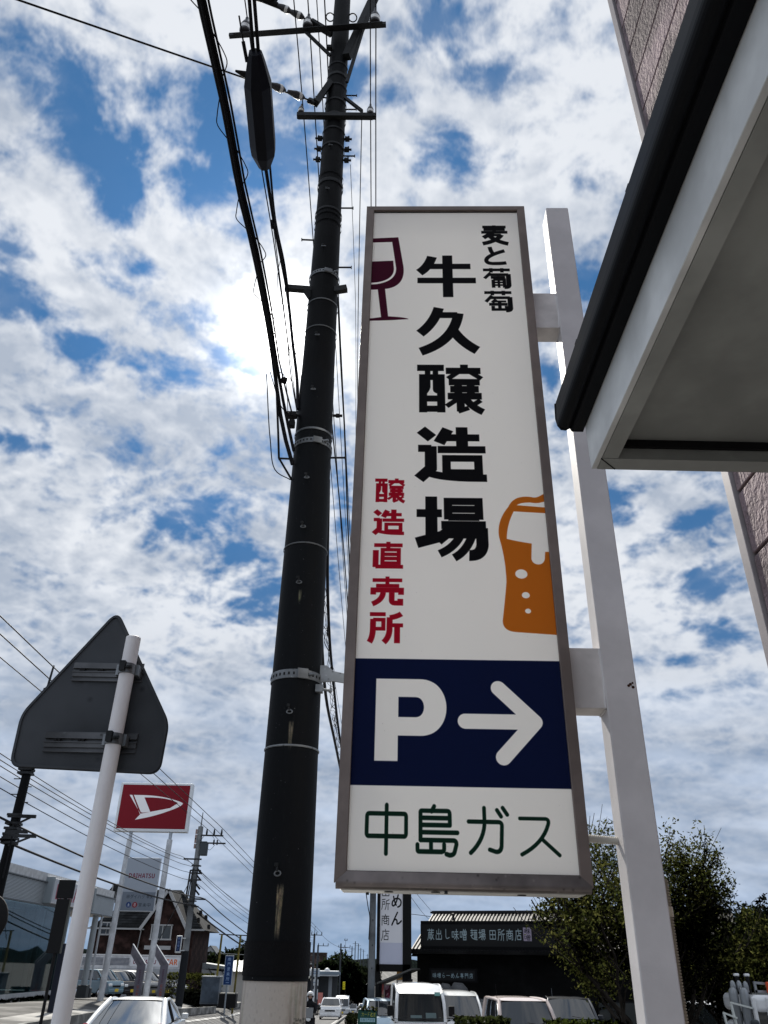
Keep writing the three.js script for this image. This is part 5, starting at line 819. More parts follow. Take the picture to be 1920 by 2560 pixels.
{
  const t = streetPole(-9.45, -22, 8.25, 0.15, 0.105, 'dark utility pole behind the crossing sign with three short crossarms', { m: MT.poleBlack, arms: [[4.8, -0.15, 0.58], [4.42, -0.12, 0.46], [4.32, -0.15, 0.7]], lean: 0.04 });
  obj('top_rod', cyl(V(0.03, 8.2, 0), V(0.07, 8.94, 0), 0.035, 0.03, 8), MT.steelDark, t);
  for (const [y, b] of [[4.8, 0.45], [4.32, 0.55]]) obj('crossarm_brace', beam(V(0.05, y - 0.25, 0.14), V(b, y - 0.04, 0.14), 0.045, 0.045), MT.steelDark, t);
  for (const y of [4.83, 4.62, 4.5, 4.36, 4.26, 4.15, 5.9, 6.0]) obj('pole_clamp', box(0.34, 0.06, 0.34, 0, y, 0), MT.steelDark, t);
  for (const [y, s] of [[5.75, -1], [5.55, 1], [5.35, -1], [5.15, 1]]) obj('step_bolt', cyl(V(0, y, 0.05), V(s * 0.26, y, 0.05), 0.014), MT.steelDark, t);
  obj('bracket', [box(0.16, 0.05, 0.05, 0.17, 6.0, 0.1), box(0.05, 0.16, 0.05, 0.22, 5.98, 0.1)], MT.steelDark, t);
  obj('drop_pipe', tube([V(0.1, 4.3, 0.16), V(0.12, 3.9, 0.18), V(0.12, 3.3, 0.18)], 0.02, 12), MT.cableBlack, t);
}
{
  const t = streetPole(-10.3, -50, 8.5, 0.19, 0.15, 'grey utility pole with transformer box and many brackets beside the forecourt wall', { arms: [[8.0, 0.1, 1.42], [7.58, 0.1, 1.6], [6.7, -0.75, 0.3], [4.6, 0.1, 0.8], [4.22, 0, 0.45]], pins: [[8.04, 0.42], [8.04, 0.86], [8.04, 1.3]], rod: 0.8 });
  obj('transformer', [rbox(0.42, 0.72, 0.42, 0.05, 0.36, 7.25, 0.1), box(0.36, 0.05, 0.46, 0.34, 7.62, 0.1)], mat([0.05, 0.06, 0.068], 0.6), t);
  for (const y of [8.2, 7.9, 7.7, 7.4]) obj('climbing_board', box(0.1, 0.26, 0.1, -0.2, y, 0.1), mat([0.22, 0.16, 0.15], 0.8), t);
  obj('riser_pipe', [cyl(V(-0.34, 4.2, 0.15), V(-0.26, 6.1, 0.15), 0.05), cyl(V(-0.22, 4.6, 0.18), V(-0.12, 6.2, 0.18), 0.035)], MT.steelDark, t);
  for (const [y, w] of [[6.35, 0.5], [6.1, 0.55], [5.95, 0.5], [5.6, 0.5], [4.5, 0.45], [4.3, 0.45]]) obj('pole_clamp', box(w, 0.06, 0.4, 0.02, y, 0), MT.steelDark, t);
  for (const [y, a] of [[6.2, 28], [5.85, 35], [5.4, 32], [5.1, 32]]) obj('dead_end', beam(V(0.12, y, 0.1), V(0.34, y - 0.26, -0.2), 0.07, 0.07), MT.black, t);
  obj('cutout_fuse', [0.9, 1.1].map((x) => rbox(0.08, 0.3, 0.1, 0.03, x, 7.62, 0.12)), MT.steelDark, t);
  obj('jumper_wire', [tube([V(0.45, 7.4, 0.12), V(0.7, 7.2, 0.14), V(1.0, 7.5, 0.12)], 0.012, 16, 5), tube([V(0.3, 7.98, 0.12), V(0.1, 7.7, 0.14)], 0.014, 8, 5), tube([V(0.75, 8.0, 0.12), V(0.92, 7.78, 0.12), V(0.95, 7.65, 0.12)], 0.012, 12, 5)], MT.cableBlack, t);
  obj('stay_wire', tube([V(-0.2, 5.6, 0.1), V(-1.5, 2.4, 0.4)], 0.02, 4, 5), MT.steelDark, t);
  obj('sleeve', cyl(V(-0.01, -0.8, 0), V(0, 2.0, 0), 0.21, 0.2, 14, true), mat([0.014, 0.016, 0.02], 0.7), t);
  const s = obj('hanging_sign', rbox(0.32, 0.86, 0.1, 0.04, -0.36, 2.32, 0.3), mat([0.5, 0.52, 0.54], 0.5), t);
  obj('sign_print', sheet(0.22, 0.7, -0.36, 2.33, 0.353), printM(canvasTex(96, 288, (g) => { g.fillStyle = '#13294f'; g.fillRect(0, 0, 96, 288); g.strokeStyle = '#6d83ad'; ['mon', 'ta', 'sho', 'i'].forEach((n, i) => glyph(g, n, 22, 14 + i * 68, 52, 56)); })), s, true);
  obj('sign_bracket', [box(0.3, 0.05, 0.05, -0.16, 2.62, 0.25), box(0.3, 0.05, 0.05, -0.16, 2.02, 0.25)], mat([0.5, 0.52, 0.54], 0.5), t);
}
{ // spans: before the dark pole, to the transformer pole, then on down the street
  const span = (a, b, c, r, name, label, drop = 0.35) => cable(name, label, [...sag(a, b, drop, 10), ...sag(b, c, drop * 2.2, 12).slice(1)], r, { seg: 130, cat: 'wire', rad: 5 });
  const g3 = 'wires above the dark pole';
  span(V(-9.2, 8.9, -4), V(-8.98, 8.4, -50), V(-6.1, 4.75, -110), 0.017, 'power_line', 'topmost far wire, tied to the outermost pin of the transformer pole', 0.02);
  span(V(-9.5, 8.75, -4), V(-9.43, 8.38, -50), V(-6.5, 4.75, -110), 0.017, 'power_line', 'second far wire, tied to the middle pin of the transformer pole', 0.02);
  span(V(-9.9, 8.45, -4), V(-9.88, 8.36, -50), V(-7.1, 4.7, -110), 0.015, 'power_line', 'third far wire, tied to the pin closest to the transformer', 0.02);
  [[6.66, 6.72, -10.95, 4.4], [6.46, 6.5, -10.6, 4.2], [6.35, 6.2, -10.35, 3.9], [6.16, 5.85, -10.3, 3.7], [5.96, 5.45, -10.2, 3.5]].forEach(([y0, y1, x1, y2], i) => span(V(-9.4, y0 + 0.05, -6), V(x1, y1, -50), V(-7, y2, -110), 0.013, 'low_voltage_line', ['upper', 'second', 'middle', 'fourth', 'lowest'][i] + ' thin wire of the five below the crossing sign plate', 0.5));
  span(V(-9.2, 5.2, -8), V(-9.55, 4.6, -50), V(-6.9, 2.3, -110), 0.03, 'lashed_cable', 'upper lashed cable sagging past the dark pole over the dealer sign', 0.5);
  span(V(-9.35, 4.75, -8), V(-10.0, 4.25, -50), V(-7, 1.6, -110), 0.034, 'lashed_cable', 'thick lower lashed cable with kink past the dark pole', 0.45);
  cable('lashed_cable', 'thick cable with black splice lumps leaving the transformer pole low down', sag(V(-9.9, 3.9, -50), V(-7.2, 0.9, -110), 0.9, 16), 0.045, { seg: 60, cat: 'wire' });
  [[-9.78, 3.92, -50.4, 'topmost'], [-9.6, 3.72, -51.2, 'second highest'], [-9.9, 3.55, -50.6, 'third highest'], [-9.56, 3.28, -52.2, 'lowest']].forEach(([x, y, z, w]) => tag(obj('cable_splice', rbox(0.17, 0.2, 0.4, 0.05, x, y, z, rad(6), rad(-14)), MT.black), w + ' black splice lump on the cables by the transformer pole', 'cable splice', 'splice lumps by the transformer pole'));
}
{ // black signs on thin posts, street side
  const t = thing('signboard', 'black unlit signboard, square over tall panel, seen from behind on a thin post', 'sign', [-4.93, 0, -14]);
  obj('top_panel', rbox(0.26, 0.27, 0.05, 0.006, 0.005, 2.55, 0), MT.black, t); obj('tall_panel', rbox(0.21, 0.76, 0.05, 0.006, 0.0, 2.03, 0), MT.black, t); obj('panel_edge', [box(0.012, 0.76, 0.055, 0.11, 2.03, 0.002)], mat([0.08, 0.085, 0.075], 0.6), t);
  obj('post', cyl(V(0.005, -0.6, -0.02), V(0.02, 2.5, -0.02), 0.024), MT.black, t);
}
{ const t = thing('traffic_mirror', 'black back of a round road mirror at the picture edge', 'mirror', [-3.95, 0, -9]); obj('mirror_back', lathe([[0, 0.06], [0.12, 0.055], [0.22, 0.02], [0.245, 0], [0.245, -0.02], [0, -0.02]], 32).rotateX(Math.PI / 2).translate(-0.0, 1.92, 0), MT.black, t); obj('post', cyl(V(-0.28, -0.3, -0.05), V(-0.28, 2.4, -0.05), 0.03), MT.black, t); }
{ const t = thing('banner_stand', 'dark upright banner board by the showroom kerb behind the white post', 'banner', [-10.27, 0, -30]); obj('board', rbox(0.17, 2.3, 0.25, 0.02, 0, 0.85, 0), mat([0.015, 0.018, 0.028], 0.7), t); obj('foot', box(0.3, 0.1, 0.4, 0, -0.3, 0), MT.black, t); }
{ // yellow frame, blue sign, cabinets
  const t = thing('sign_frame', 'empty rusty yellow sign frame of two posts and a top rail', 'sign frame', [0, 0, -56]); const yl = mat([0.23, 0.19, 0.035], 0.7, { grain: 'rough' });
  obj('frame_post', beam(V(-9.44, -1.2, 0), V(-9.37, 2.98, 0), 0.11, 0.11), yl, t); obj('frame_post', beam(V(-8.27, -1.2, 0), V(-8.19, 2.96, 0), 0.11, 0.11), yl, t); obj('frame_rail', beam(V(-9.55, 3.0, 0), V(-7.6, 2.95, 0), 0.06, 0.06), MT.steelDark, t); obj('frame_rail', beam(V(-9.4, 1.95, 0), V(-7.6, 1.9, 0), 0.035, 0.035), mat([0.3, 0.31, 0.3], 0.6), t);
}
{
  const t = thing('street_sign', 'tall narrow blue street sign with five pale characters', 'sign', [-8.27, 0, -53]); obj('panel', rbox(0.5, 1.5, 0.06, 0.01, 0.0, 1.08, 0), mat([0.3, 0.36, 0.44], 0.5), t);
  obj('panel_print', sheet(0.44, 1.44, 0.0, 1.08, 0.034), printM(canvasTex(160, 512, (g) => { g.fillStyle = '#10305f'; g.fillRect(0, 0, 160, 512); g.strokeStyle = '#8fa9cf'; ['sho', 'mon', 'ei', 'gyo', 'tokoro_b'].forEach((n, i) => glyph(g, n, 46, 22 + i * 88, 70, 68)); g.fillStyle = '#6f8bb5'; g.fillRect(50, 470, 66, 12); })), t, true);
  obj('post', cyl(V(-0.02, -1.1, -0.05), V(0, 1.7, -0.05), 0.045), mat([0.22, 0.25, 0.28], 0.6), t);
}
{ const t = thing('utility_cabinet', 'blue grey steel cabinet standing on the pavement', 'cabinet', [-9.5, -0.72, -55]); obj('cabinet_body', rbox(1.06, 1.36, 0.9, 0.02, 0, 0.72, 0), mat([0.10, 0.125, 0.16], 0.55, { grain: 'soft' }), t); obj('cabinet_roof', rbox(1.16, 0.07, 1.0, 0.015, 0, 1.44, 0), mat([0.2, 0.23, 0.26], 0.5), t); obj('cabinet_door', rbox(0.96, 1.2, 0.03, 0.01, 0, 0.72, 0.46), mat([0.085, 0.11, 0.145], 0.55, { grain: 'soft' }), t); obj('plinth', box(1.0, 0.16, 0.85, 0, 0.0, 0), MT.black, t); }
{ const t = thing('planter_box', 'black planter box between steel cabinet and concrete pole foot', 'planter', [-8.28, -0.86, -54]); obj('box_body', rbox(1.0, 0.7, 0.7, 0.02, 0, 0.4, 0), MT.black, t); obj('box_rim', box(1.04, 0.05, 0.74, 0, 0.76, 0), mat([0.12, 0.12, 0.11], 0.7), t); }
{ const t = thing('dark_planting', 'dark clipped shrub block left of the steel cabinet', 'shrub', [-10.9, -0.9, -56.5]); stuff(obj('foliage', hedgeG(900, 1.6, 0.85, 1.0, 0.08, 83), leaf([0.015, 0.018, 0.012]), t)); obj('shrub_core', box(1.4, 0.75, 0.8, 0, 0.38, 0), mat([0.015, 0.018, 0.012], 1), t); }
{ const t = thing('garden_bushes', 'sunlit yellow green bushes behind the steel cabinet', 'bushes', [-12.6, -1.0, -64]); stuff(obj('foliage', [hedgeG(1500, 3.4, 1.7, 1.5, 0.10, 84), hedgeG(500, 1.5, 1.2, 1, 0.1, 85).translate(1.6, 0, 0.6)], leaf([0.10, 0.115, 0.03]), t)); obj('stem', [0, 1, 2, 3].map((i) => cyl(V(-1.2 + i * 0.8, 0, 0), V(-1.1 + i * 0.8, 1.2, 0), 0.03)), mat([0.05, 0.04, 0.03], 0.9), t); }
{ const t = thing('greenhouse', 'long low greenhouse with pale sloping roof behind the bushes', 'greenhouse', [0, -2.3, -90]); obj('roof', prism([[-20, 4.1], [-13.5, 3.35], [-13.5, 2.9], [-20, 3.5]], 4), mat([0.27, 0.30, 0.31], 0.6, { grain: 'soft' }), t); obj('wall', box(6.5, 3.3, 4, -16.7, 1.5, 2), mat([0.36, 0.37, 0.37], 0.7), t); for (let k = 0; k < 5; k++) obj('brace', beam(V(-17.5 + k * 1.1, 3.2, 4.05), V(-16.6 + k * 1.1, 2.2, 4.05), 0.1, 0.06), mat([0.05, 0.05, 0.055], 0.8), t); }
{ const t = thing('tool_shed', 'small shed with white ribbed metal roof behind the yellow frame', 'shed', [-10, -1.2, -70]); obj('wall', box(1.5, 2.2, 2, 0.15, 1.1, 0), mat([0.33, 0.32, 0.30], 0.8), t); const rf = obj('roof', box(1.7, 0.05, 1.5, 0.12, 2.4, 0.7, 0, rad(28)), mat([0.66, 0.66, 0.66], 0.5), t); for (let k = 0; k < 7; k++) obj('roof_rib', box(0.04, 0.05, 1.5, -0.65 + k * 0.26, 2.44, 0.7, 0, rad(28)), mat([0.6, 0.6, 0.6], 0.5), rf); }
{ const t = thing('tiled_house', 'distant house with bright pale roof and small turret', 'house', [0, -2.6, -150]); const rm = mat([0.62, 0.56, 0.57], 0.45, { grain: 'soft' });
  obj('roof', prism([[-31, 4.9], [-26.6, 4.9], [-26.2, 5.75], [-30.4, 5.75]], 4).translate(0, 0, -2), rm, t); obj('roof', prism([[-32, 4.5], [-27.2, 4.5], [-28, 5.1], [-31, 5.1]], 3).translate(0, 0, 2), rm, t); obj('wall', box(4.6, 4.9, 4, -28.6, 2.4, 0), mat([0.10, 0.10, 0.10], 0.8), t); obj('turret', [prism([[-28.9, 5.75], [-27.6, 5.75], [-27.7, 6.0], [-28.2, 6.25], [-28.7, 6.0]], 1)], mat([0.05, 0.055, 0.06], 0.8), t); obj('aerial', [cyl(V(-28.2, 6.2, 0), V(-28.15, 7.3, 0), 0.04), cyl(V(-28.6, 7.05, 0), V(-28.0, 7.05, 0), 0.03), cyl(V(-27.6, 4.9, 3), V(-27.6, 6.7, 3), 0.07)], MT.steelDark, t); }
{ const t = thing('gabled_house', 'grey gabled house beside the pale roofed one', 'house', [0, -2.6, -146]); obj('wall', [prism([[-26.4, 0], [-24, 0], [-24, 4.6], [-25.2, 6.05], [-26.4, 5.2]], 5)], mat([0.22, 0.23, 0.24], 0.8), t); obj('roof', [beam(V(-26.5, 5.15, 2.5), V(-25.2, 6.12, 2.5), 5.2, 0.1), beam(V(-23.8, 4.7, 2.5), V(-25.2, 6.12, 2.5), 5.2, 0.1)].map((g) => g), mat([0.09, 0.1, 0.11], 0.8), t); }
// ---------------------------------------------------------------- noodle restaurant and its car park
{
  const t = thing('noodle_restaurant', 'black timber restaurant with ribbed grey roof and white brush lettering on its fascia', 'restaurant', [1.82, -1.35, -38], rad(-20));
  const bk = mat([0.008, 0.008, 0.008], 0.85, { grain: 'rough', bump: 'mid', bs: 0.006, specularIntensity: 0.3 }), rm = mat([0.16, 0.15, 0.133], 0.6, { grain: 'patchy', metalness: 0.2 });
  obj('wall', [box(12.5, 3.35, 7, 6.4, 1.6, -3.6)], bk, t);
  // ribbed metal roof rising from the eave to the ridge
  const sl = Math.atan2(1.54, 3.5), SL = Math.hypot(1.54, 3.5), slope = (g) => g.rotateX(sl).translate(0, 3.42 + 0.77, 0.35 - 1.75);
  const rf = obj('roof', slope(box(13, 0.04, SL, 6.5, 0, 0)), mat([0.16, 0.15, 0.133], 0.6, { grain: 'patchy' }), t);
  const ribs = []; for (let k = 0; k < 82; k++) ribs.push(slope(prism([[-0.05, 0.02], [-0.025, 0.065], [0.025, 0.065], [0.05, 0.02]], SL).translate(0.06 + k * 0.16, 0, -SL / 2))); stuff(obj('roof_rib', ribs, rm, rf));
  obj('ridge_cap', box(13.1, 0.07, 0.3, 6.45, 5.02, -3.2), MT.black, t);
  obj('rear_roof', box(13.1, 0.1, 4.2, 6.5, 4.2, -5.1, 0, rad(-24)), MT.steelDark, t); obj('gable_wall', prism([[-0.35, 3.2], [3.15, 4.9], [7, 3.2]], 0.1).rotateY(Math.PI / 2).translate(0.02, 0, 0), bk, t);
  obj('lower_eave', [box(13.2, 0.12, 1.3, 6.5, 3.36, 0.45), box(0.9, 0.1, 0.06, 0.2, 3.42, 1.0)], bk, t);
  const er = []; for (let k = 0; k < 100; k++) er.push(box(0.05, 0.035, 1.3, 0.05 + k * 0.13, 3.44, 0.45)); stuff(obj('eave_rib', er, MT.black, t));
  const sb = obj('signboard', rbox(7.2, 1.1, 0.16, 0.02, 4.15, 3.96, 0.62), mat([0.004, 0.004, 0.0045], 0.8, { specularIntensity: 0.2 }), t);
  obj('signboard_print', sheet(6.9, 0.8, 4.0, 3.98, 0.703), printM(canvasTex(1380, 160, (g) => { g.fillStyle = '#050506'; g.fillRect(0, 0, 1380, 160); g.strokeStyle = '#8f9fa4'; const L = ['kura', 'de', 'shi', 'mi', 'so', '', 'men', 'ba_c', '', 'ta', 'tokoro_b', 'sho', 'ten']; let x = 60; GLYPH.ba_c = 'c:M20 6V66|c:M4 32H38|c:M2 78L40 64|c:M48 8H88V38H48Z|c:M48 23H88|c:M38 50H98|c:M54 52L32 74|c:M48 62H92V82L78 94|c:M62 62L36 92|c:M78 62L56 96'; for (const n of L) { if (n) glyph(g, n, x, 34, 58, 82, 1.05); x += n ? 70 : 18; } g.fillStyle = '#8f8596'; g.fillRect(x, 22, 66, 96); g.strokeStyle = '#15121a'; glyph(g, 'mi', x + 8, 26, 50, 42); glyph(g, 'so', x + 8, 72, 50, 42); })), sb, true);
  for (const x of [2.0, 5.4]) obj('sign_lamp', [cyl(V(x, 4.4, 0.6), V(x, 4.66, 0.75), 0.02), lathe([[0, 0], [0.1, -0.08], [0.11, -0.1], [0.02, 0.02]], 12).translate(x, 4.62, 0.8), cyl(V(x, 4.6, 0.74), V(x, 4.78, 0.8), 0.05)], MT.black, t);
  const s2 = obj('porch_signboard', rbox(2.0, 0.48, 0.1, 0.02, 2.0, 2.55, 1.0), mat([0.004, 0.004, 0.0045], 0.8, { specularIntensity: 0.2 }), t);
  obj('porch_print', sheet(1.8, 0.34, 2.0, 2.55, 1.053), printM(canvasTex(720, 136, (g) => { g.fillStyle = '#050506'; g.fillRect(0, 0, 720, 136); g.strokeStyle = '#84989f'; ['mi', 'so', 'ra', 'bar', 'me', 'n', 'sen', 'mon', 'ten'].forEach((n, i) => glyph(g, n, 22 + i * 76, 34, 60, 72, n === 'me' || n === 'n' ? 0.8 : 1.1)); })), s2, true);
  obj('porch_roof', [beam(V(-1.2, 2.15, 1.2), V(0.5, 2.75, 1.2), 1.2, 0.06)], mat([0.09, 0.09, 0.085], 0.7), t);
  obj('porch_post', [box(0.12, 2.6, 0.12, -0.9, 0.9, 1.6)], MT.black, t); obj('porch_post', box(0.12, 2.6, 0.12, 0.4, 1.1, 1.6), MT.black, t);
  for (const [x, w] of [[6.2, 1.2], [7.7, 0.5], [8.6, 1.3]]) { const f = obj('window', box(w, 0.9, 0.06, x, 1.35, -0.08), MT.black, t); obj('pane', box(w - 0.1, 0.8, 0.03, x, 1.35, -0.04), mat([0.05, 0.055, 0.055], 0.08), f); }
  obj('hanging_cord', cyl(V(5.9, 2.2, 1.1), V(5.9, 1.5, 1.1), 0.01), MT.steel, t);
}
for (const [x, y, z, r, sx, sy, l] of [[2.92, 0.52, -35, 0, 0.24, 0.44, 'squat grey boulder, the narrower of two showing over the minivan roof'], [3.44, 0.5, -35.2, 1, 0.37, 0.47, 'larger grey boulder of two showing over the minivan roof']]) {
  const g = mergeVertices(new THREE.IcosahedronGeometry(1, 5).deleteAttribute('normal').deleteAttribute('uv')), p = g.attributes.position, n = createNoise3D(rng(90 + r)); for (let i = 0; i < p.count; i++) { const v = V(p.getX(i), p.getY(i), p.getZ(i)), k = 1 + 0.1 * n(v.x * 1.1, v.y * 1.1, v.z * 1.1) + 0.03 * n(v.x * 4, v.y * 4, v.z * 4); p.setXYZ(i, Math.sign(v.x) * Math.abs(v.x) ** 0.8 * k * sx, Math.sign(v.y) * Math.abs(v.y) ** 0.75 * k * sy, v.z * k * 0.35); } g.computeVertexNormals();
  const b = obj('boulder', g, mat([0.30, 0.31, 0.325], 0.85, { grain: 'patchy', bump: 'mid', bs: 0.01 })); b.position.set(x, y, z); tag(b, l, 'boulder');
  tag(obj('plinth_stone', rbox(0.6, 1.6, 0.6, 0.1, x, -0.75, z), mat([0.06, 0.062, 0.065], 0.9, { grain: 'patchy' })), (r ? 'dark stone base under the larger boulder' : 'dark stone base under the squat boulder'), 'stone');
}
{ // upright noodle shop sign
  const t = thing('shop_pylon', 'upright white noodle shop sign board in black timber frame with brush characters', 'sign', [0.86, 0, -36.8]);
  obj('frame', [box(0.13, 6.6, 0.32, -0.54, 3.05, 0), box(0.36, 6.6, 0.32, 0.65, 3.05, 0), box(1.4, 0.26, 0.32, 0.08, 1.42, 0), box(1.4, 0.3, 0.32, 0.08, 6.2, 0)], mat([0.006, 0.006, 0.006], 0.7, { specularIntensity: 0.3 }), t);
  obj('frame_leg', box(0.2, 3.0, 0.2, -0.53, 0.0, -0.05), MT.black, t); obj('frame_leg', box(0.26, 3.0, 0.2, 0.62, 0.0, -0.05), MT.black, t);
  obj('sign_panel', sheet(0.99, 4.6, -0.02, 3.8, 0.12), printM(canvasTex(396, 1840, (g, W, H) => { g.fillStyle = '#d3d2d6'; g.fillRect(0, 0, W, H); const Y = (y) => (6.1 - y) / 4.6 * H; g.fillStyle = '#b9bbcb'; g.fillRect(0, Y(2.32), W, H); g.strokeStyle = '#0c0c10'; glyph(g, 'ra', 210, Y(5.9), 170, 190); glyph(g, 'me', 200, Y(4.12), 180, 200, 0.95); glyph(g, 'n', 200, Y(3.45), 180, 200, 0.95); ['ta', 'tokoro_b', 'sho', 'ten'].forEach((n, i) => glyph(g, n, 36, Y([4.42, 3.94, 3.36, 2.8][i]), 138, 165, 1.0)); }), 0.5), t, true);
}
{
  const t = streetPole(0.07, -36, 8.2, 0.155, 0.11, 'grey concrete utility pole beside the upright noodle sign', { m: mat([0.15, 0.16, 0.17], 0.85, { grain: 'patchy' }), arms: [[7.4, -0.8, 0.8]] });
  obj('guard_sleeve', cyl(V(0, -1.6, 0), V(0, 0.35, 0), 0.165, 0.162, 16, true), mat([0.02, 0.02, 0.02], 0.6), t);
  for (let k = 0; k < 3; k++) obj('guard_stripe', cyl(V(0, -0.35 + k * 0.24, 0), V(0, -0.25 + k * 0.24, 0), 0.167, 0.166, 16, true), mat([0.55, 0.42, 0.03], 0.5), t);
  obj('pole_number_bolt', [2.2, 3.1, 1.4].map((y) => rbox(0.04, 0.06, 0.02, 0.005, 0.01, y, 0.145)), MT.steelDark, t);
  obj('drop_cable', tube([V(-0.35, 4.4, -0.5), V(-0.2, 3.6, -0.3), V(-0.12, 3.2, 0.1), V(-0.14, 2.4, 0.16)], 0.02, 20, 5), MT.cableBlack, t);
}
{ // food posters beside the pylon
  const t = thing('food_poster_board', 'board with pink meat photographs beside the upright noodle sign', 'poster board', [0.52, 0, -37.4]);
  const meat = (c1, c2, sd) => printM(canvasTex(128, 128, (g) => { const r = rng(sd); g.fillStyle = c1; g.fillRect(0, 0, 128, 128); for (let i = 0; i < 60; i++) { g.fillStyle = c2[i % c2.length]; g.globalAlpha = 0.6; g.beginPath(); g.ellipse(r() * 128, r() * 128, 6 + r() * 18, 3 + r() * 12, r() * 3, 0, 7); g.fill(); } }));
  obj('board', [box(0.66, 0.8, 0.04, 0.04, 0.44, -0.03)], mat([0.4, 0.38, 0.36], 0.7), t);
  obj('poster', sheet(0.34, 0.36, -0.1, 0.66, 0), meat('#c8696a', ['#e7a39a', '#a23b3f', '#f0c7bd'], 4), t); obj('poster', sheet(0.34, 0.36, -0.1, 0.28, 0), meat('#b99a78', ['#dcc6a6', '#8d6b4d', '#e8d8c2'], 6), t);
  obj('poster', sheet(0.22, 0.72, 0.22, 0.44, 0.0), meat('#5d2137', ['#b04a63', '#d9c3cd', '#351426'], 8), t);
  obj('leg', [-0.22, 0.3].map((x) => box(0.05, 1.6, 0.05, x, -0.4, -0.05)), MT.black, t);
}
{ const t = thing('orange_signboard', 'small brown orange signboard on a building edge under the noodle sign', 'sign', [1.42, 0, -40]); obj('panel', rbox(0.42, 0.34, 0.05, 0.01, -0.02, 1.12, 0), mat([0.25, 0.13, 0.03], 0.6), t); obj('panel_frame', box(0.46, 0.05, 0.06, -0.02, 0.92, 0), mat([0.35, 0.35, 0.34], 0.6), t); obj('post', box(0.06, 2.6, 0.06, -0.2, -0.3, -0.05), MT.steelDark, t); }
{ const t = thing('vending_unit', 'pale blue grey vending unit at the porch corner with a lit white label', 'vending machine', [1.3, -1.4, -37.8]); obj('unit_body', rbox(0.5, 1.75, 0.6, 0.03, 0.1, 0.9, 0), mat([0.14, 0.16, 0.19], 0.5), t); obj('unit_label', box(0.08, 0.12, 0.02, 0.16, 1.95, 0.3), mat([0.7, 0.7, 0.7], 0.5), t); }
{ // green board tied to a kerb fence
  const t = thing('notice_board', 'dark green notice board with yellow and white lettering at the car park edge', 'notice board', [-0.04, 0, -24.4]);
  obj('board', rbox(0.5, 0.44, 0.04, 0.01, 0, 0.3, 0), mat([0.02, 0.07, 0.06], 0.6), t);
  obj('board_print', sheet(0.47, 0.41, 0, 0.3, 0.023), printM(canvasTex(256, 224, (g) => { g.fillStyle = '#16423c'; g.fillRect(0, 0, 256, 224); g.strokeStyle = '#a8a646'; glyph(g, 'ka_k', 44, 22, 40, 52); glyph(g, 'bar', 88, 22, 34, 52); glyph(g, 'do_k', 124, 22, 36, 52); glyph(g, 'to', 170, 22, 36, 52); glyph(g, 'ei', 212, 22, 34, 52); g.fillStyle = '#8fb0bd'; g.fillRect(24, 92, 214, 48); g.strokeStyle = '#14424a'; ['ta', 'sho', 'hi', 'mon', 'ten', 'ei'].forEach((n, i) => glyph(g, n, 34 + i * 33, 98, 26, 36)); g.strokeStyle = '#9fb9a0'; ['naka_c', 'ta', 'mi', 'so', 'ten'].forEach((n, i) => { GLYPH.naka_c = 'c:M10 26H90V66H10Z|c:M50 2V98'; glyph(g, n, 60 + i * 34, 160, 28, 44); }); })), t, true);
  obj('leg', box(0.035, 1.5, 0.035, -0.23, -0.45, -0.03), mat([0.03, 0.1, 0.07], 0.6), t); obj('leg', box(0.035, 1.5, 0.035, 0.23, -0.45, -0.03), mat([0.03, 0.1, 0.07], 0.6), t);
  stuff(obj('creeper', hedgeG(70, 0.5, 0.08, 0.1, 0.045, 91).translate(0, 0.5, 0), leaf([0.10, 0.11, 0.03]), t));
}
{ const t = thing('pipe_fence', 'thin dark pipe fence with one post before the white minivan', 'fence', [0, 0, -25.4]); obj('fence_rail', cyl(V(2.3, 0.36, 0), V(3.6, 0.34, 0), 0.022), MT.steelDark, t); obj('fence_rail', cyl(V(2.3, 0.0, 0), V(3.6, -0.02, 0), 0.018), MT.steelDark, t); obj('fence_post', cyl(V(2.43, -0.9, 0), V(2.43, 0.39, 0), 0.025), MT.steelDark, t); obj('fence_post', cyl(V(3.5, -0.9, 0), V(3.5, 0.36, 0), 0.025), MT.steelDark, t); }

// hedges along the car park edge
function hedge(name, label, x, y, z, w, h, d, n, rgb, seed, s = 0.06) { const t = thing(name, label, 'hedge', [x, y, z]); stuff(obj('foliage', hedgeG(n, w, h, d, s, seed), leaf(rgb, 0.4), t)); obj('hedge_core', box(w * 0.86, h * 0.8, d * 0.6, 0, h * 0.4, -0.05), mat(rgb, 1), t); return t; }
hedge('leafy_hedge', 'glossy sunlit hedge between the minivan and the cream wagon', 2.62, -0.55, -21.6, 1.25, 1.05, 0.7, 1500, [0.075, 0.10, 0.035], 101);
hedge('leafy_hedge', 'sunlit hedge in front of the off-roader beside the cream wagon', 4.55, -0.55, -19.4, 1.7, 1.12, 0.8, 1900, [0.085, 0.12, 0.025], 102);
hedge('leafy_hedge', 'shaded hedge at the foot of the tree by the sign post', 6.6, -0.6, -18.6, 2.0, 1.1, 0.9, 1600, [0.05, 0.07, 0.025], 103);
hedge('garden_border', 'dark border planting along the oncoming kerb', -1.2, -2.3, -66, 0.8, 0.6, 7, 900, [0.03, 0.04, 0.02], 104, 0.1);

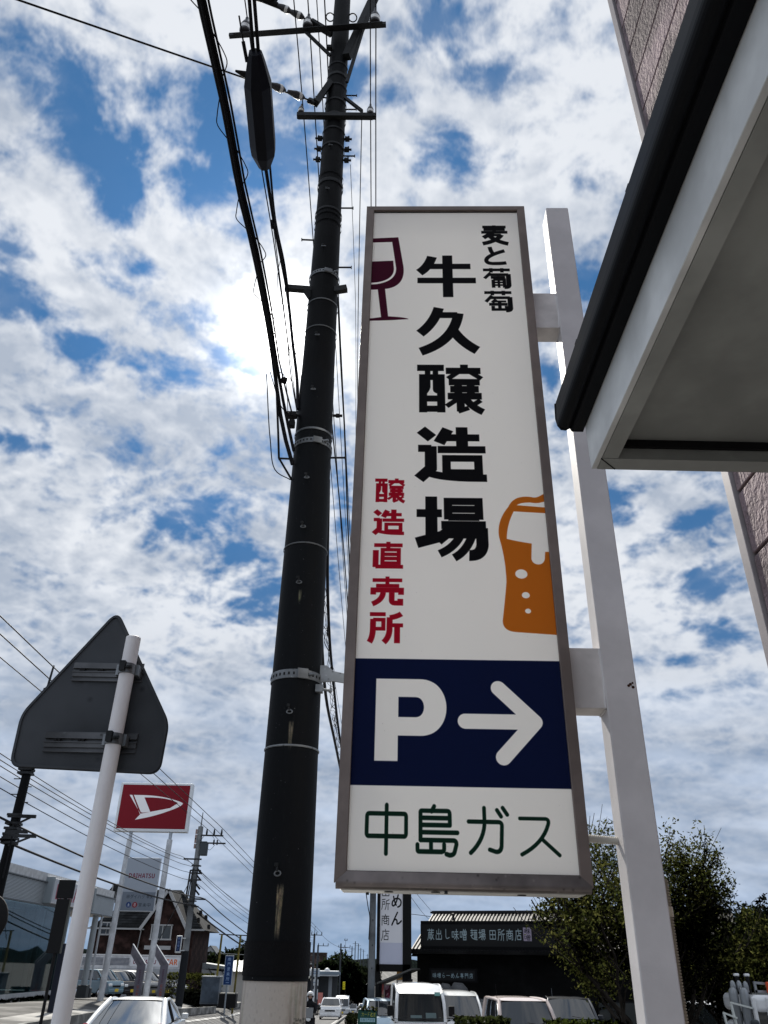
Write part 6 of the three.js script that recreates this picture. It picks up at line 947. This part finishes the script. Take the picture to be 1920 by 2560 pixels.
// ---------------------------------------------------------------- trees
function leafCloud(pts, r, size, per) { // leaves around twig ends
  const pos = [], nor = []; for (const p of pts) for (let i = 0; i < per; i++) {
    const q = p.clone().add(V((r() - 0.5), (r() - 0.5), (r() - 0.5)).multiplyScalar(p.spread ?? 0.35)), a = V(r() - 0.5, (r() - 0.7) * 0.8, r() - 0.5).normalize(), b = V(r() - 0.5, r() - 0.5, r() - 0.5).cross(a).normalize(), k = size * (0.6 + 0.8 * r()), n = a.clone().cross(b), A = a.clone().multiplyScalar(k), B = b.clone().multiplyScalar(k * 0.42);
    for (const v of [q.clone().sub(A), q.clone().add(B), q.clone().add(A), q.clone().sub(A), q.clone().add(A), q.clone().sub(B)]) { pos.push(v.x, v.y, v.z); nor.push(n.x, n.y, n.z); } }
  const g = new THREE.BufferGeometry(); g.setAttribute('position', new THREE.Float32BufferAttribute(pos, 3)); g.setAttribute('normal', new THREE.Float32BufferAttribute(nor, 3)); return g;
}
function tree(name, label, base, o) {
  const t = thing(name, label, 'tree', base), r = rng(o.seed), wood = [], tips = [];
  const grow = (p, dir, len, rad0, depth) => {
    const bends = 3, pts = [p.clone()]; let q = p.clone(), d = dir.clone();
    for (let i = 0; i < bends; i++) { d.add(V((r() - 0.5) * 0.3, 0.06 + (r() - 0.5) * 0.15, (r() - 0.5) * 0.3)).normalize(); q = q.clone().addScaledVector(d, len / bends); pts.push(q); }
    for (let i = 0; i < bends; i++) wood.push(cyl(pts[i], pts[i + 1], rad0 * (1 - 0.28 * i / bends), rad0 * (1 - 0.28 * (i + 1) / bends), depth < 2 ? 8 : 4, true));
    if (depth >= o.depth - 1) for (let i = 1; i < pts.length; i++) { const a = pts[i].clone(); a.spread = o.spread; tips.push(a); }
    if (depth >= o.depth || (depth > 1 && o.trim && !o.trim(q))) return;
    const n = depth === 0 ? o.limbs ?? 3 : 2 + (r() < 0.55 ? 1 : 0);
    for (let k = 0; k < n; k++) { const s = 0.55 + 0.35 * r(), side = V(r() - 0.5, (r() - 0.35) * 0.5, r() - 0.5).normalize(), from = pts[Math.min(bends, 1 + Math.floor(r() * bends))]; grow(k === 0 ? pts[bends] : from, d.clone().addScaledVector(side, o.open * (k === 0 ? 0.5 : 1)).normalize(), len * s + 0.1, rad0 * (k === 0 ? 0.68 : 0.5), depth + 1); }
  };
  for (const s of o.stems) grow(V(...s[0]), V(...s[1]).normalize(), s[2], s[3], 0);
  obj('trunk', wood, mat(o.bark ?? [0.06, 0.05, 0.042], 0.95, { grain: 'rough' }), t);
  const keep = o.trim ? tips.filter(o.trim) : tips;
  const a = keep.filter((_, i) => i % 3), b = keep.filter((_, i) => i % 3 === 0);
  stuff(obj('crown', leafCloud(a, r, o.leaf, o.per), leaf(o.rgb[0]), t)); stuff(obj('crown', leafCloud(b, r, o.leaf, o.per), leaf(o.rgb[1]), t));
  t.userData.tips = undefined; delete t.userData.tips; return t;
}
tree('broad_tree', 'loose many-stemmed leafy tree rising behind the sign post over the car park', [6.3, -0.7, -20], { seed: 7, trim: (p) => p.x > (p.y < 3.4 ? -2.7 + 0.9 * Math.max(0, 2.2 - p.y) : -2.7 + 1.0 * (p.y - 3.4)) && p.y < 5.5 - 0.95 * Math.max(0, p.x - 0.8), depth: 5, open: 0.95, spread: 0.36, leaf: 0.045, per: 19, limbs: 3, stems: [[[0, 0, 0], [-0.5, 1, 0.1], 1.55, 0.085], [[0.1, 0, 0.1], [0.1, 1, 0], 1.9, 0.09], [[0.2, 0, -0.1], [0.55, 1, -0.1], 1.5, 0.08], [[-0.1, 0, 0.1], [-1.0, 1, 0.2], 1.35, 0.07], [[0.2, 0, 0.2], [1.0, 1, 0.1], 1.3, 0.07]], rgb: [[0.085, 0.105, 0.03], [0.17, 0.18, 0.055]] });
tree('broad_tree', 'darker leafy tree behind the hatchback to the side of the many-stemmed tree', [9.9, -0.9, -24], { seed: 17, trim: (p) => p.y < 3.9 - 0.3 * Math.abs(p.x), depth: 5, open: 1.0, spread: 0.42, leaf: 0.055, per: 32, limbs: 3, stems: [[[0, 0, 0], [-0.3, 1, 0], 1.15, 0.11], [[0.3, 0, 0], [0.5, 1, 0], 1.05, 0.1], [[-0.4, 0, 0.2], [-0.9, 1, 0.1], 0.95, 0.08]], rgb: [[0.022, 0.032, 0.012], [0.035, 0.05, 0.016]] });
function clump(name, label, base, blobs, n, size, rgb, seed, cat = 'tree') { // dense crown made of leaf tufts through lumpy volumes, on a trunk
  const t = thing(name, label, cat, base), r = rng(seed), pts = [], core = [];
  for (const [x, y, z, a, b] of blobs) { for (let i = 0; i < n; i++) { const u = V(r() - 0.5, r() - 0.5, r() - 0.5).normalize().multiplyScalar(0.72 + 0.36 * r()); const p = V(x + u.x * a, y + u.y * b, z + u.z * a); p.spread = size * 2.6; pts.push(p); }
    const g = mergeVertices(new THREE.IcosahedronGeometry(1, 3).deleteAttribute('normal').deleteAttribute('uv')), pp = g.attributes.position, nn = createNoise3D(rng(seed + core.length)); for (let i = 0; i < pp.count; i++) { const k = 0.72 + 0.16 * nn(pp.getX(i) * 2.2, pp.getY(i) * 2.2, pp.getZ(i) * 2.2); pp.setXYZ(i, pp.getX(i) * k * a, pp.getY(i) * k * b, pp.getZ(i) * k * a); } g.computeVertexNormals(); core.push(g.translate(x, y, z)); }
  stuff(obj('crown', leafCloud(pts, r, size, 5), leaf(rgb), t)); obj('crown_core', core, mat(rgb, 1), t);
  obj('trunk', cyl(V(0, -0.5, 0), V(0, blobs[0][1], 0), 0.25, 0.14, 8), mat([0.05, 0.042, 0.035], 0.95), t); return t;
}
clump('conifer', 'dark conifer group edge far behind the crane truck', [24.6, -1.6, -55], [[0, 4.2, 0, 2.0, 2.9], [-1.6, 3.2, 0.4, 1.5, 2.4], [1.8, 4.3, 0.2, 1.8, 2.6]], 420, 0.2, [0.008, 0.013, 0.007], 201);
clump('dark_tree', 'dark evergreen behind the leafy trees beside the restaurant', [18.5, -1.6, -50], [[0, 3.2, 0, 3.2, 2.6], [-3.2, 2.7, 0.5, 2.6, 2.2], [3.0, 3.6, -0.4, 2.6, 2.4]], 420, 0.2, [0.012, 0.018, 0.009], 202);
clump('dark_tree', 'low evergreen mass in shade behind the off-roader', [12.8, -1.5, -44], [[0, 2.0, 0, 2.6, 2.0], [2.8, 2.2, 0, 2.4, 2.0]], 360, 0.2, [0.012, 0.017, 0.009], 203);
// ---------------------------------------------------------------- down the street
{ // petrol station
  const t = thing('petrol_station', 'petrol station with flat pale canopy and signs beyond the concrete pole foot', 'building', [0, 0, -140]);
  const pale = mat([0.42, 0.45, 0.48], 0.6);
  obj('canopy', box(6.6, 0.65, 8, -8.2, 0.05, -1), pale, t); obj('canopy_band', box(3.2, 0.36, 0.1, -6.0, 0.1, 3.05), mat([0.14, 0.18, 0.22], 0.5), t);
  for (const x of [-10.6, -8.2, -6.0]) obj('canopy_column', box(0.5, 5, 0.5, x, -2.7, 1), mat([0.2, 0.22, 0.24], 0.6), t);
  obj('shop_wall', box(6.4, 4.6, 0.2, -8.2, -2.6, -3), mat([0.06, 0.065, 0.07], 0.6), t);
  obj('roof_vent', [-11.0, -8.6].map((x) => lathe([[0, 0], [0.42, 0], [0.38, 0.22], [0.2, 0.36], [0, 0.42]], 14).translate(x + 2, 0.38, 0)), mat([0.7, 0.7, 0.7], 0.5), t);
  const s = obj('price_sign', rbox(1.15, 1.05, 0.3, 0.05, -8.1, 0.15, 4), mat([0.40, 0.45, 0.5], 0.5), t); obj('price_pole', box(0.3, 4.6, 0.25, -8.1, -2.4, 3.9), mat([0.5, 0.52, 0.54], 0.5), t); obj('price_board', [box(0.9, 0.8, 0.2, -8.1, -1.1, 4.05), box(0.9, 1.3, 0.2, -8.1, -2.6, 4.05)], mat([0.5, 0.53, 0.55], 0.5), t);
  obj('price_line', [box(0.7, 0.1, 0.03, -8.1, 0.3, 4.17), box(0.7, 0.1, 0.03, -8.1, 0.05, 4.17), box(0.6, 0.06, 0.03, -8.1, -1.1, 4.17)], mat([0.12, 0.2, 0.32], 0.5), t);
  obj('flag_banner', box(1.0, 1.4, 0.1, -8.6, -3.2, 5), mat([0.7, 0.7, 0.72], 0.6), t); obj('flag_banner', box(0.7, 1.5, 0.1, -7.2, -3.1, 5), mat([0.55, 0.2, 0.17], 0.6), t);
  obj('globe_lamp', [new THREE.SphereGeometry(0.24, 14, 10).translate(-9.1, -0.4, 5)], mat([0.6, 0.58, 0.5], 0.3), t); obj('globe_lamp', [new THREE.SphereGeometry(0.24, 14, 10).translate(-8.55, -0.75, 5)], mat([0.6, 0.58, 0.5], 0.3), t);
}
{ const t = thing('yellow_banner', 'small yellow upright sign on the far pavement', 'sign', [-3.65, 0, -130]); obj('panel', rbox(0.34, 0.96, 0.06, 0.01, 0, -1.3, 0), mat([0.62, 0.55, 0.02], 0.5), t); obj('panel_print', sheet(0.3, 0.9, 0, -1.3, 0.034), printM(canvasTex(96, 288, (g) => { g.fillStyle = '#cfc21a'; g.fillRect(0, 0, 96, 288); g.strokeStyle = '#26230a'; ['naka_c', 'ta', 'sho'].forEach((n, i) => glyph(g, n, 20, 24 + i * 86, 56, 64, 1.2)); })), t, true); obj('post', box(0.05, 3.2, 0.05, 0.2, -3.1, -0.05), MT.steelDark, t); }
{ const t = thing('tyre_sign', 'round orange and black tyre sign beside the far pole', 'sign', [-4.35, -3.0, -120]); obj('disc', new THREE.TorusGeometry(0.28, 0.12, 8, 20), MT.black, t); obj('disc_centre', lathe([[0, 0], [0.18, 0], [0.18, 0.05], [0, 0.05]], 16).rotateX(Math.PI / 2), mat([0.35, 0.16, 0.02], 0.6), t); obj('post', box(0.06, 2.4, 0.06, 0, -1.2, -0.1), MT.black, t); }
{ const t = thing('brick_block', 'flat brown brick block of flats behind the petrol station', 'building', [-11.9, -7, -200]); obj('wall', box(4.2, 10.3, 5, 0, 5.1, -2), mat([0.13, 0.085, 0.075], 0.9, { grain: 'patchy' }), t); obj('parapet', box(4.3, 0.16, 5.1, 0, 10.3, -2), mat([0.08, 0.06, 0.055], 0.9), t); obj('balcony', [box(1.5, 0.3, 0.5, -1.2, 8.2, 0.7), box(1.5, 0.3, 0.5, -1.2, 5.6, 0.7)], mat([0.3, 0.29, 0.28], 0.8), t); for (const [x, y] of [[0.3, 9.2], [0.9, 7.3], [0.4, 6.2]]) { const f = obj('window', box(0.6, 1.0, 0.1, x, y, 0.52), mat([0.2, 0.19, 0.18], 0.8), t); obj('pane', box(0.5, 0.88, 0.04, x, y, 0.57), MT.glassDark, f); } }
clump('roadside_tree', 'dense dark roadside tree, broad crown behind the far poles', [-6.2, -7, -185], [[0, 6.8, 0, 3.0, 3.4], [-2.4, 6.4, 1, 2.4, 2.6], [2.2, 5.8, 0.5, 2.2, 3.0], [3.1, 4.4, 1, 1.5, 2.4], [-1, 4.2, 2, 3.4, 2.6]], 260, 0.42, [0.036, 0.054, 0.026], 211);
clump('roadside_tree', 'lower dark tree hanging over the far pavement', [-2.5, -7, -200], [[0, 4.2, 0, 2.0, 2.8], [0.8, 2.8, 1, 1.4, 1.8]], 220, 0.4, [0.03, 0.042, 0.02], 212);
clump('roadside_tree', 'rounded tree at the end of the street under the small poles', [-1.5, -7.4, -330], [[0, 5.2, 0, 2.6, 2.2], [3, 4.8, 0, 2.4, 2]], 160, 0.6, [0.03, 0.042, 0.024], 213);
clump('back_trees', 'dark tree belt on the rise behind the houses', [-18.6, -3, -122], [[0, 4.2, 0, 2.0, 1.5], [-2.6, 3.9, 0, 1.8, 1.3], [2.0, 5.0, 0, 1.8, 1.6], [-0.5, 2.6, 1, 3.4, 1.8]], 240, 0.3, [0.03, 0.046, 0.02], 214);
{ // wooded rise closing the view
  const pos = [], idx = [], n = createNoise2D(rng(55)); const N = 80; for (let i = 0; i <= N; i++) { const x = lerp(-700, 700, i / N), z = -950 - 60 * Math.cos(i * 0.4); for (const y of [-20, 2.5 + 4 * n(i * 0.35, 1) + 3 * n(i * 1.3, 4) + (Math.abs(x) > 60 ? 6 : 0)]) pos.push(x, y, z - (y > -20 ? 30 : 0)); }
  for (let i = 0; i < N; i++) { const a = i * 2; idx.push(a, a + 2, a + 1, a + 1, a + 2, a + 3); } const g = new THREE.BufferGeometry(); g.setAttribute('position', new THREE.Float32BufferAttribute(pos, 3)); g.setIndex(idx); g.computeVertexNormals();
  struct('hills', g, mat([0.03, 0.042, 0.03], 0.95, { grain: 'patchy' }));
}
{ // receding poles
  const P = [[-6.95, 110, 4.6, 0.85, [[4.45, -0.4, 0.95]], 'far pole with three-pin crossarm nearest beyond the concrete foot'], [-7.6, 130, 3.7, 0, [[3.6, 0, 1.5]], 'far pole with one-sided crossarm behind the nearest far pole'], [-4.95, 150, 4.3, 0, [[3.75, -0.4, 1.6]], 'far pole standing before the dark roadside tree'], [-5.3, 190, 4.0, 2.0, [[5.6, -0.3, 0.4]], 'far pole with tall rod over the dark roadside tree']];
  for (const [x, d, h, rod, arms, l] of P) streetPole(x, -d, h, 0.17, 0.12, l, { m: mat([0.05, 0.055, 0.062], 0.85), arms, rod: rod || undefined, pins: arms.flatMap(([y, a, b]) => [[y + 0.04, a + 0.05], [y + 0.04, (a + b) / 2], [y + 0.04, b - 0.05]]) });
  const base = streetPole(-4.9, -240, 5.3, 0.17, 0.12, 'first small pole of the receding row beyond the dark roadside tree', { m: mat([0.06, 0.07, 0.08], 0.85), arms: [[4.7, -0.8, 0.8]], group: 'receding row of poles along the street' });
  [[-4.4, 260, 6.9], [-3.75, 280, 6.7], [-3.4, 320, 6.1], [-2.7, 360, 6.1], [-1.3, 420, 5.0], [-2.6, 460, 2.2], [-0.6, 500, 3.4]].forEach(([x, d, h], i) => dup(base, [x, h - 5.3, -d], 0, ['second', 'third', 'fourth', 'fifth', 'sixth', 'seventh', 'farthest'][i] + ' small pole of the receding row beyond the dark roadside tree'));
  for (const [a, b, l] of [[[-6.1, 4.5, -110], [-3.4, 3.8, -150], 'thin wire between the first two far crossarms'], [[-4.6, 3.7, -150], [-4.1, 4.7, -240], 'thin wire running on over the roadside tree']]) cable('power_line', l, sag(V(...a), V(...b), 0.6, 10), 0.02, { cat: 'wire', seg: 30, rad: 4 });
  cable('power_line', 'wire slanting up from the noodle sign top to the sky', [V(1.4, 4.6, -36), V(4.4, 3.6, -52), V(7.4, 3.3, -66)], 0.012, { cat: 'wire', seg: 20, rad: 4 });
  cable('power_line', 'second wire crossing above the ribbed restaurant roof', [V(1.4, 4.25, -36), V(3.6, 3.6, -50), V(8, 3.0, -66)], 0.012, { cat: 'wire', seg: 20, rad: 4 });
  cable('power_line', 'flat wire just over the roof ridge towards the tree', [V(1.2, 3.6, -40), V(5, 3.42, -42), V(13, 3.75, -44)], 0.012, { cat: 'wire', seg: 20, rad: 4 });
}
{ // scooter rider facing the camera, half behind the pole foot
  const z = -35, gy = ground(-2.2, z) + 0.02, X = -2.25;
  const s = thing('motor_scooter', 'dark scooter with grey windshield ridden towards the camera beside the pole foot', 'scooter', [X, gy, z]);
  for (const zz of [0.62, -0.6]) { const w = obj('wheel', new THREE.TorusGeometry(0.2, 0.06, 10, 22).rotateY(Math.PI / 2).translate(0, 0.26, zz), MT.tyre, s); obj('rim', cyl(V(-0.04, 0.26, zz), V(0.04, 0.26, zz), 0.15, 0.15, 16), MT.steel, w); }
  obj('body', [rbox(0.34, 0.3, 0.8, 0.1, 0, 0.58, -0.45), rbox(0.3, 0.08, 0.5, 0.03, 0, 0.34, 0.1), rbox(0.5, 0.55, 0.1, 0.05, 0, 0.66, 0.42, 0, rad(-14)), rbox(0.18, 0.16, 0.34, 0.05, 0, 0.4, 0.62)], MT.black, s);
  obj('windshield', rbox(0.5, 0.34, 0.03, 0.01, -0.08, 1.06, 0.5, 0, rad(-18)), mat([0.16, 0.165, 0.17], 0.25), s);
  obj('handlebar', [cyl(V(-0.36, 1.0, 0.34), V(0.36, 1.0, 0.34), 0.018), cyl(V(0, 0.6, 0.44), V(0, 1.0, 0.36), 0.03)], MT.steelDark, s); obj('headlight', new THREE.SphereGeometry(0.09, 14, 10).scale(1, 0.8, 0.5).translate(0, 0.86, 0.5), lampM, s);
  obj('mirror', [rbox(0.12, 0.08, 0.02, 0.01, 0.38, 1.2, 0.34), cyl(V(0.3, 1.0, 0.34), V(0.38, 1.18, 0.34), 0.008)], MT.black, s); obj('mirror', [rbox(0.12, 0.08, 0.02, 0.01, -0.38, 1.2, 0.34), cyl(V(-0.3, 1.0, 0.34), V(-0.38, 1.18, 0.34), 0.008)], MT.black, s);
  // rider: one continuous figure from tapered bones
  const t = thing('person', 'rider in black jacket and white open helmet seated on the scooter', 'person', [X, gy, z]);
  const bones = [[[0, 0.78, -0.32], [0, 1.08, -0.24], 0.17, 0.185], [[0, 1.08, -0.24], [0, 1.33, -0.16], 0.185, 0.13], [[0, 1.3, -0.16], [0, 1.46, -0.12], 0.06, 0.055], [[0, 1.5, -0.1], [0, 1.58, -0.1], 0.085, 0.1]];
  for (const q of [-1, 1]) bones.push([[q * 0.1, 0.76, -0.3], [q * 0.17, 0.68, 0.12], 0.09, 0.065], [[q * 0.17, 0.68, 0.12], [q * 0.15, 0.38, 0.06], 0.062, 0.045], [[q * 0.15, 0.38, 0.06], [q * 0.16, 0.38, 0.26], 0.045, 0.035], [[q * 0.18, 1.3, -0.17], [q * 0.27, 1.08, 0.02], 0.062, 0.05], [[q * 0.27, 1.08, 0.02], [q * 0.3, 1.02, 0.3], 0.05, 0.034], [[q * 0.1, 1.31, -0.17], [q * 0.18, 1.3, -0.17], 0.08, 0.068]);
  const f = (p) => { let d = 1e9; for (const [a, b, r0, r1] of bones) { const ax = a[0], ay = a[1], az = a[2], bx = b[0] - ax, by = b[1] - ay, bz = b[2] - az, k = clamp(((p[0] - ax) * bx + (p[1] - ay) * by + (p[2] - az) * bz) / (bx * bx + by * by + bz * bz)), e = Math.hypot(p[0] - ax - bx * k, p[1] - ay - by * k, p[2] - az - bz * k) - lerp(r0, r1, k), h = clamp(0.5 + 0.5 * (d - e) / 0.04); d = d * (1 - h) + e * h - 0.04 * h * (1 - h); } return d; };
  const N = 72, mc = new MarchingCubes(N, MT.black, false, false, 120000); mc.isolation = 0; const c0 = [0, 1.05, -0.05], hs = 0.72; for (let k = 0; k < N; k++) for (let j = 0; j < N; j++) for (let i = 0; i < N; i++) mc.field[i + j * N + k * N * N] = -f([c0[0] + (i - N / 2) / (N / 2) * hs, c0[1] + (j - N / 2) / (N / 2) * hs, c0[2] + (k - N / 2) / (N / 2) * hs]); mc.update();
  const g = new THREE.BufferGeometry(); g.setAttribute('position', new THREE.BufferAttribute(mc.positionArray.slice(0, mc.count * 3), 3)); g.scale(hs, hs, hs).translate(...c0); const mg = mergeVertices(g, 1e-4); mg.computeVertexNormals();
  obj('body', mg, mat([0.012, 0.0125, 0.015], 0.8), t);
  obj('face', [new THREE.SphereGeometry(0.088, 18, 14).scale(0.85, 1.1, 0.95).translate(0, 1.56, -0.07), new THREE.ConeGeometry(0.016, 0.04, 8).rotateX(0.4).translate(0, 1.555, 0.018), box(0.04, 0.007, 0.01, 0, 1.51, 0.012)], mat([0.32, 0.2, 0.15], 0.6), t);
  obj('eyes', [-1, 1].map((q) => new THREE.SphereGeometry(0.009, 8, 6).translate(q * 0.03, 1.578, 0.008)), MT.black, t);
  obj('helmet', new THREE.SphereGeometry(0.138, 24, 16, 0, Math.PI * 2, 0, Math.PI * 0.6).rotateX(-0.35).translate(0, 1.6, -0.1), mat([0.78, 0.78, 0.78], 0.25, { clearcoat: 0.8 }), t); obj('helmet_peak', rbox(0.17, 0.02, 0.07, 0.01, 0, 1.645, 0.05, 0, rad(20)), MT.black, t);
  for (const q of [-1, 1]) { const h = obj('hand', [rbox(0.03, 0.07, 0.09, 0.014, q * 0.31, 1.01, 0.335)], MT.black, t); for (let k = 0; k < 4; k++) obj('finger', tube([V(q * (0.275 + k * 0.022), 1.035, 0.345), V(q * (0.275 + k * 0.022), 1.03, 0.375), V(q * (0.275 + k * 0.022), 0.998, 0.372), V(q * (0.275 + k * 0.022), 0.985, 0.35)], 0.009, 8, 6), MT.black, h); obj('thumb', tube([V(q * 0.27, 1.0, 0.31), V(q * 0.255, 0.985, 0.335), V(q * 0.26, 0.985, 0.36)], 0.01, 6, 6), MT.black, h); }
}
renderer.render(scene, camera);
